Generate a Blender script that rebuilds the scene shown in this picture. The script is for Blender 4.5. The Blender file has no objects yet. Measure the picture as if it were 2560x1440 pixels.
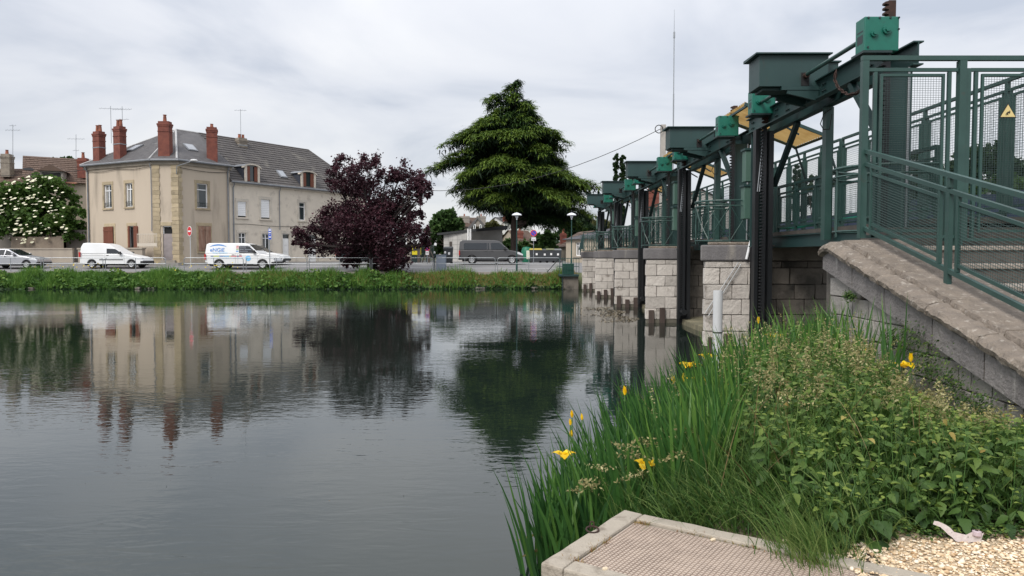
import bpy, bmesh, math, random
import numpy as np
from mathutils import Vector, Matrix
R = math.radians
rnd = random.Random(7)
rs = np.random.RandomState(11)
sc = bpy.context.scene
COL = sc.collection

# ------------------------------------------------------------ camera
FPX = 1850.0; CAMZ = 2.2; PITCH = R(2.477)
cd = bpy.data.cameras.new("camera"); cam = bpy.data.objects.new("camera", cd); COL.objects.link(cam)
cam.location = (0, 0, CAMZ); cam.rotation_euler = (R(90) - PITCH, 0, 0)
cd.sensor_width = 36; cd.lens = 36 * FPX / 2560; cd.clip_start = 0.05; cd.clip_end = 4000
sc.camera = cam
sc.view_settings.view_transform = 'Standard'; sc.view_settings.look = 'None'
sc.view_settings.gamma = 1; sc.view_settings.use_curve_mapping = False
sc.view_settings.exposure = 0.86
sc.render.engine = 'CYCLES'

# ------------------------------------------------------------ sky and sun (bright overcast)
SUN_EL, SUN_AZ = 46, 212      # sun behind the left shoulder, veiled by cloud
w = bpy.data.worlds.new("World"); sc.world = w; w.use_nodes = True
nt = w.node_tree; nt.nodes.clear(); N = nt.nodes; L = nt.links
out = N.new('ShaderNodeOutputWorld')
sky = N.new('ShaderNodeTexSky'); sky.sky_type = 'NISHITA'; sky.sun_disc = False
sky.sun_elevation = R(SUN_EL); sky.sun_rotation = R(SUN_AZ)
bg1 = N.new('ShaderNodeBackground'); bg1.inputs[1].default_value = 0.13; L.new(sky.outputs[0], bg1.inputs[0])
tc = N.new('ShaderNodeTexCoord'); sep = N.new('ShaderNodeSeparateXYZ'); L.new(tc.outputs['Generated'], sep.inputs[0])
def wm(op, a, b=None):
    n = N.new('ShaderNodeMath'); n.operation = op
    for i, q in enumerate((a, b)):
        if q is None: continue
        if isinstance(q, (int, float)): n.inputs[i].default_value = q
        else: L.new(q, n.inputs[i])
    return n.outputs[0]
zc = wm('ADD', wm('MAXIMUM', sep.outputs[2], 0.0), 0.16)
cx_ = wm('DIVIDE', sep.outputs[0], zc); cy_ = wm('DIVIDE', sep.outputs[1], zc)
cmb = N.new('ShaderNodeCombineXYZ'); L.new(cx_, cmb.inputs[0]); L.new(cy_, cmb.inputs[1])
n1 = N.new('ShaderNodeTexNoise'); n1.inputs['Scale'].default_value = 0.9; n1.inputs['Detail'].default_value = 6
n1.inputs['Roughness'].default_value = 0.5; n1.inputs['Distortion'].default_value = 0.5; L.new(cmb.outputs[0], n1.inputs['Vector'])
rp = N.new('ShaderNodeValToRGB'); L.new(n1.outputs[0], rp.inputs[0])
e = rp.color_ramp.elements; e[0].position = 0.34; e[0].color = (0.52, 0.555, 0.63, 1); e[1].position = 0.62; e[1].color = (0.86, 0.86, 0.875, 1)
m_ = rp.color_ramp.elements.new(0.47); m_.color = (0.725, 0.74, 0.785, 1)
bg2 = N.new('ShaderNodeBackground')
grad = wm('ADD', wm('MULTIPLY', wm('POWER', wm('MAXIMUM', sep.outputs[2], 0.0), 1.5), 0.86), 0.505)
L.new(grad, bg2.inputs[1]); L.new(rp.outputs[0], bg2.inputs[0])
mx = N.new('ShaderNodeMixShader'); mx.inputs[0].default_value = 0.92
L.new(bg1.outputs[0], mx.inputs[1]); L.new(bg2.outputs[0], mx.inputs[2]); L.new(mx.outputs[0], out.inputs[0])
sd = bpy.data.lights.new("sun", 'SUN'); so = bpy.data.objects.new("sun", sd); COL.objects.link(so)
sd.energy = 1.5; sd.angle = R(25); sd.color = (1, 0.95, 0.88)
az = R(SUN_AZ); el = R(SUN_EL)
sdir = Vector((math.sin(az) * math.cos(el), math.cos(az) * math.cos(el), math.sin(el)))
so.rotation_euler = (-sdir).to_track_quat('-Z', 'Y').to_euler(); so.location = sdir * 100

# ------------------------------------------------------------ helpers
def ray(px, py):
    u = (px - 1280) / FPX; v = (720 - py) / FPX
    return Vector((u, math.cos(PITCH) + v * math.sin(PITCH), -math.sin(PITCH) + v * math.cos(PITCH)))
def P(px, py, Y):
    d = ray(px, py); k = Y / d.y
    return Vector((d.x * k, Y, CAMZ + d.z * k))
def ZY(py, Y): return P(1280, py, Y).z
def XY(px, Y): return P(px, 640, Y).x
def G(px, py, z=0.0):
    d = ray(px, py); k = (z - CAMZ) / d.z
    return Vector((d.x * k, d.y * k, z))

def tag(o, label=None, cat=None, group=None, kind=None):
    if label: o['label'] = label
    if cat: o['category'] = cat
    if group: o['group'] = group
    if kind: o['kind'] = kind
    return o
def thing(name, label, cat, loc=(0, 0, 0), rz=0, group=None):
    o = bpy.data.objects.new(name, None); COL.objects.link(o); o.empty_display_size = 0.3
    o.location = loc; o.rotation_euler = (0, 0, rz)
    return tag(o, label, cat, group)
def wloc(o):
    p = Vector((0, 0, 0))
    while o is not None: p += Vector(o.location); o = o.parent
    return p
KIDS = {}
def setparent(o, p):
    o.parent = p; KIDS.setdefault(p.name, []).append(o)
def copy_tree(o, parent=None):
    c = o.copy(); COL.objects.link(c)
    if parent is not None: setparent(c, parent)
    for ch in KIDS.get(o.name, []): copy_tree(ch, c)
    return c
def mkobj(name, me, parent=None, loc=(0, 0, 0)):
    o = bpy.data.objects.new(name, me); COL.objects.link(o); o.location = loc
    if parent is not None: setparent(o, parent)
    return o

class MB:
    def __init__(s): s.v = []; s.f = []; s.m = []; s.mi = 0
    def quad(s, a, b, c, d):
        n = len(s.v); s.v += [tuple(a), tuple(b), tuple(c), tuple(d)]; s.f.append((n, n+1, n+2, n+3)); s.m.append(s.mi); return s
    def poly(s, pts):
        n = len(s.v); s.v += [tuple(p) for p in pts]; s.f.append(tuple(range(n, n+len(pts)))); s.m.append(s.mi); return s
    def hexa(s, p):
        n = len(s.v); s.v += [tuple(q) for q in p]
        for f in ((0,3,2,1),(4,5,6,7),(0,1,5,4),(1,2,6,5),(2,3,7,6),(3,0,4,7)): s.f.append(tuple(n+i for i in f)); s.m.append(s.mi)
        return s
    def box(s, x0, y0, z0, x1, y1, z1):
        return s.hexa([(x0,y0,z0),(x1,y0,z0),(x1,y1,z0),(x0,y1,z0),(x0,y0,z1),(x1,y0,z1),(x1,y1,z1),(x0,y1,z1)])
    def beam(s, p, q, w, h, up=(0, 0, 1)):
        p = Vector(p); q = Vector(q); d = (q-p).normalized(); up = Vector(up)
        if abs(d.dot(up)) > 0.99: up = Vector((0, 1, 0))
        a = d.cross(up).normalized() * (w/2); b = a.cross(d).normalized() * (h/2)
        return s.hexa([p-a-b, p+a-b, p+a+b, p-a+b, q-a-b, q+a-b, q+a+b, q-a+b])
    def tube(s, p, q, r, n=6, r2=None, caps=True):
        p = Vector(p); q = Vector(q); r2 = r if r2 is None else r2
        d = (q-p).normalized(); up = Vector((0, 0, 1)) if abs(d.z) < 0.9 else Vector((1, 0, 0))
        a = d.cross(up).normalized(); b = a.cross(d); k = len(s.v)
        for c, rr in ((p, r), (q, r2)):
            for i in range(n):
                t = 2*math.pi*i/n; s.v.append(tuple(c + a*math.cos(t)*rr + b*math.sin(t)*rr))
        for i in range(n):
            j = (i+1) % n; s.f.append((k+i, k+j, k+n+j, k+n+i)); s.m.append(s.mi)
        if caps:
            s.f.append(tuple(k+i for i in reversed(range(n)))); s.m.append(s.mi)
            s.f.append(tuple(k+n+i for i in range(n))); s.m.append(s.mi)
        return s
    def path(s, pts, r, n=6, r2=None):
        m = len(pts)-1
        for i in range(m):
            ra = r if r2 is None else r+(r2-r)*i/m; rb = r if r2 is None else r+(r2-r)*(i+1)/m
            s.tube(pts[i], pts[i+1], ra, n, rb)
        return s
    def prism(s, pts, vec):
        vec = Vector(vec); n = len(pts); k = len(s.v)
        s.v += [tuple(p) for p in pts] + [tuple(Vector(p)+vec) for p in pts]
        s.f.append(tuple(k+i for i in reversed(range(n)))); s.f.append(tuple(k+n+i for i in range(n))); s.m += [s.mi]*2
        for i in range(n):
            j = (i+1) % n; s.f.append((k+i, k+j, k+n+j, k+n+i)); s.m.append(s.mi)
        return s
    def lathe(s, prof, c=(0, 0, 0), n=12, axis='z'):
        k = len(s.v); c = Vector(c)
        for (r, z) in prof:
            for i in range(n):
                t = 2*math.pi*i/n
                q = Vector((r*math.cos(t), r*math.sin(t), z))
                if axis == 'y': q = Vector((q.x, q.z, q.y))
                s.v.append(tuple(c+q))
        for j in range(len(prof)-1):
            for i in range(n):
                i2 = (i+1) % n; s.f.append((k+j*n+i, k+j*n+i2, k+(j+1)*n+i2, k+(j+1)*n+i)); s.m.append(s.mi)
        return s
    def build(s, name, mats, parent=None, world=False, smooth=False, bevel=0, kind=None, label=None):
        me = bpy.data.meshes.new(name)
        v = s.v
        if world and parent is not None:
            o_ = wloc(parent); v = [(a[0]-o_.x, a[1]-o_.y, a[2]-o_.z) for a in v]
        me.from_pydata(v, [], s.f)
        if not isinstance(mats, (list, tuple)): mats = [mats]
        for m in mats: me.materials.append(m)
        if len(mats) > 1: me.polygons.foreach_set('material_index', s.m)
        bm = bmesh.new(); bm.from_mesh(me)
        if bevel or smooth: bmesh.ops.remove_doubles(bm, verts=bm.verts, dist=0.0004)
        bmesh.ops.recalc_face_normals(bm, faces=bm.faces); bm.to_mesh(me); bm.free()
        if smooth:
            me.polygons.foreach_set('use_smooth', [True]*len(me.polygons)); me.set_sharp_from_angle(angle=R(40))
        o = mkobj(name, me, parent)
        if bevel:
            b = o.modifiers.new('bevel', 'BEVEL'); b.width = bevel; b.segments = 2; b.limit_method = 'ANGLE'; b.angle_limit = R(30)
        if kind: o['kind'] = kind
        if label: o['label'] = label
        return o

def npmesh(name, V, F, mats, var=None, parent=None, kind=None, mi=None, smooth=False):
    """V (n,3), F (m,k) arrays"""
    me = bpy.data.meshes.new(name); V = np.ascontiguousarray(V, dtype=np.float32); F = np.ascontiguousarray(F, dtype=np.int32)
    if parent is not None:
        p = wloc(parent); V = V - np.array([p.x, p.y, p.z], dtype=np.float32)
    me.vertices.add(len(V)); me.vertices.foreach_set('co', V.ravel())
    k = F.shape[1]; me.loops.add(F.size); me.loops.foreach_set('vertex_index', F.ravel())
    me.polygons.add(len(F)); me.polygons.foreach_set('loop_start', np.arange(0, F.size, k, dtype=np.int32))
    if not isinstance(mats, (list, tuple)): mats = [mats]
    for m in mats: me.materials.append(m)
    if mi is not None: me.polygons.foreach_set('material_index', np.asarray(mi, dtype=np.int32))
    if smooth: me.polygons.foreach_set('use_smooth', np.ones(len(F), dtype=bool))
    me.update(calc_edges=True)
    if var is not None:
        at = me.attributes.new('var', 'FLOAT', 'POINT'); at.data.foreach_set('value', np.ascontiguousarray(var, dtype=np.float32))
    o = mkobj(name, me, parent)
    if kind: o['kind'] = kind
    return o

# ------------------------------------------------------------ materials
MATS = {}
def mat(name, col, rough=0.85, metal=0.0, col2=None, scale=3.0, bump=0.0, bscale=None, rand=0.0, contrast=0.5, col3=None, s3=0.5, streak=False, spec=None, emit=None, detail=6, c3lo=.55):
    if name in MATS: return MATS[name]
    m = bpy.data.materials.new(name); m.use_nodes = True; t = m.node_tree; nn = t.nodes; ll = t.links
    b = nn['Principled BSDF']; b.inputs['Roughness'].default_value = rough; b.inputs['Metallic'].default_value = metal
    if spec is not None: b.inputs['Specular IOR Level'].default_value = spec
    c = (*col, 1); cur = None
    tcx = nn.new('ShaderNodeTexCoord'); vec = tcx.outputs['Object']
    oi = nn.new('ShaderNodeObjectInfo'); av = nn.new('ShaderNodeVectorMath'); av.operation = 'ADD'
    sv = nn.new('ShaderNodeVectorMath'); sv.operation = 'SCALE'; sv.inputs[0].default_value = (17, 9, 31)
    ll.new(oi.outputs['Random'], sv.inputs['Scale'])
    geo = nn.new('ShaderNodeNewGeometry')
    ll.new(geo.outputs['Position'], av.inputs[0]); 
    if rand: ll.new(sv.outputs[0], av.inputs[1])
    vec = av.outputs[0]
    if streak:
        mp = nn.new('ShaderNodeMapping'); mp.inputs['Scale'].default_value = (1, 1, 0.18); ll.new(vec, mp.inputs[0]); vec3 = mp.outputs[0]
    else: vec3 = vec
    def noise(v, s, d=6):
        n = nn.new('ShaderNodeTexNoise'); n.inputs['Scale'].default_value = s; n.inputs['Detail'].default_value = d; n.inputs['Roughness'].default_value = 0.6
        ll.new(v, n.inputs['Vector']); return n.outputs[0]
    def mr(x, a, b2):
        n = nn.new('ShaderNodeMapRange'); n.inputs['From Min'].default_value = a; n.inputs['From Max'].default_value = b2; ll.new(x, n.inputs[0]); return n.outputs[0]
    def mixc(f, a, b2):
        n = nn.new('ShaderNodeMix'); n.data_type = 'RGBA'; ll.new(f, n.inputs['Factor'])
        for i, q in ((6, a), (7, b2)):
            if isinstance(q, tuple): n.inputs[i].default_value = q
            else: ll.new(q, n.inputs[i])
        return n.outputs[2]
    cur = c
    if col2 is not None:
        cur = mixc(mr(noise(vec3, scale, detail), 0.5-contrast*0.3, 0.5+contrast*0.3), c, (*col2, 1))
    if col3 is not None:
        cur = mixc(mr(noise(vec3, s3, 8), c3lo, c3lo+.17), cur, (*col3, 1))
    if rand:
        hs = nn.new('ShaderNodeHueSaturation')
        mrn = nn.new('ShaderNodeMapRange'); mrn.inputs['To Min'].default_value = 1-rand; mrn.inputs['To Max'].default_value = 1+rand
        ll.new(oi.outputs['Random'], mrn.inputs[0]); ll.new(mrn.outputs[0], hs.inputs['Value'])
        if isinstance(cur, tuple): hs.inputs['Color'].default_value = cur
        else: ll.new(cur, hs.inputs['Color'])
        cur = hs.outputs[0]
    if isinstance(cur, tuple): b.inputs['Base Color'].default_value = cur
    else: ll.new(cur, b.inputs['Base Color'])
    if bump:
        bp = nn.new('ShaderNodeBump'); bp.inputs['Strength'].default_value = 1.0; bp.inputs['Distance'].default_value = bump
        ll.new(noise(vec, bscale or scale*4, 8), bp.inputs['Height']); ll.new(bp.outputs[0], b.inputs['Normal'])
    if emit: b.inputs['Emission Color'].default_value = (*emit, 1); b.inputs['Emission Strength'].default_value = 1
    MATS[name] = m; return m
def leafmat(name, c0, c1, c2=None, trans=0.35, rough=0.6, gloss=0.25):
    """leaf colour runs c0 -> c1 (-> c2) with the per-leaf attribute var"""
    m = bpy.data.materials.new(name); m.use_nodes = True; t = m.node_tree; nn = t.nodes; ll = t.links
    b = nn['Principled BSDF']; b.inputs['Roughness'].default_value = rough; b.inputs['Specular IOR Level'].default_value = gloss
    at = nn.new('ShaderNodeAttribute'); at.attribute_name = 'var'
    r = nn.new('ShaderNodeValToRGB'); ll.new(at.outputs['Fac'], r.inputs[0]); el_ = r.color_ramp.elements
    el_[0].color = (*c0, 1); el_[1].color = (*(c2 or c1), 1)
    if c2: q = r.color_ramp.elements.new(0.55); q.color = (*c1, 1)
    ll.new(r.outputs[0], b.inputs['Base Color'])
    tr = nn.new('ShaderNodeBsdfTranslucent'); ll.new(r.outputs[0], tr.inputs[0])
    mxs = nn.new('ShaderNodeMixShader'); mxs.inputs[0].default_value = trans
    ll.new(b.outputs[0], mxs.inputs[1]); ll.new(tr.outputs[0], mxs.inputs[2]); ll.new(mxs.outputs[0], nn['Material Output'].inputs[0])
    return m

M_green = mat('green_paint', (0.013, 0.040, 0.040), 0.5, col2=(0.020, 0.055, 0.052), scale=2.5, col3=(0.050, 0.036, 0.026), s3=3.2, streak=True, bump=0.0008, bscale=60, c3lo=.61, contrast=.9)
M_rail = mat('rail_green_paint', (0.020, 0.055, 0.048), 0.45, col2=(0.028, 0.072, 0.062), scale=3, col3=(0.055, 0.045, 0.035), s3=7, c3lo=.64, bump=.0008, bscale=80)
M_wire = mat('wire_green', (0.022, 0.046, 0.042), 0.55)
M_gear = mat('gear_green', (0.004, 0.105, 0.075), 0.45, col2=(0.006, 0.135, 0.095), scale=4, col3=(0.02, 0.07, 0.06), s3=3, c3lo=.62)
M_black = mat('tarred_steel', (0.005, 0.007, 0.009), 0.5, col2=(0.011, 0.012, 0.014), scale=4, streak=True, bump=0.001, bscale=30)
M_dkgreen = mat('dark_green_steel', (0.007, 0.020, 0.022), 0.5, col2=(0.012, 0.03, 0.03), scale=3, streak=True)
M_rust = mat('rusty_steel', (0.028, 0.015, 0.012), 0.85, col2=(0.055, 0.024, 0.016), scale=8, bump=0.002, bscale=60)
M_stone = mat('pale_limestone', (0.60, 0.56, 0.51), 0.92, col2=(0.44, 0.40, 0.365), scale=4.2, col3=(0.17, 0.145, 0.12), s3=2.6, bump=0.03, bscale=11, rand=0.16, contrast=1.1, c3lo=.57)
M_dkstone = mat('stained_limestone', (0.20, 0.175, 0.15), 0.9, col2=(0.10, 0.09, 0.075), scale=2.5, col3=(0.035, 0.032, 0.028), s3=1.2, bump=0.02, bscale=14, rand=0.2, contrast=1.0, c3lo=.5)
M_mortar = mat('dark_mortar', (0.10, 0.09, 0.08), 0.95, col2=(0.05, 0.045, 0.04), scale=4, bump=0.01, bscale=20)
M_cap = mat('grey_cap_stone', (0.21, 0.20, 0.20), 0.9, col2=(0.105, 0.10, 0.105), scale=2.8, col3=(0.34, 0.31, 0.27), s3=2.2, streak=True, bump=0.015, bscale=18, rand=0.1, contrast=1, c3lo=.56)
M_coping = mat('weathered_coping', (0.30, 0.25, 0.20), 0.95, col2=(0.12, 0.102, 0.088), scale=7, col3=(0.44, 0.40, 0.35), s3=13, bump=0.03, bscale=30, rand=0.12, contrast=1.3, c3lo=.56)
M_cface = mat('coping_side', (0.27, 0.25, 0.24), 0.95, col2=(0.13, 0.12, 0.12), scale=5, col3=(0.40, 0.38, 0.355), s3=6, streak=True, bump=0.03, bscale=22, rand=0.14, contrast=1.2, c3lo=.58)
M_conc = mat('concrete', (0.33, 0.30, 0.26), 0.9, col2=(0.22, 0.20, 0.175), scale=3, col3=(0.12, 0.11, 0.095), s3=1.5, bump=0.008, bscale=40, contrast=.8, c3lo=.6)
M_yconc = mat('mossy_concrete', (0.20, 0.175, 0.11), 0.9, col2=(0.10, 0.095, 0.06), scale=3, bump=0.01, bscale=20)
M_galv = mat('galvanised_steel', (0.33, 0.35, 0.37), 0.45, metal=0.6, col2=(0.26, 0.28, 0.30), scale=6)
M_pipe = mat('grey_plastic', (0.50, 0.51, 0.52), 0.6, col2=(0.36, 0.37, 0.37), scale=4, streak=True, contrast=.9)
M_pvc = mat('ribbed_yellow_sheet', (0.60, 0.42, 0.17), 0.6, col2=(0.38, 0.22, 0.07), scale=3, contrast=.9)
_t = M_pvc.node_tree; _p = _t.nodes['Principled BSDF']; _tr = _t.nodes.new('ShaderNodeBsdfTranslucent'); _mx = _t.nodes.new('ShaderNodeMixShader'); _mx.inputs[0].default_value = .6
_t.links.new(_p.inputs['Base Color'].links[0].from_socket, _tr.inputs[0]); _t.links.new(_p.outputs[0], _mx.inputs[1]); _t.links.new(_tr.outputs[0], _mx.inputs[2]); _t.links.new(_mx.outputs[0], _t.nodes['Material Output'].inputs[0])
M_asph = mat('asphalt', (0.15, 0.15, 0.155), 0.9, col2=(0.19, 0.185, 0.18), scale=0.6, bump=0.004, bscale=40)
M_paintw = mat('road_paint', (0.7, 0.7, 0.68), 0.7)
M_dirt = mat('soil', (0.09, 0.07, 0.05), 1.0, col2=(0.13, 0.10, 0.065), scale=3, bump=0.02, bscale=12)
M_field = mat('distant_ground', (0.06, 0.085, 0.03), 1.0, col2=(0.10, 0.10, 0.05), scale=0.05)
M_glass = mat('dark_glass', (0.015, 0.018, 0.02), 0.06, spec=0.8)
M_pane = mat('window_glass', (0.03, 0.04, 0.045), 0.08, spec=0.8)
M_white = mat('white_paint', (0.78, 0.78, 0.77), 0.4)
M_pvcw = mat('white_joinery', (0.82, 0.83, 0.84), 0.45)
M_blk = mat('black_rubber', (0.02, 0.02, 0.02), 0.8)
M_bark = mat('bark', (0.05, 0.038, 0.03), 0.95, col2=(0.085, 0.065, 0.05), scale=4, streak=True, bump=0.02, bscale=12)

# ------------------------------------------------------------ vegetation generators
def blades(base, L_, w0, az_, lean, bend, K=4, taper=2.2, wide_at_base=True, face=None):
    """base (n,3); returns V,F and parameter s per vertex"""
    n = len(base); s = np.linspace(0, 1, K+1)
    th = lean[:, None] + bend[:, None]*s[None, :]**1.5
    dz = np.cos(th); dh = np.sin(th)
    step = (L_/K)[:, None]
    z = np.concatenate([np.zeros((n, 1)), np.cumsum(0.5*(dz[:, 1:]+dz[:, :-1])*step, 1)], 1)
    h = np.concatenate([np.zeros((n, 1)), np.cumsum(0.5*(dh[:, 1:]+dh[:, :-1])*step, 1)], 1)
    x = base[:, 0:1]+h*np.cos(az_)[:, None]; y = base[:, 1:2]+h*np.sin(az_)[:, None]; z = base[:, 2:3]+z
    wd = w0[:, None]*np.clip(1-s[None, :]**taper, 0.03, 1)
    if not wide_at_base: wd = w0[:, None]*np.clip(np.sin(np.pi*np.clip(s*0.92+0.06, 0, 1)), .05, 1)[None, :]
    fa = az_+np.pi/2 if face is None else face
    ox = np.cos(fa)[:, None]*wd/2; oy = np.sin(fa)[:, None]*wd/2
    V = np.stack([np.stack([x-ox, y-oy, z], -1), np.stack([x+ox, y+oy, z], -1)], 2)  # n,K+1,2,3
    V = V.reshape(n, (K+1)*2, 3)
    idx = np.arange(n)[:, None, None]*(K+1)*2 + np.arange(K)[None, :, None]*2
    F = np.concatenate([idx, idx+1, idx+3, idx+2], 2).reshape(-1, 4)
    C = np.stack([x, y, z], -1)
    return V.reshape(-1, 3), F, C
def cards(cen, size, aspect=1.6, up=0.3):
    """rhombic leaves with random orientation"""
    n = len(cen); d = rs.normal(size=(n, 3)); d[:, 2] *= 0.7; d /= np.linalg.norm(d, axis=1)[:, None]
    q = rs.normal(size=(n, 3)); q[:, 2] += up; e_ = np.cross(d, q); e_ /= np.linalg.norm(e_, axis=1)[:, None]
    a = d*(size*aspect/2)[:, None]; b = e_*(size/2)[:, None]
    V = np.stack([cen-a, cen+b-a*.1, cen+a, cen-b-a*.1], 1).reshape(-1, 3)
    F = np.arange(n*4).reshape(n, 4); return V, F
def join(parts):
    Vs, Fs, k = [], [], 0
    for V, F in parts: Vs.append(V); Fs.append(F+k); k += len(V)
    return np.concatenate(Vs), np.concatenate(Fs)
def ball(n, r, hollow=0.5):
    d = rs.normal(size=(n, 3)); d /= np.linalg.norm(d, axis=1)[:, None]
    return d*(r*(hollow+(1-hollow)*rs.rand(n))**0.6)[:, None]
def tree(name, label, cat, base, clusters, nleaf, size, lm, trunk_r=0.2, bark=None, group=None, aspect=1.5, crown='crown', fork=0.35, squash=0.8):
    """clusters: list of (x,y,z,r) world; leaves gathered in sub-clumps, limbs reach each cluster"""
    t = thing(name, label, cat, base, 0, group); cen = []; var = []
    tot = sum(c[3]**2 for c in clusters)
    for (x, y, z, r) in clusters:
        k = max(30, int(nleaf*r*r/tot)); nsub = max(4, int(k/55))
        sub = ball(nsub, r, 0.35); sub[:, 2] *= squash
        which = rs.randint(0, nsub, k); p = sub[which]+rs.normal(size=(k, 3))*r*0.17
        cen.append(p+np.array([x, y, z])); bv = rs.rand(nsub)
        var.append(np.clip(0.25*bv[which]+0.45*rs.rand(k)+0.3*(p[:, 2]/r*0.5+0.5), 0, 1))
    cen = np.concatenate(cen); var = np.concatenate(var)
    V, F = cards(cen, size*(0.6+0.8*rs.rand(len(cen))), aspect)
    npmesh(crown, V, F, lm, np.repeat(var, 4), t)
    mb = MB(); b = Vector(base); top = Vector((sum(c[0] for c in clusters)/len(clusters), sum(c[1] for c in clusters)/len(clusters), max(c[2] for c in clusters)))
    hub = b.lerp(top, fork); mb.path([b-Vector((0, 0, .3)), b.lerp(hub, .5)+Vector((trunk_r*.3, 0, 0)), hub], trunk_r*1.15, 9, trunk_r*.8)
    for (x, y, z, r) in clusters:
        c = Vector((x, y, z)); mid = hub.lerp(c, .5)+Vector((rnd.uniform(-.2, .2)*r, rnd.uniform(-.2, .2)*r, -r*.15))
        mb.path([hub, mid, c], trunk_r*.42, 5, trunk_r*.1)
        for _ in range(4):
            e2 = c+Vector((rnd.uniform(-1, 1), rnd.uniform(-1, 1), rnd.uniform(-.4, 1)))*r*.75
            mb.tube(mid.lerp(c, rnd.random()), e2, trunk_r*.1, 4, trunk_r*.02)
    mb.build('trunk', bark or M_bark, t, world=True, smooth=True)
    return t
# ============================================================ WATER, GROUND, ROAD
def grid_obj(name, xs, ys, fz, m, kind='structure'):
    xs = np.asarray(xs); ys = np.asarray(ys); X, Y = np.meshgrid(xs, ys); Z = fz(X, Y)
    V = np.stack([X, Y, Z], -1).reshape(-1, 3); nx = len(xs); i = np.arange((len(ys)-1)*nx).reshape(len(ys)-1, nx)[:, :-1].ravel()
    F = np.stack([i, i+1, i+1+nx, i+nx], 1); return npmesh(name, V, F, m, kind=kind, smooth=True)
# water
mw = bpy.data.materials.new('river_water'); mw.use_nodes = True; t = mw.node_tree; nn = t.nodes; ll = t.links
b = nn['Principled BSDF']; b.inputs['Base Color'].default_value = (0.010, 0.017, 0.013, 1); b.inputs['Roughness'].default_value = 0.015; b.inputs['IOR'].default_value = 1.5
geo = nn.new('ShaderNodeNewGeometry')
def wn(scale, d, sx=1, sy=1, dist=0.4):
    mp = nn.new('ShaderNodeMapping'); mp.inputs['Scale'].default_value = (sx, sy, 1); mp.inputs['Rotation'].default_value = (0, 0, R(8)); ll.new(geo.outputs[0], mp.inputs[0])
    n = nn.new('ShaderNodeTexNoise'); n.inputs['Scale'].default_value = scale; n.inputs['Detail'].default_value = d; n.inputs['Distortion'].default_value = dist; ll.new(mp.outputs[0], n.inputs['Vector']); return n.outputs[0]
def wmul(a, k):
    n = nn.new('ShaderNodeMath'); n.operation = 'MULTIPLY'; ll.new(a, n.inputs[0])
    if isinstance(k, float): n.inputs[1].default_value = k
    else: ll.new(k, n.inputs[1])
    return n.outputs[0]
def wadd(a, c):
    n = nn.new('ShaderNodeMath'); n.operation = 'ADD'; ll.new(a, n.inputs[0]); ll.new(c, n.inputs[1]); return n.outputs[0]
patch = nn.new('ShaderNodeMapRange'); patch.inputs['From Min'].default_value = .40; patch.inputs['From Max'].default_value = .62; patch.inputs['To Min'].default_value = .35; patch.inputs['To Max'].default_value = 1.5
ll.new(wn(0.16, 3, 0.6, 1.6), patch.inputs[0])
h = wadd(wmul(wmul(wn(4.0, 3, 0.45, 1.0), patch.outputs[0]), 0.0021), wmul(wmul(wn(11.0, 2, 0.5, 1.0), patch.outputs[0]), 0.0014))
h = wadd(h, wmul(wn(0.9, 2, 0.6, 1.0), 0.002))
sy_ = nn.new('ShaderNodeSeparateXYZ'); ll.new(geo.outputs[0], sy_.inputs[0])
near = nn.new('ShaderNodeMapRange'); near.inputs['From Min'].default_value = 9.5; near.inputs['From Max'].default_value = 5; ll.new(sy_.outputs[1], near.inputs[0])
gust = nn.new('ShaderNodeMapRange'); gust.inputs['From Min'].default_value = .42; gust.inputs['From Max'].default_value = .6; ll.new(wn(0.35, 3, 0.7, 1.4), gust.inputs[0])
h = wadd(h, wmul(wmul(wmul(wn(5.5, 3, 0.32, 1.0, 1.2), gust.outputs[0]), near.outputs[0]), 0.0075))
bp = nn.new('ShaderNodeBump'); bp.inputs['Strength'].default_value = 1; bp.inputs['Distance'].default_value = 1.0; ll.new(h, bp.inputs['Height']); ll.new(bp.outputs[0], b.inputs['Normal'])
mb = MB(); mb.quad((-300, -25, 0), (130, -25, 0), (130, 51, 0), (-300, 51, 0)); o = mb.build('river', mw); o['kind'] = 'structure'
tag(grid_obj('riverbed', np.linspace(-300, 130, 6), [-25, 12, 52], lambda X, Y: X*0-1.6, M_dirt))

# near bank: the shoreline runs from the camera's feet to the wing wall
_by = [-25, -4, 1.5, 3.0, 3.85, 4.7, 5.6, 6.6, 7.8, 9.0, 9.8, 10.12]
_bx = [-9.0, -2.2, -1.0, -0.25, 0.16, 0.42, 0.72, 1.15, 1.85, 2.75, 3.6, 4.2]
def bankx(Y): return np.interp(Y, _by, _bx)
def gz(X, Y):
    d = (np.asarray(X)-bankx(Y))*0.9
    return np.interp(d, [-3, -0.4, 0, 0.35, 0.8, 1.6], [-1.5, -0.5, -0.04, 0.28, 0.52, 0.58])
M_grav = mat('pale_gravel', (0.50, 0.41, 0.29), 0.95, col2=(0.36, 0.27, 0.17), scale=30, bump=0.01, bscale=60, contrast=1.1)
xs = np.concatenate([np.linspace(-12, -1.2, 10), np.linspace(-1, 4.5, 56), np.linspace(5, 40, 8)])
ys = np.concatenate([np.linspace(-25, 0, 6), np.linspace(0.3, 10.0, 60)])
o = grid_obj('near_bank', xs, ys, lambda X, Y: np.where(X > 4.45, 0.55, gz(X, Y)), M_dirt)
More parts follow.
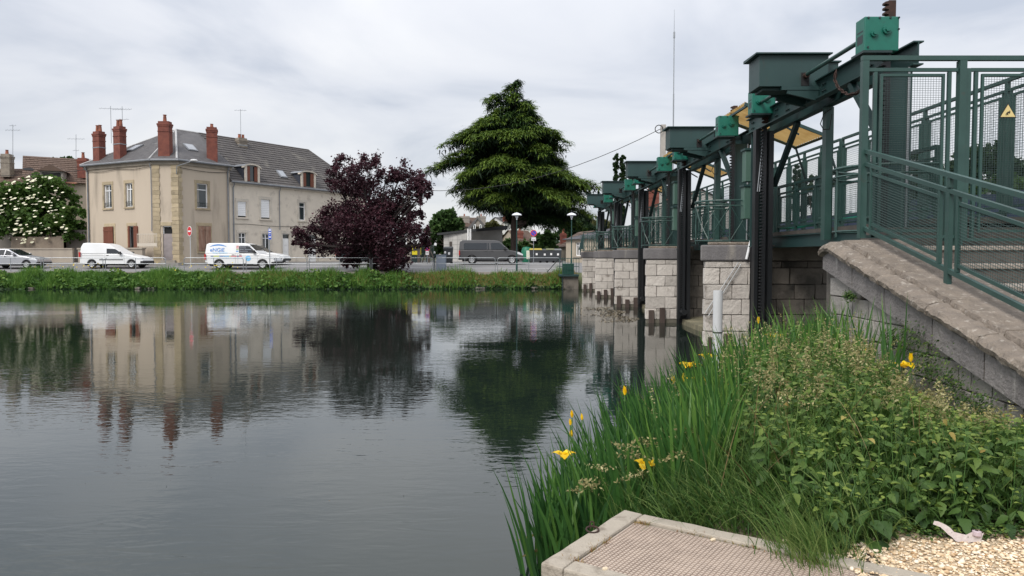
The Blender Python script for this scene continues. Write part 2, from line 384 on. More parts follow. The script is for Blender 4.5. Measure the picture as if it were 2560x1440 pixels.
# far bank, road and everything behind: one sheet to the horizon
def fz(X, Y):
    z = np.interp(Y, [46, 49.0, 49.6, 50.6, 51.7, 51.9, 62, 66, 1500], [-1.6, -0.25, 0.12, 0.62, 0.85, 1.0, 1.56, 1.6, 1.6])
    return z
grid_obj('far_ground', np.concatenate([[-1500, -400, -120], np.linspace(-90, 60, 31), [120, 400, 1500]]), [46, 49, 49.6, 50.6, 51.7, 51.9, 54, 58, 62, 66, 90, 200, 600, 1600], fz, M_field)
grid_obj('downstream_bank', [62, 66, 80, 1500], [-60, 10, 49, 52], lambda X, Y: np.interp(X, [62, 66], [-1.6, 1.4]), M_field)
def roadz(Y): return float(fz(0, np.array([Y]))[0])
mb = MB()
for (ya, yb) in ((52.15, 62), (62, 66), (66, 100)):
    mb.quad((-120, ya, roadz(ya)+.012), (40, ya, roadz(ya)+.012), (40, yb, roadz(yb)+.012), (-120, yb, roadz(yb)+.012))
o = mb.build('road', M_asph); o['kind'] = 'structure'
mb = MB(); mb.box(-120, 51.72, -0.2, 4.4, 52.14, 1.08); o = mb.build('quay_wall', M_conc); tag(o, 'low concrete quay edge wall between the railings and the grassy far bank', 'wall')
mb = MB()
def rline(x0, y0, x1, y1, wd):
    d = Vector((x1-x0, y1-y0, 0)).normalized(); n_ = Vector((-d.y, d.x, 0))*wd/2; a = Vector((x0, y0, 0)); c = Vector((x1, y1, 0))
    pts = [a-n_, c-n_, c+n_, a+n_]; mb.poly([(p.x, p.y, roadz(p.y)+.018) for p in pts])
rline(-22, 59.2, -10.5, 58.2, .14); rline(-9, 57.0, 3.5, 56.2, .12)
for px in (1255, 1340): 
    a = G(px, 667, 1.4); c = G(px+28, 676, 1.2); rline(a.x, a.y, c.x, c.y, .14)
rline(-40, 61.3, 3.9, 61.3, .12)
o = mb.build('road_markings', M_paintw); o['kind'] = 'structure'
# pavement and kerb in front of the houses
mb = MB(); 
mb.prism([(-62, 61.9, 1.3), (-29.5, 59.2, 1.3), (-26.6, 59.0, 1.3), (-23.2, 63.0, 1.3), (-13.5, 77, 1.3), (-20, 80, 1.3), (-40, 80, 1.3), (-62, 80, 1.3)], (0, 0, .36)); o = mb.build('pavement', mat('pavement_tar', (0.22, 0.21, 0.20), .95, col2=(.28, .27, .25), scale=.8)); o['kind'] = 'structure'

# ============================================================ HOUSES ACROSS THE RIVER
M_beige = mat('beige_render', (0.50, 0.425, 0.34), 0.95, col2=(0.43, 0.365, 0.29), scale=0.7, col3=(0.30, 0.255, 0.205), s3=0.8, streak=True, bump=0.006, bscale=12, contrast=1.1, c3lo=.53)
M_pale = mat('pale_render', (0.70, 0.63, 0.53), 0.95, col2=(0.58, 0.52, 0.44), scale=1.6, col3=(0.44, 0.39, 0.33), s3=1.4, bump=0.01, bscale=10, contrast=1.1, c3lo=.54)
M_ystone = mat('yellow_dressed_stone', (0.42, 0.345, 0.23), 0.9, col2=(0.33, 0.27, 0.18), scale=2, rand=0.16, col3=(.24, .2, .14), s3=1.2)
M_brick = mat('red_brick', (0.19, 0.062, 0.042), 0.9, col2=(0.13, 0.042, 0.032), scale=3, bump=0.01, bscale=26, col3=(.09, .035, .03), s3=1.5, c3lo=.6)
M_slate = mat('weathered_slate', (0.115, 0.11, 0.11), 0.75, col2=(0.075, 0.073, 0.078), scale=1.8, col3=(0.19, 0.185, 0.175), s3=1.3, contrast=1.0, c3lo=.6)
M_tile = mat('dark_roof_tile', (0.105, 0.095, 0.09), 0.85, col2=(0.07, 0.066, 0.066), scale=2.2, col3=(0.15, 0.14, 0.125), s3=.8, contrast=1)
M_btile = mat('brown_roof_tile', (0.13, 0.085, 0.062), 0.9, col2=(0.085, 0.058, 0.046), scale=2.0, contrast=1)
M_brown = mat('brown_shutter_paint', (0.16, 0.052, 0.03), 0.7, col2=(0.15, 0.05, 0.028), scale=4, streak=True)
M_worn = mat('worn_shutter_paint', (0.19, 0.075, 0.045), 0.8, col2=(0.34, 0.24, 0.18), scale=5, streak=True, contrast=.8)
M_zinc = mat('zinc', (0.20, 0.21, 0.23), 0.55, col2=(0.15, 0.16, 0.17), scale=2)
M_void = mat('dark_interior', (0.012, 0.012, 0.013), 0.9)

class Fr:
    """vertical facade frame from A to B (2-D points), outward side towards the camera"""
    def __init__(s, A, B):
        s.A = Vector((A[0], A[1], 0)); B = Vector((B[0], B[1], 0)); s.len = (B-s.A).length; s.u = (B-s.A).normalized()
        n = Vector((s.u.y, -s.u.x, 0)); s.n = n if n.dot(-s.A) > 0 else -n
    def pt(s, t_, z, d=0): return s.A+s.u*t_+s.n*d+Vector((0, 0, z))
    def tpx(s, px, d=0):
        k = (px-1280)/FPX*0.99907; a = s.A+s.n*d; return (k*a.y-a.x)/(s.u.x-k*s.u.y)
    def rect(s, px0, px1, py0, py1):
        t0 = s.tpx(px0); t1 = s.tpx(px1); t0, t1 = min(t0, t1), max(t0, t1); Y = s.pt((t0+t1)/2, 0).y
        return (t0, t1, ZY(py1, Y), ZY(py0, Y))
    def box(s, mb, t0, t1, z0, z1, d0, d1):
        mb.hexa([s.pt(t0, z0, d0), s.pt(t1, z0, d0), s.pt(t1, z0, d1), s.pt(t0, z0, d1), s.pt(t0, z1, d0), s.pt(t1, z1, d0), s.pt(t1, z1, d1), s.pt(t0, z1, d1)])
def facade(fr, z0, z1, ops, parent, m, name='wall', depth=.2):
    ts = sorted(set([0, fr.len]+[o[i] for o in ops for i in (0, 1)])); zs = sorted(set([z0, z1]+[o[i] for o in ops for i in (2, 3)])); mb = MB()
    for i in range(len(ts)-1):
        for j in range(len(zs)-1):
            tm = (ts[i]+ts[i+1])/2; zm = (zs[j]+zs[j+1])/2
            if any(o[0] < tm < o[1] and o[2] < zm < o[3] for o in ops): continue
            mb.quad(fr.pt(ts[i], zs[j]), fr.pt(ts[i+1], zs[j]), fr.pt(ts[i+1], zs[j+1]), fr.pt(ts[i], zs[j+1]))
    for (a, c, p, q) in [o[:4] for o in ops]:
        mb.quad(fr.pt(a, p), fr.pt(c, p), fr.pt(c, p, -depth), fr.pt(a, p, -depth)); mb.quad(fr.pt(a, q), fr.pt(c, q), fr.pt(c, q, -depth), fr.pt(a, q, -depth))
        mb.quad(fr.pt(a, p), fr.pt(a, q), fr.pt(a, q, -depth), fr.pt(a, p, -depth)); mb.quad(fr.pt(c, p), fr.pt(c, q), fr.pt(c, q, -depth), fr.pt(c, p, -depth))
    me = mb.build(name, m, parent, world=True); return me
def window(fr, r, parent, kind='sash', stone=None, frame_m=None, sill=True):
    a, c, p, q = r[:4]; fm = frame_m or M_pvcw; wn_ = 'door' if kind == 'door' else 'window'
    mb = MB()
    if kind in ('sash', 'sash2', 'half'):
        for (t0, t1, z0, z1) in ((a, a+.07, p, q), (c-.07, c, p, q), (a+.07, c-.07, p, p+.08), (a+.07, c-.07, q-.07, q)): fr.box(mb, t0, t1, z0, z1, -.19, -.11)
        if kind == 'sash2': fr.box(mb, (a+c)/2-.04, (a+c)/2+.04, p+.08, q-.07, -.19, -.11)
        fr.box(mb, a+.07, c-.07, q-(q-p)*.27, q-(q-p)*.27+.06, -.18, -.12)
    else: fr.box(mb, a, c, q-.07, q, -.19, -.11); fr.box(mb, a, a+.06, p, q-.07, -.19, -.11)
    f = mb.build(wn_, fm, parent, world=True)
    mb = MB(); mb.quad(fr.pt(a, p, -.17), fr.pt(c, p, -.17), fr.pt(c, q, -.17), fr.pt(a, q, -.17)); mb.build('pane', M_pane if kind != 'void' else M_void, f, world=True)
    if kind in ('sash', 'sash2'):
        mb = MB(); cw = (c-a)*.26; mb.quad(fr.pt(a+.07, p+.08, -.165), fr.pt(a+.07+cw, p+.08, -.165), fr.pt(a+.07+cw*.7, q-.07, -.165), fr.pt(a+.07, q-.07, -.165)); mb.build('curtain', mat('net_curtain', (.28, .27, .25), .9), f, world=True)
    if kind == 'roller':
        mb = MB(); n = max(6, int((q-p)/.16)); z_ = p+.12
        while z_ < q-.12: fr.box(mb, a+.03, c-.03, z_, z_+.15, -.10, -.07+.0); z_ += .16
        fr.box(mb, a+.02, c-.02, z_, q, -.11, -.04); mb.build('roller_shutter', M_pvcw, f, world=True)
    if stone:
        mb = MB(); fr.box(mb, a-.2, a-.002, p-.05, q, -.02, .035); fr.box(mb, c+.002, c+.2, p-.05, q, -.02, .035); fr.box(mb, a-.22, c+.22, q+.002, q+.26, -.02, .04); mb.build('surround', stone, f, world=True, bevel=.01)
    if sill:
        mb = MB(); fr.box(mb, a-.2, c+.2, p-.16, p-.052, -.15, .1); mb.build('sill', stone or M_conc, f, world=True, bevel=.01)
    return f
def shutter(fr, t0, t1, z0, z1, parent, m, d=.04, ang=None):
    mb = MB(); fr.box(mb, t0, t1, z0, z1, d, d+.04)
    n = max(3, int((t1-t0)/.12))
    for i in range(1, n): fr.box(mb, t0+(t1-t0)*i/n-.035, t0+(t1-t0)*i/n+.035, z0+.03, z1-.03, d+.042, d+.05)
    for k in (.15, .85): fr.box(mb, t0+.02, t1-.02, z0+(z1-z0)*k-.06, z0+(z1-z0)*k+.06, d+.052, d+.07)
    return mb.build('shutter', m, parent, world=True)
def tiled(mb, p00, p10, p11, p01, tw, th, thick=.035, jit=.01):
    p00, p10, p11, p01 = map(Vector, (p00, p10, p11, p01)); n = (p10-p00).cross(p01-p00)
    if n.length < 1e-6: n = (p10-p00).cross(p11-p00)
    n.normalize(); n = n if n.z > 0 else -n
    mb.quad(p00, p10, p11, p01)
    rows = max(2, int(((p01+p11)/2-(p00+p10)/2).length/th))
    for j in range(rows):
        a0 = p00.lerp(p01, j/rows); b0 = p10.lerp(p11, j/rows); a1 = p00.lerp(p01, min(1, (j+1.12)/rows)); b1 = p10.lerp(p11, min(1, (j+1.12)/rows))
        k = max(1, int((b0-a0).length/tw)); off = .5 if j % 2 else 0
        for i in range(k):
            s0 = max(0, (i-off*.5)/k); s1 = min(1, (i+1-off*.5-.04)/k) if i < k-1 else 1
            th_ = thick+rnd.uniform(0, jit); dn = n*th_; dq = n*.008
            A_ = a0.lerp(b0, s0); B_ = a0.lerp(b0, s1); C_ = a1.lerp(b1, s1); D_ = a1.lerp(b1, s0)
            mb.quad(A_+dn, B_+dn, C_+dq, D_+dq); mb.quad(A_-dq, B_-dq, B_+dn, A_+dn)
def chimney(parent, x, y, z0, z1, wx, wy, rot, pots=2, m=None, pot_h=.55, strap=False):
    c = Vector((x, y, 0)); mb = MB(); Rm = Matrix.Rotation(rot, 3, 'Z'); m = m or M_brick
    def bx(a, zb, d, zt):
        pts = [Vector((sx*a, sy*d, 0)) for sx, sy in ((-1, -1), (1, -1), (1, 1), (-1, 1))]
        mb.hexa([c+Rm@p+Vector((0, 0, zb)) for p in pts]+[c+Rm@p+Vector((0, 0, zt)) for p in pts])
    bx(wx/2, z0, wy/2, z1-.55); bx(wx/2+.03, z1-.95, wy/2+.03, z1-.88); bx(wx/2+.03, z1-.55, wy/2+.03, z1-.42); bx(wx/2+.06, z1-.42, wy/2+.06, z1-.28); bx(wx/2-.02, z1-.28, wy/2-.02, z1-.1)
    ch = mb.build('chimney', m, parent, world=True, bevel=.012)
    for i in range(pots):
        q = c+Rm@Vector(((i-(pots-1)/2)*.36, 0, z1-.1)); mb = MB(); mb.lathe([(.001, 0), (.15, 0), (.13, pot_h*.5), (.11, pot_h*.9), (.145, pot_h*.92), (.145, pot_h), (.08, pot_h), (.08, pot_h*.5)], q, 10)
        mb.build('chimney_pot', mat('terracotta', (0.30, 0.10, 0.055), .85, col2=(.16, .06, .04), scale=4), ch, world=True, smooth=True)
    if strap:
        mb = MB(); zs_ = z0+(z1-z0)*.52; 
        for sx, sy, ex, ey in ((-1, -1, 1, -1), (1, -1, 1, 1), (1, 1, -1, 1), (-1, 1, -1, -1)):
            p = c+Rm@Vector((sx*(wx/2+.01), sy*(wy/2+.01), zs_)); q = c+Rm@Vector((ex*(wx/2+.01), ey*(wy/2+.01), zs_)); mb.beam(p, q, .02, .07)
        mb.build('strap', M_galv, ch, world=True)
    return ch
def pipe(name, pts, r, m, parent, n=6): mb = MB(); mb.path(pts, r, n); return mb.build(name, m, parent, world=True, smooth=True)

# --- corner house
A = (-29.0, 60.0); Bp = (-26.9, 60.0); Lp = (-36.6, 63.9); D2 = Vector((.55, .835)); Rp = (-26.9+.55*4.76, 60+.835*4.76)
H1 = thing('corner_house', 'beige rendered corner house with yellow stone quoins, slate roof and four tall red brick chimneys', 'house', (-29, 64, 1.6))
EZ = 9.85
fL = Fr(Lp, A); fC = Fr(A, Bp); fR = Fr(Bp, Rp)
w1 = fL.rect(264, 283, 462, 520); w2 = fL.rect(318, 335, 458, 517); w3 = fL.rect(267, 286, 566, 607); w4 = fL.rect(323, 340, 565, 628)
w3 = (w3[0], w3[1], w4[2], w4[3])
wC = fC.rect(408, 438, 565, 645); wC = (wC[0], wC[1], 1.62, wC[3])
w5 = fR.rect(495, 522, 459, 520); w6 = fR.rect(498, 525, 565, 628)
facade(fL, 1.3, EZ, [w1, w2, w3, w4], H1, M_beige); facade(fC, 1.3, EZ, [wC], H1, M_beige); facade(fR, 1.3, EZ, [w5, w6], H1, M_beige)
inn = Vector((-.25, .97)); back = [(-31.5, 72), (-36, 71)]
mb = MB(); mb.quad((*Lp, 1.3), (-33.5, 71, 1.3), (-33.5, 71, EZ), (*Lp, EZ)); mb.quad((-33.5, 71, 1.3), (-27.6, 69.0, 1.3), (-27.6, 69, EZ), (-33.5, 71, EZ)); mb.quad((*Rp, 1.3), (-27.6, 69, 1.3), (-27.6, 69, EZ), (*Rp, EZ)); mb.build('back_wall', M_beige, H1, world=True)
for r_, k in ((w1, 'sash2'), (w2, 'sash2')): window(fL, r_, H1, k, M_ystone)
f3 = window(fL, w3, H1, 'void', M_ystone); f4 = window(fL, w4, H1, 'void', M_ystone); window(fR, w5, H1, 'sash', M_ystone); f6 = window(fR, w6, H1, 'void', M_ystone)
mid = (w3[0]+w3[1])/2; shutter(fL, w3[0]-.28, mid, w3[2]+.02, w3[3]-.02, f3, M_brown); shutter(fL, mid-.05, w3[1]+.03, w3[2]+.02, w3[3], f3, M_brown, .09)
shutter(fL, w4[0]-.02, w4[0]+.2, w4[2]+.02, w4[3]-.02, f4, M_brown); shutter(fL, w4[1]-.15, w4[1]+.36, w4[2]+.02, w4[3]-.02, f4, M_brown)
shutter(fR, w6[0]-.05, w6[0]+(w6[1]-w6[0])*.5, w6[2]+.02, w6[3]-.02, f6, M_worn); shutter(fR, w6[1]-.45, w6[1]+.08, w6[2]+.02, w6[3]-.02, f6, M_worn)
# door on the chamfer: boarded, with a dark fanlight
fd = window(fC, wC, H1, 'void', None, sill=False); fd.name = 'door'
mb = MB(); fC.box(mb, wC[0]+.03, wC[1]-.03, wC[2]+.25, wC[3]-.62, -.12, -.07); mb.build('boarded_panel', mat('lilac_grey_board', (.30, .265, .265), .8, col2=(.25, .22, .22), scale=3), fd, world=True)
mb = MB(); fC.box(mb, wC[0]-.1, wC[1]+.1, 1.6, 1.86, -.1, .3); mb.build('doorstep', M_conc, fd, world=True, bevel=.01)
# guard rails under first-floor windows
for r_, fr in ((w1, fL), (w2, fL), (w5, fR)):
    mb = MB(); z_ = r_[2]+.42
    mb.beam(fr.pt(r_[0], z_, .02), fr.pt(r_[1], z_, .02), .03, .03); mb.beam(fr.pt(r_[0], r_[2]+.12, .02), fr.pt(r_[1], r_[2]+.12, .02), .02, .02)
    for i in range(9): tt = r_[0]+(r_[1]-r_[0])*i/8; mb.beam(fr.pt(tt, r_[2], .02), fr.pt(tt, z_, .02), .015, .015)
    mb.build('window_guard', M_dkgreen, H1, world=True)
# quoins as single stones
def unit_stone(seed, ch=.07, rough=.035):
    r_ = random.Random(seed); bm = bmesh.new(); bmesh.ops.create_cube(bm, size=1.0)
    bmesh.ops.bevel(bm, geom=list(bm.edges), offset=ch*.5, segments=1, affect='EDGES')
    for v in bm.verts: v.co += Vector((r_.uniform(-1, 1), r_.uniform(-1, 1), r_.uniform(-1, 1)))*rough
    me = bpy.data.meshes.new('stone'); bm.to_mesh(me); bm.free(); return me
UST = {}
def stone_mesh(m, k, rough=.03, ch=.07):
    key = (m.name, k, rough)
    if key not in UST: me = unit_stone(k*13+1, ch, rough); me.materials.append(m); UST[key] = me
    return UST[key]
def stone(parent, c, ux, uy, uz, sx, sy, sz, m, name='stone', rough=.03, ch=.07):
    o = bpy.data.objects.new(name, stone_mesh(m, rnd.randint(0, 7), rough, ch)); COL.objects.link(o)
    setparent(o, parent); M4 = Matrix((ux, uy, uz)).transposed().to_4x4()
    o.matrix_local = Matrix.Translation(Vector(c)-wloc(parent)) @ M4 @ Matrix.Diagonal((sx, sy, sz, 1)); return o
for (t0, t1) in ((.0, .60), (1.50, 2.1)):
    z_ = 1.62; k = 0
    while z_ < EZ-.1:
        hh = min(.345, EZ-z_); a = .045 if k % 2 else 0
        ta, tb = (t0, t1-a) if t0 < .3 else (t0+a, t1)
        stone(H1, fC.pt((ta+tb)/2, z_+hh/2, .01), fC.u, fC.n, Vector((0, 0, 1)), tb-ta-.012, .10, hh-.015, M_ystone, 'quoin', .012)
        fr, s0 = (fL, fL.len) if t0 < .3 else (fR, 0)
        if t0 > .3: stone(H1, fr.pt(s0+.12+a, z_+hh/2, .01), fr.u, fr.n, Vector((0, 0, 1)), .24+2*a, .08, hh-.015, M_ystone, 'quoin', .012)
        z_ += .345; k += 1
mb = MB(); fC.box(mb, .6, 1.5, wC[3]+.02, wC[3]+.30, -.03, .05); mb.build('door_lintel', M_ystone, H1, world=True)
# cornice and gutter
for fr in (fL, fC, fR):
    mb = MB(); fr.box(mb, -.12, fr.len+.12, EZ-.30, EZ-.06, -.05, .14); fr.box(mb, -.18, fr.len+.18, EZ-.06, EZ+.03, -.05, .26); mb.build('cornice', mat('grey_cornice', (.30, .26, .21), .9, col2=(.2, .18, .15), scale=2), H1, world=True)
    mb = MB(); mb.tube(fr.pt(-.2, EZ+.05, .33), fr.pt(fr.len+.2, EZ+.05, .33), .09, 8); mb.build('gutter', M_zinc, H1, world=True, smooth=True)
# roof
pk = Vector((-29.1, 64.6, 13.15)); pk2 = Vector((-27.7, 65.8, 13.05)); ez = EZ+.08
def E(fr, t_, d=.32): return fr.pt(t_, ez, d)
eL = E(fL, -.3); eA = E(fL, fL.len+.05); eB = E(fC, fC.len+.05); eR = E(fR, fR.len+.02); bk = Vector((-33.3, 71.2, ez)); bk2 = Vector((-27.6, 69.2, ez))
mb = MB(); tiled(mb, eL, eA, pk, pk, .28, .22, .02, .012); tiled(mb, eA, eB, pk, pk, .28, .22, .02, .012)
tiled(mb, eB, eR, pk2, pk, .28, .22, .02, .012); tiled(mb, bk, eL, pk, pk, .5, .4); tiled(mb, bk2, bk, pk, pk2, .5, .4); tiled(mb, eR, bk2, pk2, pk2, .5, .4)
rf = mb.build('roof', M_slate, H1, world=True)
mb = MB(); mb.tube(eA+Vector((0, 0, .05)), pk, .07, 6); mb.tube(eB+Vector((0, 0, .05)), pk, .09, 6); mb.tube(eL+Vector((0, 0, .05)), pk, .06, 6); mb.tube(pk, pk2, .07, 6); mb.build('ridge_cap', mat('pale_zinc', (.42, .42, .42), .6, col2=(.3, .3, .3), scale=3), rf, world=True, smooth=True)
for (px, fr, w_, y0, y1, pots, st) in ((254.5, fL, .98, 0, 313, 2, True), (306, fL, .98, 0, 300, 2, True), (419, fC, .92, 0, 287, 1, False), (535, fR, .98, 0, 310, 1, False)):
    t_ = fr.tpx(px, -.45); c = fr.pt(t_, 0, -.45); ph = .55 if pots == 2 or px == 419 else .3
    zt = ZY(y1, c.y)-ph+.1; chimney(H1, c.x, c.y, ez-.1, zt, w_ if fr is fC else w_*.86, .62 if fr is not fR else .75, math.atan2(fr.u.y, fr.u.x) if fr is not fR else math.atan2(fr.u.y, fr.u.x)*0.35, pots, strap=st, pot_h=ph)
def skylight(parent, cx, cy, Y, w_, h_, ux, up_):
    c = P(cx, cy, Y); ux = ux.normalized(); up_ = up_.normalized(); n_ = ux.cross(up_); n_ = n_ if n_.z > 0 else -n_
    mb = MB(); pts = [c-ux*w_/2-up_*h_/2, c+ux*w_/2-up_*h_/2, c+ux*w_/2+up_*h_/2, c-ux*w_/2+up_*h_/2]; mb.prism(pts, n_*.14); f = mb.build('skylight', M_zinc, parent, world=True)
    k = .1; pts = [c-ux*(w_/2-k)-up_*(h_/2-k), c+ux*(w_/2-k)-up_*(h_/2-k), c+ux*(w_/2-k)+up_*(h_/2-k), c-ux*(w_/2-k)+up_*(h_/2-k)]
    mb = MB(); mb.poly([p+n_*.16 for p in pts]); mb.build('pane', mat('skylight_glass', (.25, .27, .30), .08, spec=.9), f, world=True)
def roofpt(px, py, a, b_, c_):
    n_ = (b_-a).cross(c_-a); d = ray(px, py); o_ = Vector((0, 0, CAMZ)); k = (a-o_).dot(n_)/d.dot(n_); return (o_+d*k).y
Ys = roofpt(475, 371, eB, eR, pk); skylight(rf, 475, 371, Ys, .95, 1.1, Vector((.55, .835, 0)), (pk-(eB+eR)/2))
Ys = roofpt(338, 372, eL, eA, pk); skylight(rf, 338, 372, Ys, .95, 1.0, (eA-eL), (pk-(eL+eA)/2))
# downpipes, cables, street lamp arm
z0_ = 1.65
for (fr, px) in ((fL, 226), (fR, 571)):
    t_ = fr.tpx(px); pipe('downpipe', [fr.pt(t_, EZ-.1, .3), fr.pt(t_, EZ-.5, .1), fr.pt(t_, z0_, .1)], .06, M_zinc, H1)
t_ = fL.tpx(384); pipe('downpipe', [fL.pt(t_, EZ-.2, .2), fL.pt(t_, EZ-.7, .09), fL.pt(t_, 5.2, .09), fL.pt(t_-.05, 4.2, .09)], .035, M_zinc, H1)
pts = [fL.pt(tt, EZ-.45-.12*math.sin(math.pi*tt/fL.len*2)**2, .08) for tt in np.linspace(.2, fL.len-.1, 12)]; pipe('facade_cable', pts, .02, M_blk, H1, 4)
pts = [fR.pt(tt, EZ-.5-.15*math.sin(math.pi*tt/fR.len), .08) for tt in np.linspace(.1, fR.len-.1, 8)]; pipe('facade_cable', pts, .02, M_blk, H1, 4)
c = fC.pt(2.0, 8.8, .1); lt = P(485, 401, 59); pipe('lamp_arm', [c, c+Vector((.1, -.15, .6)), lt-Vector((.35, 0, .12)), lt-Vector((.15, 0, .02))], .035, M_galv, H1)
mb = MB(); mb.lathe([(.01, .11), (.2, .08), (.3, .0), (.3, -.05), (.01, -.08)], lt, 12); mb.build('lamp_head', mat('lamp_shell', (.5, .5, .5), .4), H1, world=True, smooth=True)
# television aerials
def aerial(name, label, base, top, arms, m=M_galv, parent=None, group=None):
    t = parent or thing(name, label, 'aerial', base, 0, group); mb = MB(); base = Vector(base); top = Vector(top); mb.tube(base, top, .022, 5)
    for (f, hw, k, dr) in arms:
        c = base.lerp(top, f); u = Vector((math.cos(dr), math.sin(dr), 0)); v = Vector((-u.y, u.x, 0))
        mb.tube(c-u*hw, c+u*hw, .014, 4)
        for i in range(k): q = c+u*hw*(2*(i+.5)/k-1); mb.tube(q-v*.22-Vector((0, 0, .12)), q+v*.22+Vector((0, 0, .12)), .009, 4)
    mb.build('antenna' if parent else 'mast', m, t, world=True); return t
c = fL.pt(fL.tpx(274), 0, -.4); aerial('', '', (c.x, c.y, ZY(358, c.y)), (c.x, c.y, ZY(265, c.y)), [(.93, .9, 6, .2)], parent=H1)
c = fL.pt(fL.tpx(297), 0, -.6); aerial('', '', (c.x, c.y, ZY(302, c.y)), (c.x, c.y, ZY(266, c.y)), [(.8, .8, 7, .0), (.1, .55, 2, .0)], parent=H1)
# terrace, balustrade and low wall along the left facade
mb = MB(); tw = Fr((-36.5, 62.3), (-29.6, 59.3)); tw.box(mb, 0, tw.len, 1.5, 2.75, -.3, 0); tw.box(mb, -.05, tw.len+.05, 2.75, 2.87, -.36, .06)
o = mb.build('terrace_wall', mat('blotchy_render', (.40, .35, .28), .95, col2=(.25, .215, .19), scale=1.2, streak=True, contrast=1.2), None); tag(o, 'low rendered terrace wall with flat coping behind the white high-roofed van', 'wall')
bt = thing('terrace_balustrade', 'small pale terrace railing beside the open brown shutters of the corner house', 'railing', (-31, 61, 2.8)); ta = tw.tpx(340); tb = tw.tpx(389)
mb = MB(); mb.beam(tw.pt(ta, 3.95, -.15), tw.pt(tb, 3.95, -.15), .05, .05); mb.beam(tw.pt(ta, 3.1, -.15), tw.pt(tb, 3.1, -.15), .05, .25); mb.build('rail', mat('pale_metal', (.5, .45, .38), .7), bt, world=True)
mb = MB()
for i in range(13): tt = ta+(tb-ta)*i/12; mb.beam(tw.pt(tt, 2.87, -.15), tw.pt(tt, 4.0, -.15), .03, .03)
mb.build('baluster', MATS['pale_metal'], bt, world=True, kind='stuff')

# --- long pale house beside it
H2 = thing('terraced_house', 'long pale rendered house with two curved dormers, white roller shutters and a dark tiled roof', 'house', (-22, 69, 1.6))
E2 = 8.55; S0 = Vector((*Rp, 0)); uu = Vector((.55, .835, 0)).normalized(); S1 = S0+uu*16.5; f2 = Fr((S0.x, S0.y), (S1.x, S1.y))
Rr = lambda *a: f2.rect(*a)
r1 = Rr(596, 618, 504, 543); r2 = Rr(654, 677, 499, 547); r3 = Rr(749, 765, 506, 551); r4 = Rr(597, 616, 582, 628); r5 = Rr(656, 676, 584, 630); r6 = Rr(707, 724, 584, 652); r6 = (r6[0], r6[1], 1.65, r6[3])
r7 = (r6[1]+2.2, r6[1]+3.3, 1.65, r6[3])
facade(f2, 1.3, E2, [r1, r2, r3, r4, r5, r6, r7], H2, M_pale)
M_dress = mat('pale_dressed_stone', (.62, .565, .485), .9, col2=(.46, .42, .36), scale=2)
window(f2, r1, H2, 'roller', M_dress); window(f2, r2, H2, 'roller', M_dress); window(f2, r3, H2, 'sash', M_dress); window(f2, r4, H2, 'sash2', M_dress); window(f2, r5, H2, 'sash2', M_dress)
for rr_ in (r6, r7):
    fd = window(f2, rr_, H2, 'door', M_dress, sill=False); mb = MB(); f2.box(mb, rr_[0]+.05, rr_[1]-.05, 1.66, rr_[3]-.45, -.12, -.06)
    for k in (.12, .45, .72): f2.box(mb, rr_[0]+.18, rr_[1]-.18, 1.7+(rr_[3]-2.2)*k, 1.7+(rr_[3]-2.2)*(k+.2), -.058, -.035)
    mb.build('door_leaf', M_white, fd, world=True, bevel=.008)
bi = -f2.n*8.6; mb = MB(); q0, q1 = f2.pt(0, 0), f2.pt(f2.len, 0)
for a_, b_ in ((q1, q1+bi), (q1+bi, q0+bi), (q0+bi, q0)): mb.quad(a_+Vector((0, 0, 1.3)), b_+Vector((0, 0, 1.3)), b_+Vector((0, 0, E2)), a_+Vector((0, 0, E2)))
mb.build('back_wall', M_pale, H2, world=True)
RZ = 13.1; rd = -f2.n*4.3+Vector((0, 0, RZ)); e0 = f2.pt(-.02, E2+.08, .3); e1 = f2.pt(f2.len+.25, E2+.08, .3); g0 = f2.pt(.0, 0)+rd; g1 = f2.pt(f2.len-4.0, 0)+rd; h1 = f2.pt(f2.len+.25, E2+.08, -8.9); h0 = f2.pt(-.02, E2+.08, -8.9)
mb = MB(); tiled(mb, e0, e1, g1, g0, .33, .34, .05, .015); tiled(mb, e1, h1, g1, g1, .33, .34, .05, .015); tiled(mb, h1, h0, g0, g1, .6, .5, .05)
mb.poly([e0, g0, h0]); rf2 = mb.build('roof', M_tile, H2, world=True)
mb = MB(); mb.path([g0, g1, e1], .09, 6); mb.build('ridge_tile', M_tile, rf2, world=True)
mb = MB(); f2.box(mb, 0, f2.len+.1, E2-.16, E2+.02, -.05, .16); mb.build('cornice', M_dress, H2, world=True)
mb = MB(); mb.tube(f2.pt(0, E2+.04, .32), f2.pt(f2.len+.1, E2+.04, .32), .09, 8); mb.build('gutter', M_zinc, H2, world=True, smooth=True)
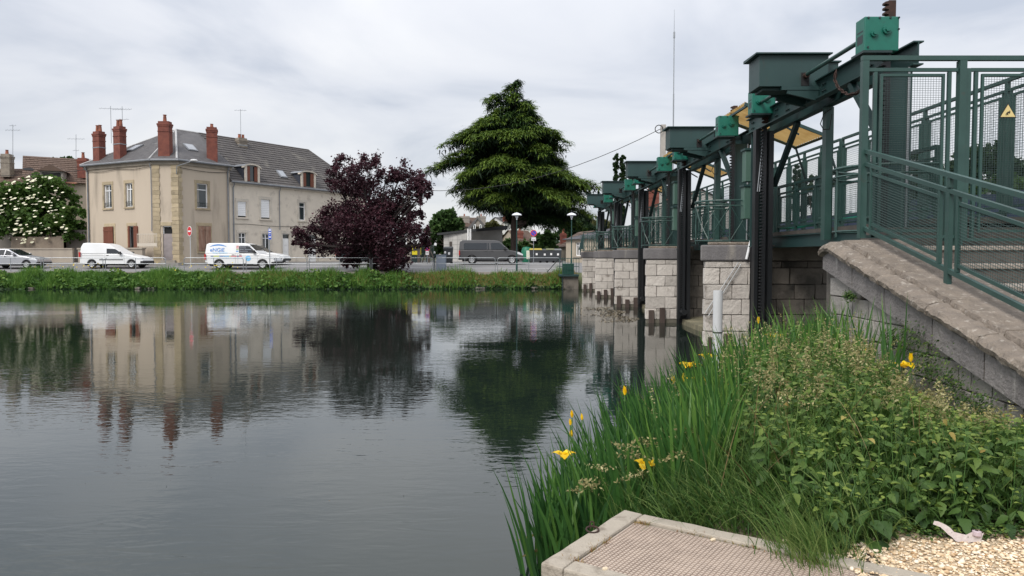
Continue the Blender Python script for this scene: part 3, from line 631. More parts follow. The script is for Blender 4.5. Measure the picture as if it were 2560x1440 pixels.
# curved dormers with side cheeks
def dormer(px0, px1, py0, py1):
    Yg = roofpt((px0+px1)/2, py1, e0, e1, g1); dist = None
    # wall plane parallel to the facade through the roof at the dormer foot
    base = P((px0+px1)/2, py1, Yg); d_ = (base-f2.pt(0, 0)).dot(f2.n); t0 = f2.tpx(px0, d_); t1 = f2.tpx(px1, d_); z0 = base.z-.1; z1 = ZY(py0, Yg)
    ex = 1.9
    mb = MB(); dn = MB()
    for tt in (t0, t1): dn.prism([f2.pt(tt, z0, d_), f2.pt(tt, z1-.15, d_), f2.pt(tt, z1-.15, d_-ex-.9), f2.pt(tt, z0, d_-.1)], f2.u*.05*(1 if tt == t0 else -1))
    dm = dn.build('dormer', mat('slate_cheek', (.035, .04, .055), .6), H2, world=True)
    wd = t1-t0; tm = (t0+t1)/2
    for (a_, b_) in ((t0, t0+.22), (t1-.22, t1)): f2.box(mb, a_, b_, z0, z1-.12, d_-.1, d_+.1)
    n_ = 8
    for i in range(n_):
        a0 = math.pi*(.1+.8*i/n_); a1 = math.pi*(.1+.8*(i+1)/n_)
        pa = (tm-math.cos(a0)*wd*.62, z1-.3+math.sin(a0)*.42); pb = (tm-math.cos(a1)*wd*.62, z1-.3+math.sin(a1)*.42)
        mb.prism([f2.pt(pa[0], pa[1], d_+.16), f2.pt(pb[0], pb[1], d_+.16), f2.pt(pb[0], pb[1]-.13, d_+.16), f2.pt(pa[0], pa[1]-.13, d_+.16)], -f2.n*.35)
    mb.build('stone_front', M_dress, dm, world=True)
    mb = MB()
    for i in range(n_):
        a0 = math.pi*(.1+.8*i/n_); a1 = math.pi*(.1+.8*(i+1)/n_)
        pa = (tm-math.cos(a0)*wd*.62, z1-.29+math.sin(a0)*.42); pb = (tm-math.cos(a1)*wd*.62, z1-.29+math.sin(a1)*.42)
        mb.quad(f2.pt(*pa, d_+.17), f2.pt(*pb, d_+.17), f2.pt(*pb, d_-ex), f2.pt(*pa, d_-ex))
    mb.build('dormer_roof', M_zinc, dm, world=True)
    mb = MB(); mb.quad(f2.pt(t0+.2, z0, d_-.04), f2.pt(t1-.2, z0, d_-.04), f2.pt(t1-.2, z1, d_-.04), f2.pt(t0+.2, z1, d_-.04)); mb.build('pane', M_pane, dm, world=True)
    shf = Fr((f2.pt(0, 0, d_).x, f2.pt(0, 0, d_).y), (f2.pt(9, 0, d_).x, f2.pt(9, 0, d_).y))
    for (a_, b_) in ((t0+.2, t0+.2+(wd-.4)*.3), (t1-.2-(wd-.4)*.3, t1-.2)):
        mb = MB(); f2.box(mb, a_, b_, z0+.15, z1-.14, d_+.0, d_+.06); mb.build('shutter', M_brown, dm, world=True)
dormer(614, 651, 413, 455); dormer(754, 790, 430, 468)
Ys = roofpt(703, 437, e0, e1, g1); skylight(rf2, 703, 437, Ys, .8, 1.0, f2.u, g0-e0); Ys = roofpt(712, 447, e0, e1, g1)
Yc = roofpt(603, 368, e0, e1, g1); c = P(603, 350, Yc+.3); chimney(H2, c.x, c.y, 11.6, ZY(343, c.y), .85, .7, .9, 2, mat('rendered_chimney', (.27, .235, .19), .9, col2=(.18, .155, .13), scale=3), .35, True)
c2_ = P(602, 340, c.y); aerial('', '', (c2_.x, c2_.y, ZY(345, c.y)), (c2_.x, c2_.y, ZY(273, c.y)), [(.96, .55, 4, .1)], parent=H2)
for px in (584, 699):
    t_ = f2.tpx(px); pipe('downpipe', [f2.pt(t_, E2-.1, .3), f2.pt(t_, E2-.45, .1), f2.pt(t_, 1.7 if px == 584 else 4.6, .1)], .06 if px == 584 else .04, M_zinc, H2)
pts = [f2.pt(tt, 4.95+.05*math.sin(tt), .06) for tt in np.linspace(.2, f2.len*.6, 9)]; pipe('facade_cable', pts, .018, M_blk, H2, 4)

# --- generic gabled house
def gable_house(name, label, a, b_, depth, z0, ze, zr, wall_m, roof_m, wins=(), group=None, tile=(.5, .45), hip=0.0):
    a = Vector(a); b_ = Vector(b_); fr = Fr((a.x, a.y), (b_.x, b_.y)); t = thing(name, label, 'house', ((a.x+b_.x)/2, (a.y+b_.y)/2, z0), 0, group)
    ops = [fr.rect(*w_[:4]) for w_ in wins]; ops = [(o[0], o[1], o[2], min(o[3], ze-.1)) for o in ops]
    facade(fr, z0-.3, ze, ops, t, wall_m)
    for o_, w_ in zip(ops, wins): window(fr, o_, t, w_[4] if len(w_) > 4 else 'sash2', None, sill=True)
    mb = MB(); dn = -fr.n*depth; Z = Vector((0, 0, 1)); L_ = fr.len
    for tt in (0, L_):
        p = fr.pt(tt, 0); ins = 0 if not hip else 0
        mb.poly([p+Z*(z0-.3), p+dn+Z*(z0-.3), p+dn+Z*ze] + ([] if hip else [p+dn/2+Z*(zr-.05)]) + [p+Z*ze])
    mb.quad(fr.pt(0, z0-.3)+dn, fr.pt(L_, z0-.3)+dn, fr.pt(L_, ze)+dn, fr.pt(0, ze)+dn); mb.build('side_wall', wall_m, t, world=True)
    mb = MB(); ov = .25; k = (zr-ze)/(depth/2)*ov
    e_0 = fr.pt(-.2, ze-k, ov); e_1 = fr.pt(L_+.2, ze-k, ov); r_0 = fr.pt(-.2+hip, zr, -depth/2); r_1 = fr.pt(L_+.2-hip, zr, -depth/2); q_0 = fr.pt(-.2, ze-k, -depth-ov); q_1 = fr.pt(L_+.2, ze-k, -depth-ov)
    tiled(mb, e_0, e_1, r_1, r_0, tile[0], tile[1], .05, .02); tiled(mb, q_1, q_0, r_0, r_1, 1, 1, .05)
    if hip: tiled(mb, e_1, q_1, r_1, r_1, tile[0], tile[1], .05, .02); tiled(mb, q_0, e_0, r_0, r_0, tile[0], tile[1], .05, .02)
    rf = mb.build('roof', roof_m, t, world=True); return t, fr, rf
M_old = mat('old_grey_render', (.30, .27, .24), .95, col2=(.22, .2, .18), scale=.8, contrast=1)
M_cream = mat('cream_render', (.45, .39, .31), .95, col2=(.38, .33, .26), scale=.8)
a = P(62, 445, 67); b_ = P(300, 445, 71)
H3, f3h, rf3 = gable_house('derelict_house', 'derelict house with a holed brown tile roof and small dormer behind the white flowering elder', (a.x, a.y, 0), (b_.x, b_.y, 0), 7, 1.6, 9.1, 11.6, M_cream, M_btile, [], tile=(.3, .33))
for (px, py, w_, h_) in ((70, 423, .9, .5), (142, 425, .5, .35), (178, 457, .9, .25)):
    e_0 = f3h.pt(0, 9.1); e_1 = f3h.pt(8, 9.1); r_1 = f3h.pt(8, 11.6, -3.5); Yq = roofpt(px, py, e_0, e_1, r_1); c = P(px, py, Yq-.12)
    mb = MB(); mb.poly([c+f3h.u*w_*math.cos(k)*rnd.uniform(.4, .6)+(r_1-e_1).normalized()*h_*math.sin(k)*rnd.uniform(.4, .7) for k in np.linspace(0, 5.6, 9)]); mb.build('roof_hole', M_void if px < 100 else mat('exposed_tile', (.33, .15, .09), .9), H3, world=True)
c = P(130, 440, 67.5); dq = MB(); f_ = Fr((c.x-.9, c.y-.3), (c.x+.9, c.y+.3)); f_.box(dq, 0, 1.8, 8.95, 9.9, -1.5, 0); dm = dq.build('dormer', M_old, H3, world=True)
mb = MB(); mb.quad(f_.pt(.15, 9.05, .02), f_.pt(1.65, 9.05, .02), f_.pt(1.65, 9.75, .02), f_.pt(.15, 9.75, .02)); mb.build('opening', M_void, dm, world=True)
mb = MB(); q = [f_.pt(-.2, 9.9, .2), f_.pt(.9, 10.5, .2), f_.pt(2.0, 9.9, .2)]; mb.prism(q, -f_.n*2.2); mb.build('dormer_roof', M_btile, dm, world=True)
c = P(18, 400, 69); chimney(H3, c.x, c.y, 9.5, ZY(383, 69), .8, .8, .1, 1, MATS['rendered_chimney'], .4); c = P(208, 400, 70); chimney(H3, c.x, c.y, 9.5, ZY(393, 70), .8, .7, .1, 1)
# gable-end house at the very left
a = P(-160, 500, 66); b_ = P(48, 500, 66.5)
H4, f4h, rf4 = gable_house('gable_house', 'grey rendered gable end house at the left edge behind the elder', (a.x, a.y, 0), (b_.x, b_.y, 0), 7.5, 1.6, 7.0, 10.4, M_old, M_btile, [])
for (px, y0, y1, D, hw) in ((32, 395, 312, 69, .65), (190, 404, 336, 72, .8)):
    aerial('roof_aerial', 'thin television aerial above the %s' % ('leftmost rendered chimney' if px == 32 else 'brown tiled derelict roof'), tuple(P(px, y0+12, D)), tuple(P(px, y1, D)), [(.86, hw, 5, .1), (.98 if px == 32 else .5, .3, 2, .1)])
# garden walls on the left
gw = Fr((-64, 62.6), (-36.9, 62.2)); mb = MB(); gw.box(mb, 0, gw.len, 1.5, 2.75, -.25, 0); gw.box(mb, 0, gw.len, 2.75, 2.86, -.3, .05)
o = mb.build('boundary_wall', MATS['blotchy_render']); tag(o, 'long low blotchy rendered wall with dark coping between the silver car and the white van', 'wall')
gw = Fr(tuple(P(28, 620, 63.4).xy), tuple(P(160, 620, 63.4).xy)); mb = MB(); gw.box(mb, 0, gw.len, 1.5, ZY(592, 63.4), -.35, 0); gw.box(mb, gw.len-.6, gw.len, 1.5, ZY(590, 63.4), -.4, .06)
o = mb.build('garden_wall', mat('crumbling_render', (.30, .25, .19), .95, col2=(.17, .13, .105), scale=1.2, bump=.02, bscale=5, contrast=1.3)); tag(o, 'higher crumbling brown garden wall under the flowering elder', 'wall')
gw = Fr(tuple(P(160, 620, 64.5).xy), tuple(P(224, 620, 65).xy)); mb = MB(); gw.box(mb, 0, gw.len, 1.5, ZY(575, 65), -.3, 0)
o = mb.build('garden_wall', M_old); tag(o, 'grey garden wall joining the corner house', 'wall')
# ============================================================ VEHICLES
M_cwhite = mat('car_white', (0.72, 0.73, 0.74), 0.25, col2=(0.66, 0.67, 0.67), scale=.8)
M_cgrey = mat('car_grey', (0.085, 0.085, 0.088), 0.3, metal=.3)
M_csilver = mat('car_silver', (0.42, 0.43, 0.46), 0.28, metal=.5)
M_cdark = mat('car_dark', (0.03, 0.04, 0.045), 0.3)
M_plast = mat('black_plastic', (0.025, 0.026, 0.028), 0.6)
M_tyre = mat('tyre', (0.025, 0.025, 0.026), 0.9); M_rim = mat('wheel_rim', (0.42, 0.43, 0.44), 0.4, metal=.5)
M_red = mat('red_lens', (0.45, 0.02, 0.02), 0.25); M_head = mat('headlight_lens', (0.6, 0.62, 0.64), 0.15)
def arch(cx, r, cz=.34, n=8, zb=.3):
    a0 = math.acos(min(1, 1)) ; return [(cx-r*math.cos(math.pi*i/n), max(zb, cz+r*math.sin(math.pi*i/n))) for i in range(n+1)]
def vehicle(name, label, cat, loc, rz, W, lower, upper, wheels, wr, paint, tum, sidewin, front, rear, group=None, trim=None, belt=1.1, glassrear=None, handles=(), mirror=None, bumper=None, skirt=None):
    t = thing(name, label, cat, loc, rz, group); hw = W/2
    zt = max(z for _, z in upper)
    def yy(z, s): return s*(hw-max(0, (z-belt))/(zt-belt)*tum)
    mb = MB()
    mb.prism([(x, -hw, z) for x, z in lower], (0, W, 0))
    k = len(mb.v); n = len(upper)
    mb.v += [(x, yy(z, -1), z) for x, z in upper]+[(x, yy(z, 1), z) for x, z in upper]
    mb.f.append(tuple(k+i for i in range(n))); mb.f.append(tuple(k+n+i for i in reversed(range(n)))); mb.m += [0, 0]
    for i in range(n): j = (i+1) % n; mb.f.append((k+i, k+j, k+n+j, k+n+i)); mb.m.append(0)
    body = mb.build('body', paint, t, bevel=.045)
    mb = MB(); mb.box(lower[0][0]+.25, -hw+.22, .22, lower[0][0]+abs(lower[0][0])*2-.3, hw-.22, .7); mb.build('underbody', M_plast, t)
    for s in (-1, 1):
        for wn in sidewin:
            mb = MB(); mb.poly([(x, yy(z, s)+s*.012, z) for x, z in wn]); mb.build('side_window', M_glass, body)
            cxm = sum(x for x, _ in wn)/len(wn); czm = sum(z for _, z in wn)/len(wn)
        for (x, z, l_) in handles:
            mb = MB(); mb.box(x, s*(hw+.002)-.012, z, x+l_, s*(hw+.002)+.018, z+.05); mb.build('door_handle', M_plast, body)
        for x in wheels:
            mb = MB(); wy = s*(hw-.12)
            mb.lathe([(.05, -.11), (wr*.6, -.11), (wr*.93, -.1), (wr, -.05), (wr, .05), (wr*.93, .1), (wr*.6, .11), (.05, .11)], (x, wy, wr), 20, 'y'); wh = mb.build('wheel', M_tyre, t, smooth=True)
            mb = MB(); y0 = wy+s*.112; mb.lathe([(.0, 0), (wr*.18, s*.01), (wr*.2, 0), (wr*.52, -.0), (wr*.60, s*.012), (wr*.64, 0)], (x, y0, wr), 16, 'y')
            mb.build('hubcap', M_rim, wh, smooth=True)
            mb = MB()
            for q in range(5): a_ = q*2*math.pi/5; mb.box(x+math.cos(a_)*wr*.38-.03, y0-.002, wr+math.sin(a_)*wr*.38-.03, x+math.cos(a_)*wr*.38+.03, y0+s*.004, wr+math.sin(a_)*wr*.38+.03)
            mb.build('hub_hole', M_blk, wh)
        if mirror: mb = MB(); mb.box(mirror[0]-.1, s*(hw+.02), mirror[1]-.1, mirror[0]+.08, s*(hw+.2), mirror[1]+.1); mb.build('mirror', mirror[2] if len(mirror) > 2 else M_plast, body, bevel=.02)
        if skirt: mb = MB(); mb.box(skirt[0], s*hw-.01, skirt[2], skirt[1], s*(hw+.018), skirt[3]); mb.build('side_trim', M_plast, body)
        for (x0, x1, z0, z1, mm) in rear: mb = MB(); mb.box(x0, s*hw*.99-.11, z0, x1, s*(hw+.006), z1); mb.build('tail_light', mm, body)
        for pts in front: mb = MB(); mb.prism([(x, s*(hw-.28), z) for x, z in pts], (0, s*.285, 0)); mb.build('headlight', M_head, body, bevel=.01)
    # windscreen across the width
    if glassrear:
        for (x0, z0, x1, z1) in glassrear:
            a_, b_ = yy(z0, -1)+.09, yy(z1, -1)+.09; nx, nz = (z0-z1), (x1-x0); l_ = math.hypot(nx, nz); nx, nz = nx/l_*.012, nz/l_*.012
            if nz < 0: nx, nz = -nx, -nz
            mb = MB(); mb.quad((x0+nx, a_, z0+nz), (x0+nx, -a_, z0+nz), (x1+nx, -b_, z1+nz), (x1+nx, b_, z1+nz)); mb.build('windscreen', M_glass, body)
    if bumper:
        for (x0, x1, z0, z1) in bumper: mb = MB(); mb.box(x0, -hw-.01, z0, x1, hw+.01, z1); mb.build('bumper', trim or M_plast, body, bevel=.03)
    return t, body
def seam(body, pts, hw, s=-1, r=.008):
    mb = MB()
    for (a, b_) in zip(pts[:-1], pts[1:]): mb.beam((a[0], s*(hw+.001), a[1]), (b_[0], s*(hw+.001), b_[1]), r, r, (0, 1, 0))
    mb.build('panel_seam', M_plast, body)
def text(body, size, m, parent, loc, rot, ext=.004, name='lettering', align='LEFT'):
    c = bpy.data.curves.new('lettering', 'FONT'); c.body = body; c.size = size; c.extrude = ext; c.align_x = align; c.resolution_u = 3
    o = bpy.data.objects.new('lettering', c); COL.objects.link(o); dg = bpy.context.evaluated_depsgraph_get(); me = bpy.data.meshes.new_from_object(o.evaluated_get(dg)); bpy.data.objects.remove(o)
    me.name = name; me.materials.clear(); me.materials.append(m); q = mkobj(name, me, parent, loc); q.rotation_euler = rot; return q

# panel van with lettering
def panel_van(name, label, loc, paint, glazed=False, L_=5.1, H=1.93):
    h = L_/2; k = h/2.5
    lower = [(-h, .4)]+arch(-1.5*k, .40, .34)+arch(1.62*k, .40, .34)+[(h-.03, .36), (h, .62), (h-.1, .84), (h-.45, 1.02), (h-1.15, 1.14), (-h+.0, 1.14)]
    upper = [(-h, 1.141), (h-1.15, 1.141), (h-1.95, H-.08), (h-2.3, H-.01), (h-2.8, H+.0), (-h+.25, H), (-h+.06, H-.10)]
    door = [(h-2.62, 1.20), (h-1.30, 1.20), (h-1.78, 1.60), (h-1.98, 1.73), (h-2.58, 1.73), (h-2.66, 1.68)]
    wins = [door]
    if glazed: wins += [[(-h+.42, 1.2), (-.35, 1.2), (-.35, 1.72), (-h+.46, 1.72), (-h+.38, 1.62)], [(-.29, 1.2), (h-2.78, 1.2), (h-2.82, 1.72), (-.29, 1.72)]]
    t, b_ = vehicle(name, label, 'van', loc, 0, 1.92, lower, upper, (-1.5*k, 1.62*k), .345, paint, .16, wins, [[(h-.52, .82), (h-.05, .70), (h-.02, .80), (h-.35, .98), (h-.62, 1.0)]], [(-h-.012, -h+.08, .72, 1.12, M_red)],
        belt=1.14, glassrear=[(h-1.2, 1.15, h-1.9, H-.1)], handles=[(h-2.62, 1.03, .18), (h-3.15, 1.03, .18)], mirror=(h-1.5, 1.3), bumper=[(h-.25, h+.03, .28, .55), (-h-.05, -h+.2, .34, .5)], skirt=(-.95, .98*k, .3, .42))
    hw = .96
    seam(b_, [(h-2.72, .42), (h-2.72, 1.13)], hw); seam(b_, [(h-1.25, .45), (h-1.25, 1.0), (h-1.05, 1.13)], hw); seam(b_, [(-h+1.95, 1.06), (h-2.72, 1.06)], hw); seam(b_, [(-.33, .42), (-.33, 1.13)], hw)
    return t, b_
xe = (XY(513, 55.3)+XY(697, 55.3))/2
ev, eb = panel_van('panel_van', 'white panel van with blue energy company lettering and a rainbow stripe, parked before the corner', (xe, 55.8, roadz(55.8)+.012), M_cwhite, L_=5.15)
M_blue = mat('logo_blue', (0.06, 0.24, 0.62), .5); M_lb = mat('light_blue_vinyl', (0.20, 0.50, 0.78), .5); M_gtx = mat('grey_lettering', (.25, .27, .32), .6)
hw = .965; yv = lambda z: -(hw-max(0, z-1.14)/(1.93-1.14)*.16)-.008
tl = math.atan2(.16, .79)
text('eNGiE', .40, M_blue, eb, (-2.22, yv(1.26)-.004, 1.30), (R(90)-tl, 0, 0))
mb = MB()
for i in range(10):
    a0 = -1+2*i/10; a1 = -1+2*(i+1)/10; f_ = lambda q: (-1.62+q*.62, 1.66+.13*(1-q*q)); g_ = lambda q: .045*(1-q*q)**.7+.006
    p0, p1 = f_(a0), f_(a1); mb.quad((p0[0], yv(p0[1]), p0[1]-g_(a0)), (p1[0], yv(p1[1]), p1[1]-g_(a1)), (p1[0], yv(p1[1]), p1[1]+g_(a1)), (p0[0], yv(p0[1]), p0[1]+g_(a0)))
mb.build('logo_arc', M_blue, eb)
def printbars(x0, z, spans, h, m, parent, slope=True):
    # illegible small print: short strokes the size of the words
    x = x0
    for w_ in spans:
        k = max(1, int(w_/.055)); mb = MB()
        for i in range(k): mb.quad((x+w_*i/k, yv(z)-.002, z), (x+w_*(i+.7)/k, yv(z)-.002, z), (x+w_*(i+.7)/k, yv(z+h)-.002, z+h*(1 if i else 1.35)), (x+w_*i/k, yv(z+h)-.002, z+h*(1 if i else 1.35)))
        x += w_+.06; mb.build('small_print', m, parent)
printbars(-2.0, 1.17, (.42, .62), .055, M_lb, eb)
for i, (c_, txt) in enumerate((((.45, .08, .08), (.5, .25)), ((.5, .08, .05), (.45,)), ((.25, .4, .15), (.3, .5)), ((.06, .25, .6), (.6,)))):
    z = 1.66-.125*i; mb = MB(); mb.quad((-.28, yv(z), z), (-.10, yv(z), z), (-.10, yv(z+.07), z+.07), (-.28, yv(z+.07), z+.07)); mb.build('vinyl_square', mat('vinyl_%d' % i, c_, .5), eb)
    printbars(.0, z+.015, txt, .045, M_gtx, eb)
cols = [(.02, .1, .25), (.45, .55, .02), (.02, .15, .45), (.05, .35, .65), (.5, .5, .02), (.6, .03, .05), (.03, .05, .2), (.6, .02, .1)]
ws_ = [.2, .42, .3, .42, .1, .42, .15, .22]; x = -2.15
for i, (c_, w_) in enumerate(zip(cols, ws_)):
    mb = MB(); mb.quad((x, -hw-.003, .93), (x+w_, -hw-.003, .93), (x+w_, -hw-.003, .985), (x, -hw-.003, .985)); mb.build('stripe', mat('stripe_%d' % i, c_, .5), eb); x += w_*1.04
printbars(-2.15, .80, (.55, .12, .6, .12, .75), .05, M_lb, eb)
mb = MB(); mb.lathe([(0, 0), (.2, 0), (.2, -.004), (0, -.004)], (.62, -hw-.004, .80), 18, 'y'); mb.build('round_sticker', M_lb, eb)
mb = MB(); mb.tube((.5, -.5, 1.93), (.15, -.55, 2.15), .01, 4); mb.build('antenna', M_plast, eb)
# grey minibus
xg = (XY(1150, 60.6)+XY(1306, 60.6))/2
gv, gb = panel_van('minibus', 'dark grey long minibus with tinted windows parked beneath the big cedar', (xg, 61.4, roadz(61.4)+.012), M_cgrey, True, 5.25, 1.96)
# white high-roofed van
xw = (XY(203, 50*1.0+6)+XY(362, 56))/2; h = 2.25
h = 2.38
lower = [(-h, .38)]+arch(-1.48, .36, .32)+arch(1.5, .36, .32)+[(h-.02, .38), (h, .60), (h-.12, .78), (h-.5, .90), (h-1.42, 1.08), (-h+.02, 1.08)]
upper = [(-h+.02, 1.081), (h-1.42, 1.081), (h-2.15, 1.50), (h-2.55, 1.78), (h-3.0, 1.88), (-h+.5, 1.92), (-h+.2, 1.88), (-h+.06, 1.6)]
wv, wb = vehicle('small_van', 'white small van with a high moulded roof parked by the terrace wall', 'van', (xw, 56.6, roadz(56.6)+.012), 0, 1.72, lower, upper, (-1.48, 1.5), .30, M_cwhite, .14,
    [[(h-2.72, 1.12), (h-1.52, 1.12), (h-2.1, 1.46), (h-2.74, 1.48)]], [[(h-.5, .66), (h-.06, .62), (h-.08, .76), (h-.5, .86)]], [(-h-.01, -h+.09, .85, 1.22, M_red)], belt=1.08, glassrear=[(h-1.48, 1.10, h-2.14, 1.47)],
    handles=[(h-2.74, .95, .16)], mirror=(h-1.68, 1.16), bumper=[(h-.2, h+.03, .30, .56)], skirt=(-.9, .9, .62, .68))
seam(wb, [(h-2.85, .42), (h-2.85, 1.07)], .86); seam(wb, [(h-1.4, .42), (h-1.4, 1.05)], .86); seam(wb, [(-h+.1, 1.0), (h-2.95, 1.0)], .86, r=.015); seam(wb, [(-h+.1, 1.1), (h-2.95, 1.09)], .85, r=.012)
# silver car at the left edge
def saloon(name, label, loc, paint, rz=0, L_=4.35, H=1.5):
    h = L_/2
    lower = [(-h+.05, .36)]+arch(-h+.85, .35, .31)+arch(h-.85, .35, .31)+[(h-.05, .36), (h, .55), (h-.08, .72), (h-.7, .88), (h-1.35, .98), (-h+.3, 1.02), (-h+.02, .92), (-h, .6)]
    upper = [(-h+.3, 1.021), (h-1.35, .981), (h-1.9, 1.25), (h-2.3, H-.03), (h-2.7, H), (-h+1.1, H-.03), (-h+.6, 1.25)]
    t, b_ = vehicle(name, label, 'car', loc, rz, 1.76, lower, upper, (-h+.85, h-.85), .305, paint, .2,
        [[(h-2.45, 1.03), (h-1.5, 1.01), (h-1.95, 1.24), (h-2.4, H-.09)], [(-h+.75, 1.05), (h-2.52, 1.03), (h-2.48, H-.08), (-h+1.15, H-.1), (-h+.8, 1.25)]],
        [[(h-.62, .66), (h-.05, .6), (h-.08, .7), (h-.62, .84)]], [(-h-.0, -h+.12, .72, .95, M_red)], belt=1.0, glassrear=[(h-1.4, 1.0, h-2.26, H-.05), (-h+.34, 1.04, -h+1.06, H-.05)], handles=[(h-2.5, .88, .16), (-h+1.1, .9, .16)], mirror=(h-1.75, 1.08, paint), bumper=[(h-.12, h+.02, .32, .5)])
    return t, b_
saloon('parked_car', 'silver grey hatchback cut off by the left edge of the photo', (XY(98, 55.5)-2.2, 56.2, roadz(56.2)+.012), M_csilver)
saloon('parked_car', 'white car mostly hidden behind the lettered panel van', (XY(712, 60)-2.1, 60.5, roadz(60.5)+.012), M_cwhite, H=1.62)
saloon('parked_car', 'dark car seen through the lower branches of the purple-leaved tree', (XY(905, 60), 61.0, roadz(61)+.012), M_cdark, H=1.62)

# ============================================================ RAILINGS, SIGNS AND STREET FURNITURE
rail_spans = [(-160, -55), (-50, 102), (108, 257), (263, 414), (460, 608), (615, 767), (773, 925), (930, 1082), (1086, 1238), (1244, 1400)]
names = ['leftmost of all', 'in front of the silver car', 'between the silver car and the white high-roofed van', 'before the bonnet of the white high-roofed van', 'before the rear of the lettered panel van', 'before the front of the lettered panel van', 'left of the purple tree trunk', 'right of the purple tree trunk', 'before the grey box cabinet and the minibus rear', 'the one nearest the weir bridge']
for (a, b_), nm in zip(rail_spans, names):
    x0 = XY(a, 52.0); x1 = XY(b_, 52.0); zb = 1.08; t = thing('hoop_railing', 'galvanised tube railing section with rounded corners, '+nm, 'railing', ((x0+x1)/2, 52.0, zb), 0, 'quayside tube railings')
    zt = zb+.99; r = .16; mb = MB(); pts = [(x0, 52, zb-.02), (x0, 52, zt-r)]+[(x0+r-r*math.cos(q), 52, zt-r+r*math.sin(q)) for q in np.linspace(.3, 1.57, 4)]+[(x1-r+r*math.cos(q), 52, zt-r+r*math.sin(q)) for q in np.linspace(1.57, .3, 4)]+[(x1, 52, zt-r), (x1, 52, zb-.02)]
    mb.path(pts, .025, 6); mb.build('hoop', M_galv, t, world=True, smooth=True)
    mb = MB(); mb.tube((x0, 52, zb+.58), (x1, 52, zb+.58), .02, 6); mb.build('mid_rail', M_galv, t, world=True, smooth=True)
    mb = MB(); mb.tube(((x0+x1)/2, 52, zb-.02), ((x0+x1)/2, 52, zt-.02), .022, 6); mb.build('post', M_galv, t, world=True, smooth=True)
M_sr = mat('sign_red', (.55, .02, .03), .4); M_sw = mat('sign_white', (.75, .75, .75), .4); M_sb = mat('sign_blue', (.02, .07, .45), .4)
def disc(mb, c, r0, r1, y, n=24):
    for i in range(n):
        a0 = 2*math.pi*i/n; a1 = 2*math.pi*(i+1)/n
        mb.quad((c[0]+r0*math.cos(a0), y, c[1]+r0*math.sin(a0)), (c[0]+r1*math.cos(a0), y, c[1]+r1*math.sin(a0)), (c[0]+r1*math.cos(a1), y, c[1]+r1*math.sin(a1)), (c[0]+r0*math.cos(a1), y, c[1]+r0*math.sin(a1)))
def round_sign(name, label, px, py, Y, rpx, kind, zb, rz=0, plates=()):
    c = P(px, py, Y); r = rpx*Y/FPX; t = thing(name, label, 'sign', (c.x, Y, zb), rz); z = c.z-zb
    mb = MB(); mb.tube((0, .04, -.05), (0, .04, z+r*.9), .032, 8); mb.build('post', M_galv if kind != 'noentry' else M_pipe, t, smooth=True)
    mb = MB(); mb.lathe([(0, -.015), (r, -.015), (r, .0), (0, .0)], (0, 0, z), 24, 'y'); p = mb.build('plate', M_sw, t)
    if kind == 'noentry':
        mb = MB(); disc(mb, (0, z), 0, r*.9, -.019); mb.build('red_disc', M_sr, p); mb = MB(); mb.box(-r*.62, -.026, z-r*.14, r*.62, -.022, z+r*.14); mb.build('white_bar', M_sw, p)
    else:
        mb = MB(); disc(mb, (0, z), 0, r*.78, -.019); mb.build('blue_disc', M_sb, p); mb = MB(); disc(mb, (0, z), r*.74, r*.98, -.023); mb.beam((-r*.56, -.023, z+r*.56), (r*.56, -.023, z-r*.56), .002, r*.18, (0, 1, 0)) if False else None
        d_ = r*.56; w_ = r*.10; mb.quad((-d_-w_*.7, -.024, z+d_-w_*.7), (-d_+w_*.7, -.024, z+d_+w_*.7), (d_+w_*.7, -.024, z-d_+w_*.7), (d_-w_*.7, -.024, z-d_-w_*.7)); mb.build('red_ring_and_bar', M_sr, p)
    for (dz, hh, ww) in plates:
        mb = MB(); mb.box(-ww/2, -.015, z+dz-hh/2, ww/2, .0, z+dz+hh/2); q = mb.build('supplementary_plate', M_sw, t); 
        mb = MB()
        for k in range(4): mb.box(-ww*.38+k*ww*.2, -.019, z+dz-hh*.12, -ww*.38+k*ww*.2+ww*.14, -.016, z+dz+hh*.16)
        mb.build('plate_text', M_plast, q)
    return t
round_sign('no_entry_sign', 'round red no entry sign with white bar on a pole before the corner house', 474, 578, 56.5, 12.5, 'noentry', roadz(56.5), -.75)
round_sign('no_parking_sign', 'blue and red no parking sign with two small plates beside the bins', 1334, 583, 63, 8.3, 'nopark', 1.56, plates=((-.40, .13, .36), (-.55, .17, .40)))
round_sign('no_parking_sign', 'small no parking sign near the yellow containers', 1068, 621, 62, 6.5, 'nopark', 1.56, plates=((-.38, .3, .26),))
bs = thing('parking_sign', 'tall blue sign with white print on a grey pole before the lettered van', 'sign', (XY(674, 53.2), 53.2, roadz(53.2)))
z1 = ZY(571, 53.2)-roadz(53.2); mb = MB(); mb.tube((0, .03, -.05), (0, .03, z1+.1), .035, 8); mb.build('post', M_galv, bs, smooth=True); mb = MB(); mb.box(-.07, -.02, z1-.8, .17, 0, z1-.02); sp_ = mb.build('plate', M_sw, bs)
mb = MB(); mb.box(-.055, -.028, z1-.785, .155, -.021, z1-.035); mb.build('blue_field', M_sb, sp_); mb = MB()
for zz, hh, a_, b_ in ((.12, .1, -.03, .13), (.30, .08, -.03, .13), (.45, .05, .02, .08), (.62, .09, -.02, .12)): mb.box(a_, -.033, z1-zz-hh/2, b_, -.029, z1-zz+hh/2)
mb.build('white_print', M_sw, sp_); mb = MB(); mb.box(-.09, -.02, z1-.65, -.075, .35, z1); mb.build('side_plate', mat('dark_teal_plate', (.03, .08, .09), .5), bs)
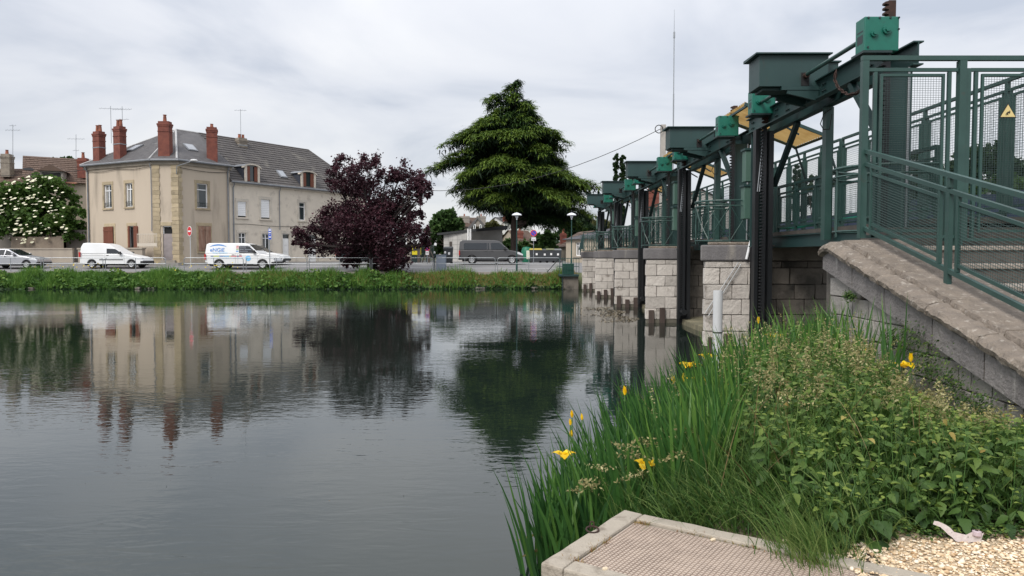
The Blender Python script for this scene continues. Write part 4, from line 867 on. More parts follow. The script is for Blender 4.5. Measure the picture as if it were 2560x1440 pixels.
def park_lamp(label, px, py, Y):
    zb = 1.08 if Y < 53 else roadz(Y); c = P(px, py, Y); t = thing('street_lamp', label, 'street lamp', (c.x, Y, zb), 0, 'mushroom lamps by the bridge'); z = c.z-zb
    mb = MB(); mb.tube((0, 0, 0), (0, 0, .7), .075, 10, .07); mb.tube((0, 0, .7), (0, 0, z-.3), .045, 10, .035); mb.build('post', mat('lamp_post_green', (.01, .05, .045), .5), t, smooth=True)
    mb = MB(); mb.lathe([(.02, .16), (.1, .14), (.3, .06), (.36, -.02), (.33, -.06), (.12, -.04), (.1, -.2), (.05, -.24), (.04, -.36), (0, -.36)], (0, 0, z), 16); mb.build('lamp_shade', mat('lamp_opal', (.7, .72, .78), .3), t, smooth=True)
park_lamp('green lamp post with white mushroom shade standing before the grey minibus', 1292, 537, 53.4); park_lamp('green lamp post with white mushroom shade nearest the weir bridge', 1429, 537, 56)
for px, nm in ((1086, 'left'), (1113, 'right')):
    t = thing('bollard', 'dark green bollard with white cap, the %s one of the pair by the grey cabinet' % nm, 'bollard', (XY(px, 54.2), 54.2, roadz(54.2)), 0, 'white-capped bollards'); mb = MB(); mb.tube((0, 0, 0), (0, 0, 1.25), .06, 10); mb.build('shaft', M_dkgreen, t, smooth=True); mb = MB(); mb.lathe([(.062, 1.25), (.075, 1.27), (.07, 1.36), (.02, 1.4), (0, 1.4)], n=10); mb.build('cap', M_sw, t, smooth=True)
t = thing('service_cabinet', 'grey blue steel service cabinet standing behind the railing', 'cabinet', (XY(1103, 53.6), 53.6, roadz(53.6))); mb = MB(); mb.box(-.35, -.2, 0, .35, .2, 1.15); mb.box(-.37, -.22, 1.152, .37, .22, 1.2); bd = mb.build('body', mat('cabinet_grey', (.14, .17, .22), .6), t, bevel=.01); mb = MB(); mb.box(-.32, -.215, .08, .32, -.202, 1.08); mb.build('door', mat('cabinet_grey2', (.155, .185, .235), .6), t)
def bin_(label, px, Y, h_, w_, lid):
    t = thing('wheelie_bin', label, 'bin', (XY(px, Y), Y, 1.58), 0); mb = MB(); mb.hexa([(-w_*.42, -.3, .08), (w_*.42, -.3, .08), (w_*.42, .3, .08), (-w_*.42, .3, .08), (-w_/2, -.36, h_), (w_/2, -.36, h_), (w_/2, .36, h_), (-w_/2, .36, h_)]); b_ = mb.build('body', mat('bin_grey', (.035, .04, .045), .7), t, bevel=.02)
    mb = MB(); mb.hexa([(-w_*.53, -.4, h_+.003), (w_*.53, -.4, h_+.003), (w_*.53, .4, h_+.003), (-w_*.53, .4, h_+.003), (-w_*.48, -.3, h_+.12), (w_*.48, -.3, h_+.12), (w_*.48, .4, h_+.16), (-w_*.48, .4, h_+.16)]); mb.build('lid', lid, t, bevel=.02)
    for s in (-1, 1): mb = MB(); mb.lathe([(0, -.04), (.1, -.04), (.1, .04), (0, .04)], (s*w_*.38, -.28, .1), 10, 'y'); mb.build('wheel', M_blk, t)
    mb = MB(); mb.box(.0, -.372, h_*.6, .17, -.36, h_*.76); mb.build('sticker', M_sw, b_)
M_by = mat('bin_yellow', (.35, .28, .04), .6); M_bd = mat('bin_lid_dark', (.05, .055, .06), .6)
bin_('large dark bin with yellow lid, left of the row under the cedar', 1339, 66, 1.15, 1.1, M_by); bin_('dark bin with dark lid in the middle of the row under the cedar', 1359, 66, 1.1, .8, M_bd); bin_('grey bin with a greenish lid right of the middle in the row under the cedar', 1375, 66, 1.15, .75, mat('bin_lid_olive', (.12, .13, .06), .6)); bin_('plain pale grey bin at the right end of the row under the cedar', 1392, 66, 1.12, .8, mat('bin_lid_grey', (.12, .13, .13), .6))
bin_('grey wheelie bin standing behind the service cabinet', 1121, 58, 1.2, .7, M_bd)
t = thing('bottle_bank', 'green and cream recycling bottle bank behind the lamp post', 'recycling bank', (XY(1317, 70), 70, 1.6)); mb = MB(); mb.lathe([(.42, 0), (.52, .3), (.52, 1.1), (.4, 1.4), (.0, 1.5)], n=14); mb.build('shell', mat('bank_green', (.01, .14, .08), .5), t, smooth=True); mb = MB(); mb.box(-.05, -.56, .3, .28, -.4, 1.1); mb.build('cream_panel', mat('cream_plastic', (.6, .6, .5), .5), t, bevel=.05)
for (px0, px1, nm) in ((1002, 1020, 'left'), (1030, 1050, 'right')):
    t = thing('clothing_container', 'yellow container behind the purple tree, the %s one' % nm, 'container', ((XY(px0, 68)+XY(px1, 68))/2, 68, 1.6)); w_ = (XY(px1, 68)-XY(px0, 68))/2; mb = MB(); mb.box(-w_, 0, .7, w_, .9, 1.45); mb.box(-w_-.04, -.04, 1.453, w_+.04, .94, 1.53); mb.build('body', mat('container_yellow', (.62, .52, .02), .5), t, bevel=.03); mb = MB(); mb.box(-w_+.1, -.03, 1.1, w_-.1, -.003, 1.3); mb.build('flap', M_plast, t); mb = MB(); mb.box(-w_+.02, .05, 0, w_-.02, .85, .697); mb.build('stand', M_dkgreen, t)
for px, nm in ((1022, 'beside the yellow containers'), (1047, 'right of the yellow containers'), (1072, 'beside the small no parking sign'), (1127, 'at the corner of the white shed')):
    x = XY(px, 66.5); t = thing('timber_post', 'weathered timber post '+nm, 'post', (x, 66.5, 1.6)); mb = MB(); mb.box(-.12, -.12, -.1, .12, .12, 1.5 if px != 1127 else 1.9); mb.hexa([(-.12, -.12, 1.5), (.12, -.12, 1.5), (.12, .12, 1.5), (-.12, .12, 1.5), (-.05, -.05, 1.6), (.05, -.05, 1.6), (.05, .05, 1.6), (-.05, .05, 1.6)]); mb.build('timber', mat('grey_timber', (.10, .085, .07), .9, col2=(.06, .05, .045), scale=6, streak=True), t)
    if px == 1072:
        mb = MB(); mb.beam((-.6, 0, 0), (-.1, 0, 1.2), .1, .1); mb.beam((.6, 0, 0), (.1, 0, 1.2), .1, .1); mb.build('strut', MATS['grey_timber'], t)
# white shed with a sloping dark roof
t = thing('white_shed', 'low white block shed with a dark roof sloping up to the right behind the minibus', 'shed', (XY(1180, 80), 80, 1.6)); x0, x1, x2 = XY(1105, 78), XY(1176, 76), XY(1256, 84)
fa = Fr((x0, 80), (x1, 78)); fb = Fr((x1, 78), (x2, 84)); zt0 = ZY(587, 79); zt1 = ZY(579, 78); zt2 = ZY(580, 84)
M_shed = mat('shed_white', (.48, .47, .45), .9, col2=(.38, .37, .36), scale=1.2, streak=True); M_shed2 = mat('shed_grey', (.34, .32, .30), .9, col2=(.28, .27, .25), scale=1)
mb = MB(); mb.poly([fa.pt(0, 1.3), fa.pt(fa.len, 1.3), fa.pt(fa.len, zt1), fa.pt(0, zt0)])
mb.build('front_wall', M_shed, t, world=True); mb = MB(); mb.poly([fb.pt(0, 1.3), fb.pt(fb.len, 1.3), fb.pt(fb.len, zt2+.3), fb.pt(0, zt1)]); q = fb.pt(fb.len, 0); mb.poly([q+Vector((0, 0, 1.3)), q+Vector((-2, 6, 1.3)), q+Vector((-2, 6, zt2)), q+Vector((0, 0, zt2+.3))]); mb.build('side_wall', M_shed2, t, world=True)
mb = MB()
for zz in np.arange(1.9, zt0-.1, .5): fa.box(mb, 0, fa.len, zz, zz+.03, .0, .006)
for k in range(1, 6): fa.box(mb, fa.len*k/6-.015, fa.len*k/6+.015, 1.6, zt0-.1, .0, .007)
mb.build('block_joint', mat('joint_grey', (.2, .2, .19), .9), t, world=True)
mb = MB(); mb.hexa([fa.pt(-.5, zt0, .5), fb.pt(0, zt1+.02, .6), fb.pt(fb.len+.5, zt2+.32, .4), Vector((x2-2, 92, zt2)), fa.pt(-.5, zt0+.2, .5), fb.pt(0, zt1+.3, .6), fb.pt(fb.len+.5, zt2+.75, .4), Vector((x2-2, 92, zt2+.4))]); mb.build('roof', mat('roof_felt', (.03, .032, .035), .8), t, world=True)
for px in (1169, 1175): c = P(px, 600, 75.5); mb = MB(); mb.tube((c.x, 76.5, 1.6 if px > 1170 else 3.2), (c.x, 76.5, ZY(572, 76.5)), .1, 8); mb.build('flue', M_sw, t, world=True, smooth=True)
# wire fence / hedge line behind the yellow containers
t = thing('mesh_fence', 'dark green mesh fence running behind the timber posts', 'fence', (XY(1080, 71), 71, 1.6)); xa, xb = XY(960, 71), XY(1104, 79); mb = MB()
for k in range(8): x = xa+(xb-xa)*k/7; mb.beam((x, 71, 1.5), (x, 71, 3.3), .06, .06)
mb.build('post', M_dkgreen, t, world=True); mb = MB()
for k in range(14): z = 1.65+k*.12; mb.beam((xa, 71, z), (xb, 71, z), .012, .03)
for k in range(60): x = xa+(xb-xa)*k/59; mb.beam((x, 71, 1.6), (x, 71, 3.25), .03, .012)
mb.build('mesh', M_dkgreen, t, world=True, kind='stuff')

# ---------------------------------------------- farther houses
a = P(1152, 600, 128); b_ = P(1226, 600, 131)
H5, f5, _ = gable_house('roughcast_house', 'beige house with twin chimneys and steep red brown roof beyond the white shed', (a.x, a.y, 0), (b_.x, b_.y, 0), 9, 1.6, ZY(566, 129), ZY(543, 133), M_old, M_btile, [(1182, 1190, 562, 574, 'sash2'), (1196, 1204, 562, 574, 'sash2')])
for px in (1161, 1203): chimney(H5, XY(px, 131), 131, 7, ZY(539, 131), 1.9 if px < 1190 else 1.6, 1.2, 0, 1, M_old, .4)
mb = MB(); c0 = P(1176, 566, 127.5); c1 = P(1212, 566, 127.5); cm = P(1194, 546, 127.5); mb.prism([tuple(c0), tuple(c1), tuple(cm)], (0, 4, 0)); gb_ = mb.build('gable', M_old, H5, world=True)
mb = MB(); mb.prism([tuple(c0+Vector((-.6, -.2, -.4))), tuple(cm+Vector((0, -.2, .3))), tuple(cm+Vector((0, -.2, -.1))), tuple(c0+Vector((0, -.2, -.5)))], (0, 4, 0)); mb.prism([tuple(c1+Vector((.6, -.2, -.4))), tuple(cm+Vector((0, -.2, .3))), tuple(cm+Vector((0, -.2, -.1))), tuple(c1+Vector((0, -.2, -.5)))], (0, 4, 0)); mb.build('gable_roof', M_slate, H5, world=True)
for px0, px1 in ((1183, 1189), (1199, 1205)):
    mb = MB(); q0 = P(px0, 561, 127.4); q1 = P(px1, 573, 127.4); mb.box(q0.x, 127.38, q1.z, q1.x, 127.45, q0.z); wq = mb.build('window', M_pvcw, H5, world=True); mb = MB(); mb.quad((q0.x+.1, 127.36, q1.z+.1), (q1.x-.1, 127.36, q1.z+.1), (q1.x-.1, 127.36, q0.z-.1), (q0.x+.1, 127.36, q0.z-.1)); mb.build('pane', M_pane, wq, world=True)
a = P(1262, 600, 125); b_ = P(1330, 600, 127)
H6, *_ = gable_house('white_house', 'white house with slate roof and brick chimney partly hidden behind the cedar trunk', (a.x, a.y, 0), (b_.x, b_.y, 0), 8, 1.6, ZY(556, 125), ZY(543, 129), mat('white_render', (.6, .6, .58), .9), M_slate, [(1268, 1274, 565, 578, 'sash2'), (1300, 1308, 565, 578, 'sash2')]); chimney(H6, XY(1264, 126), 126, 7, ZY(540, 126), 1.0, .8, 0, 1)
a = P(1296, 600, 102); b_ = P(1340, 600, 103); H7, *_ = gable_house('low_cottage', 'small cottage with brown roof behind the cedar and no parking sign', (a.x, a.y, 0), (b_.x, b_.y, 0), 7, 1.6, ZY(600, 102), ZY(576, 106), M_cream, M_btile, [(1318, 1324, 606, 622, 'sash2')]); chimney(H7, XY(1299, 103), 103, 3, ZY(576, 103), 1.0, .8, 0, 1)
a = P(1385, 610, 95); b_ = P(1418, 610, 90); H8, *_ = gable_house('brown_roofed_cottage', 'cream cottage with steep brown roof between the cedar and the slate lodge', (a.x, a.y, 0), (b_.x, b_.y, 0), 7, 1.6, ZY(615, 92), ZY(580, 96), M_cream, M_btile, []); chimney(H8, XY(1408, 94), 94, 3, ZY(581, 94), .8, .7, 0, 1)
a = P(1415, 610, 68); b_ = P(1530, 610, 62); H9, *_ = gable_house('slate_lodge', 'single-storey beige lodge with hipped grey slate roof at the far end of the bridge', (a.x, a.y, 0), (b_.x, b_.y, 0), 7, 1.6, ZY(594, 63), ZY(570, 66), M_cream, mat('grey_slate', (.13, .135, .15), .7, col2=(.1, .1, .115), scale=3), [(1438, 1452, 606, 640, 'sash2')], hip=2.0)
a = P(1612, 560, 66); b_ = P(1680, 560, 60); H10, *_ = gable_house('brick_gable_house', 'white and red brick house glimpsed through the bridge steelwork', (a.x, a.y, 0), (b_.x, b_.y, 0), 5, 1.6, ZY(515, 62), ZY(485, 65), mat('white_render2', (.5, .48, .45), .9), M_btile, [(1612, 1622, 530, 550, 'sash2')]); chimney(H10, XY(1642, 64), 64, 6, ZY(468, 64), 1.6, .9, 0, 2)

# ---------------------------------------------- poles, mast and cables
cp = P(1658, 310, 46.5); t = thing('concrete_pole', 'tall square concrete utility pole with coiled cable at its top behind the bridge', 'pole', (cp.x, 52.5, 1.0)); cp = P(1658, 312, 52.5); mb = MB(); mb.hexa([(cp.x-.24, 52.3, .9), (cp.x+.24, 52.3, .9), (cp.x+.24, 52.7, .9), (cp.x-.24, 52.7, .9), (cp.x-.17, 52.35, cp.z), (cp.x+.17, 52.35, cp.z), (cp.x+.17, 52.65, cp.z), (cp.x-.17, 52.65, cp.z)]); mb.build('shaft', mat('pole_concrete', (.42, .39, .36), .9, col2=(.34, .32, .29), scale=2), t, world=True)
mb = MB(); mb.path([Vector((cp.x-.35+.28*math.cos(a_), 52.2, cp.z-.35+.28*math.sin(a_))) for a_ in np.linspace(0, 6.3, 12)], .03, 4); mb.build('cable_coil', M_blk, t, world=True)
mp_ = P(1686, 24, 75); t = thing('radio_mast', 'very tall thin whip radio mast rising behind the second drive box', 'mast', (mp_.x, 75, 1.6)); mb = MB(); mb.tube((mp_.x, 75, 1.5), (mp_.x, 75, ZY(235, 75)), .07, 6); mb.tube((mp_.x, 75, ZY(235, 75)), (mp_.x, 75, ZY(85, 75)), .05, 6); mb.tube((mp_.x, 75, ZY(95, 75)), (mp_.x, 75, ZY(80, 75)), .1, 6); mb.tube((mp_.x, 75, ZY(80, 75)), (mp_.x, 75, mp_.z), .03, 5, .012); mb.build('mast', M_galv, t, world=True)
up = P(1022, 470, 64); t = thing('utility_pole', 'concrete utility pole rising through the right side of the purple tree', 'pole', (up.x, 64, 1.6)); mb = MB(); mb.tube((up.x, 64, 1.5), (up.x, 64, up.z), .2, 8, .13); mb.build('shaft', M_conc, t, world=True)
def cable(label, a, b_, sag, r=.025, name='overhead_cable'):
    a = Vector(a); b_ = Vector(b_); mb = MB(); mb.path([a.lerp(b_, k)-Vector((0, 0, sag*4*k*(1-k))) for k in np.linspace(0, 1, 15)], r, 4); o = mb.build(name, M_blk); o.location = (0, 0, 0); tag(o, label, 'cable')
cable('thick black cable sagging from the concrete pole past the cedar towards the purple tree', (cp.x-.2, 52.4, cp.z-.3), (up.x, 64, up.z-.1), 1.5, .022)
cable('thin cable crossing the sky at the left into the eaves of the corner house', P(-200, 431, 62), fL.pt(.5, 9.6, .1), .4, .02)

# ============================================================ TREES
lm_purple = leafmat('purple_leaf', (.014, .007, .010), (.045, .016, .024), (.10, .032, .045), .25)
def cl(px, py, Y, rpx): p = P(px, py, Y); return (p.x, p.y, p.z, rpx*Y/FPX)
pc = [(860, 412, 34), (832, 440, 26), (925, 408, 36), (905, 440, 46), (965, 440, 34), (1005, 430, 36), (1035, 465, 36), (1050, 490, 26), (850, 470, 34), (920, 490, 60), (1000, 500, 45), (955, 545, 50), (840, 545, 52), (800, 560, 40), (760, 590, 34), (742, 606, 20), (870, 575, 62), (950, 585, 66), (1020, 575, 38), (1052, 580, 32), (1055, 462, 30), (1062, 478, 22), (1040, 440, 26), (985, 640, 52), (945, 655, 40), (900, 610, 60), (820, 610, 42), (780, 622, 24), (860, 640, 30), (1010, 645, 28), (1005, 610, 40), (900, 530, 48), (850, 520, 42), (955, 525, 42), (1010, 548, 36), (1040, 540, 26), (1055, 610, 24), (975, 660, 26), (880, 655, 26)]
tree('purple_plum_tree', 'round dark purple-leaved tree leaning over the quay railings', 'tree', (XY(925, 52.8), 52.8, 1.0), [cl(a, b_, 52.8+rnd.uniform(-2.2, 2.2), r*.87) for a, b_, r in pc], 44000, .115, lm_purple, .3, mat('dark_plum_bark', (.02, .015, .014), .95), group=None, fork=.22)
lm_elder = leafmat('elder_leaf', (.02, .05, .012), (.065, .13, .025), (.15, .22, .06))
ec = [(30, 500, 45), (80, 480, 40), (125, 480, 42), (160, 510, 38), (185, 545, 32), (60, 540, 50), (110, 540, 50), (20, 560, 45), (150, 570, 36), (80, 580, 34), (190, 580, 26), (100, 455, 22), (-30, 540, 50), (-60, 500, 40)]
te = tree('elder_bush', 'big elder bush covered in flat cream flower heads before the derelict house', 'bush', (XY(90, 62), 65, 1.6), [cl(a, b_, 65+rnd.uniform(-1.5, .5), r) for a, b_, r in ec], 14000, .24, lm_elder, .15, fork=.2)
fl = []
for a, b_, r in ec:
    for _ in range(int(r*.62)):
        q = rs.normal(size=3); q /= np.linalg.norm(q); q[1] = -abs(q[1])
        if a+q[0]*r < 185 and rnd.random() < (.95 if a < 130 else .5): c = cl(a+q[0]*r*1.0, b_-q[2]*r*.9, 64.2, 1); fl.append((c[0], 65-1.4+q[1]*r*65/FPX*.8, c[2]))
fl = np.array(fl); nfl = len(fl); sz = .07+.11*rs.rand(nfl); vs = []; fs = []
for i in range(nfl):
    k = len(vs); c = fl[i]; tilt = rnd.uniform(.2, .7)
    vs += [tuple(c)]+[(c[0]+sz[i]*math.cos(a_), c[1]+sz[i]*.7*math.sin(a_)-.0, c[2]+sz[i]*math.sin(a_)*tilt-.04) for a_ in np.linspace(0, 2*math.pi, 7)[:-1]]
    fs += [(k, k+1+j, k+1+(j+1) % 6) for j in range(6)]
npmesh('flower_heads', np.array(vs), np.array(fs), mat('elder_flower', (.62, .60, .42), .8, col2=(.72, .70, .55), scale=3), parent=te, kind='stuff')
# cedar built bough by bough with hanging sprays
CT = 78.0; cbx = XY(1287, CT); px_m = CT/FPX
prof = [(214, 10, 10), (232, 40, 34), (246, 66, 60), (285, 95, 66), (322, 150, 130), (360, 180, 140), (395, 212, 150), (410, 190, 182), (445, 178, 212), (480, 140, 208), (515, 80, 205), (550, 30, 185), (585, 15, 120)]
py_ = [p[0] for p in prof]; pl = [p[1] for p in prof]; pr = [p[2] for p in prof]
tc_ = thing('cedar_tree', 'large spreading dark green conifer with drooping bright-tipped boughs, tallest tree in the photo', 'tree', (cbx, CT, 1.6))
rc = np.random.RandomState(5); bases, Ls, Ws, As, LEs, BEs, vv = [], [], [], [], [], [], []
bw = MB(); bw.path([(cbx, CT, 1.4), (cbx-.1, CT, 5), (cbx+.1, CT, 9), (cbx, CT, ZY(214, CT))], .48, 10, .04)
NB = 300
limbs = []
TI = 17
for ti in range(TI):
    pyt = 218+(553-218)*((ti+.3)/TI)**.9
    nl = 4 if ti < 2 else (6 if ti < 6 else 8); ph = rc.rand()*6.28
    for li in range(nl):
        al = ph+li*2*math.pi/nl+rc.uniform(-.3, .3)
        if pyt > 505: al = rc.uniform(-.55, 1.75)
        lt_ = rc.uniform(.60, 1.16) if math.cos(al) > 0 else rc.uniform(.66, 1.22); dpy = rc.uniform(-12, 12)
        for sb in range(2 if ti < 3 else 4): limbs.append((pyt+dpy+rc.uniform(-3, 4), al+rc.uniform(-.22, .22)*(1 if ti > 4 else 2), lt_*rc.uniform(.7, 1.0)))
for (py, a_, tipf) in limbs:
    Lx = np.interp(py, py_, pl)*px_m; Rx = np.interp(py, py_, pr)*px_m; D_ = (Lx+Rx)/2*.85
    ext = (Rx if math.cos(a_) > 0 else Lx); r_ = math.hypot(ext*math.cos(a_), D_*math.sin(a_))
    if py > 500 and math.cos(a_) < 0 : r_ *= .8
    tip = tipf; r_ *= tip
    zt = ZY(py, CT)+rc.uniform(-.25, .25); zb = zt-r_*rc.uniform(.05, .22)+.1
    d = np.array([math.cos(a_), math.sin(a_)]); drp = r_*.10+.35
    def bp_(s): return np.array([cbx+d[0]*r_*s, CT+d[1]*r_*s, zb+(zt-zb)*math.sin(s*math.pi/2)**.8+.35*math.sin(s*math.pi)-drp*s**4])
    bw.path([tuple(bp_(s)) for s in (0, .3, .6, .95)], .11, 5, .02)
    ns = max(5, int(r_*5.0))
    for j in range(ns):
        s = .2+.8*(j+rc.rand())/ns; c = bp_(s); lat = (1.2*(1-s)+.4)*min(1, r_/4)*rc.uniform(-1, 1); c = c+np.array([-d[1]*lat, d[0]*lat, -abs(lat)*.25+rc.uniform(-.08, .12)])
        nb = 11; az0 = a_+rc.uniform(-1.2, 1.2)
        for q in range(nb):
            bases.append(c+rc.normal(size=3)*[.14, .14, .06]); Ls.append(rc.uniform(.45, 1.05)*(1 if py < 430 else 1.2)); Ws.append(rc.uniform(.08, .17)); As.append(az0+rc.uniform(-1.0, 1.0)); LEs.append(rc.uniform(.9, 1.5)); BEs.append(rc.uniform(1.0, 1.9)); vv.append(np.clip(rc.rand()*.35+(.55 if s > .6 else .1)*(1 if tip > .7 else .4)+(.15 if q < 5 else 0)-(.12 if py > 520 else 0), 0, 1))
        if py < 530:
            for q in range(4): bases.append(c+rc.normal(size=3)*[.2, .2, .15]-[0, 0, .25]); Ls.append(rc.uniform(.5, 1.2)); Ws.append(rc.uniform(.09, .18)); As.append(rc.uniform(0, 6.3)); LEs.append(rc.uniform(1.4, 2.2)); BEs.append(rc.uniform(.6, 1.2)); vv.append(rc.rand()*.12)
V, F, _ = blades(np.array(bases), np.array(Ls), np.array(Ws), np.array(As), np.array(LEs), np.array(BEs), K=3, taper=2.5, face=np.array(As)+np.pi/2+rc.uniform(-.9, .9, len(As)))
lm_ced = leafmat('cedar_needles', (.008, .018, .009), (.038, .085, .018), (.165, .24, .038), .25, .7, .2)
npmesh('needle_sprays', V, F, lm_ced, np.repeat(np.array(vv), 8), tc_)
for (sx, dz) in ((-2.2, .6), (2.6, .9), (1.8, -.6)): bw.path([(cbx, CT, 6.2+dz), (cbx+sx*.6, CT-.3, 6.3+dz), (cbx+sx, CT-.5, 7.0+dz)], .22, 7, .12)
bw.build('trunk', mat('cedar_bark', (.045, .033, .028), .95, col2=(.075, .055, .045), scale=3, streak=True, bump=.03, bscale=8), tc_, world=True, smooth=True)
# other trees
lm_mid = leafmat('mid_green_leaf', (.018, .045, .012), (.04, .085, .02), (.085, .14, .035)); lm_brn = leafmat('brownish_leaf', (.03, .04, .015), (.07, .075, .025), (.13, .12, .04)); lm_drk = leafmat('dark_green_leaf', (.01, .025, .01), (.022, .05, .018), (.045, .08, .025))
def blob(pxs, Y): return [cl(a, b_, Y+rnd.uniform(-2, 2), r) for a, b_, r in pxs]
tree('lime_tree', 'light green leafy tree right of the purple tree, behind the shed', 'tree', (XY(1115, 100), 100, 1.6), blob([(1095, 555, 24), (1120, 545, 24), (1140, 560, 22), (1085, 580, 20), (1125, 590, 28), (1148, 590, 18), (1075, 600, 14), (1110, 620, 22)], 100), 6000, .42, lm_mid, .25)
tree('copper_tinged_tree', 'brownish green tree between the beige house and the cedar trunk', 'tree', (XY(1240, 108), 108, 1.6), blob([(1232, 565, 16), (1248, 575, 15), (1228, 590, 16), (1250, 600, 17), (1236, 620, 18), (1262, 615, 14)], 108), 4000, .4, lm_brn, .2)
tree('garden_tree', 'green garden bush left of the cedar trunk behind the minibus', 'tree', (XY(1272, 90), 90, 1.6), blob([(1268, 610, 14), (1262, 630, 14), (1275, 635, 12)], 90), 1800, .35, lm_mid, .15)
tree('garden_tree', 'green bushy tree just right of the cedar trunk', 'tree', (XY(1310, 92), 92, 1.6), blob([(1308, 615, 14), (1322, 625, 13), (1300, 632, 12), (1330, 640, 10)], 92), 2200, .35, lm_mid, .15)
tree('garden_tree', 'round green tree between the no parking sign and the lamp nearest the bridge', 'tree', (XY(1362, 90), 90, 1.6), blob([(1350, 600, 18), (1370, 595, 18), (1378, 615, 15), (1350, 622, 16), (1365, 635, 16)], 90), 3200, .35, lm_mid, .15)
tree('hillside_tree', 'dark green tree mass behind the slate lodge roof, left part', 'tree', (XY(1440, 140), 140, 1.6), blob([(1425, 560, 22), (1450, 556, 24), (1435, 590, 26), (1410, 590, 20), (1465, 575, 20)], 140), 4500, .55, lm_drk, .3)
tree('hillside_tree', 'olive green tree directly behind the far end of the bridge', 'tree', (XY(1480, 150), 150, 1.6), blob([(1482, 560, 22), (1500, 570, 24), (1485, 595, 22), (1520, 580, 22), (1545, 590, 22)], 150), 4000, .55, lm_brn, .3)
for px, s_, nm in ((1541, 1, 'left'), (1556, .96, 'right')):
    D_ = 170; cs = [cl(px+rnd.uniform(-2, 2), y, D_, 6.5*s_ if y > 395 else 4) for y in range(int(390+8*(1-s_)*20), 600, 9)]
    tree('poplar_tree', 'slender dark poplar beyond the bridge, the %s one of the pair' % nm, 'tree', (XY(px, D_), D_, 1.6), cs, 3500, .5, lm_drk, .3, group='pair of poplars', squash=1.4)
tree('backyard_tree', 'light green treetop showing above the derelict roof between two aerials', 'tree', (XY(165, 85), 85, 1.6), blob([(150, 405, 14), (165, 402, 13), (182, 410, 12), (170, 425, 18), (150, 430, 18)], 85), 1600, .36, lm_mid, .2)
def rtree(label, pts, Y, n, m, sz): tree('riverside_tree', label, 'tree', (XY(pts[0][0], Y), Y, 1.4), blob(pts, Y), n, sz, m, .25)
rtree('wide dark tree behind the mesh gate with the warning sign', [(2440, 400, 42), (2490, 385, 36), (2520, 420, 36), (2400, 430, 34), (2460, 450, 50), (2380, 480, 40), (2520, 490, 50), (2430, 520, 46), (2560, 440, 40), (2620, 470, 60)], 70, 9000, lm_drk, .3)
rtree('medium dark tree seen through the mesh left of the gate post', [(2290, 400, 26), (2320, 430, 30), (2280, 450, 30), (2340, 470, 32), (2290, 500, 36), (2240, 500, 30)], 75, 5000, lm_drk, .3)
rtree('lighter green bush low behind the gate', [(2480, 470, 40), (2530, 480, 40), (2450, 510, 36), (2540, 530, 46), (2500, 540, 40)], 40, 3500, lm_mid, .2)
rtree('narrow conical conifer seen through the walkway fence', [(1992, 416, 6), (1992, 430, 9), (1993, 446, 12), (1992, 465, 13), (1992, 490, 14), (1992, 520, 14)], 110, 2500, lm_drk, .3)
rtree('low distant tree right of the narrow conifer', [(2030, 448, 12), (2020, 470, 16), (2050, 475, 16), (2075, 465, 14), (2040, 500, 22)], 110, 2500, lm_drk, .3)
rtree('tree mass behind the lattice of the third and fourth hoists', [(1640, 560, 26), (1700, 550, 30), (1750, 560, 30), (1800, 550, 30), (1850, 560, 30), (1730, 580, 30)], 120, 6000, lm_drk, .4)
# far wood closing the horizon
n = 42000; X_ = rs.uniform(-330, 420, n); H_ = (4.5+2.5*np.sin(X_*.07)+1.8*np.sin(X_*.19+1))*np.sqrt(rs.rand(n)); Yw = 255+rs.uniform(-6, 6, n); V, F = cards(np.stack([X_, Yw, 1.6+H_], 1), 1.3+.9*rs.rand(n), 1.4)
o = npmesh('distant_wood', V, F, lm_drk, np.repeat(rs.rand(n)*.8, 4)); tag(o, 'line of distant woodland closing the view behind the town', 'woodland', kind='stuff')

# ============================================================ FAR BANK PLANTS
lm_grs = leafmat('bank_grass', (.03, .09, .015), (.09, .20, .03), (.20, .30, .05)); lm_dry = leafmat('dry_grass', (.10, .09, .02), (.24, .18, .06), (.38, .29, .12)); lm_weed = leafmat('bank_weed', (.02, .06, .014), (.085, .18, .035), (.20, .30, .06))
def bankz(Y): return np.interp(Y, [46, 49.0, 49.6, 50.6, 51.7], [-1.6, -0.25, 0.12, 0.62, 0.85])
def bank_blades(name, label, n, xr, yr, hh, wd, lm, dens=None, seed=1):
    r = np.random.RandomState(seed); x = r.uniform(*xr, n); y = r.uniform(*yr, n)
    if dens is not None: k = r.rand(n) < dens(x); x, y = x[k], y[k]
    n = len(x); hm = .6+.4*np.sin(x*1.7+np.sin(x*.6)*2)*np.sin(x*.43); V, F, _ = blades(np.stack([x, y, bankz(y)-.04], 1), r.uniform(*hh, n)*np.clip(hm, .35, 1.1), r.uniform(*wd, n), r.uniform(0, 6.3, n), r.uniform(0, .35, n), r.uniform(.1, 1.3, n), 3, 2.0, face=r.uniform(-.6, .6, n))
    o = npmesh(name, V, F, lm, np.repeat(np.clip(r.rand(n)*.6+.2*hm, 0, 1), 8)); tag(o, label, 'grass', kind='stuff')
def bank_leaves(name, label, n, xr, yr, hmax, size, lm, dens=None, seed=2):
    r = np.random.RandomState(seed); x = r.uniform(*xr, n); y = r.uniform(*yr, n)
    if dens is not None: k = r.rand(n) < dens(x); x, y = x[k], y[k]
    n = len(x); bl = .55+.45*np.sin(x*2.3+y*2)*np.sin(x*.9+1); z = bankz(y)+r.rand(n)*hmax*np.clip(bl, .25, 1); V, F = cards(np.stack([x, y, z], 1), r.uniform(*size, n), 1.4, .9)
    o = npmesh(name, V, F, lm, np.repeat(np.clip((z-bankz(y))/hmax*.6+r.rand(n)*.5-.1, 0, 1), 4)); tag(o, label, 'plants', kind='stuff')
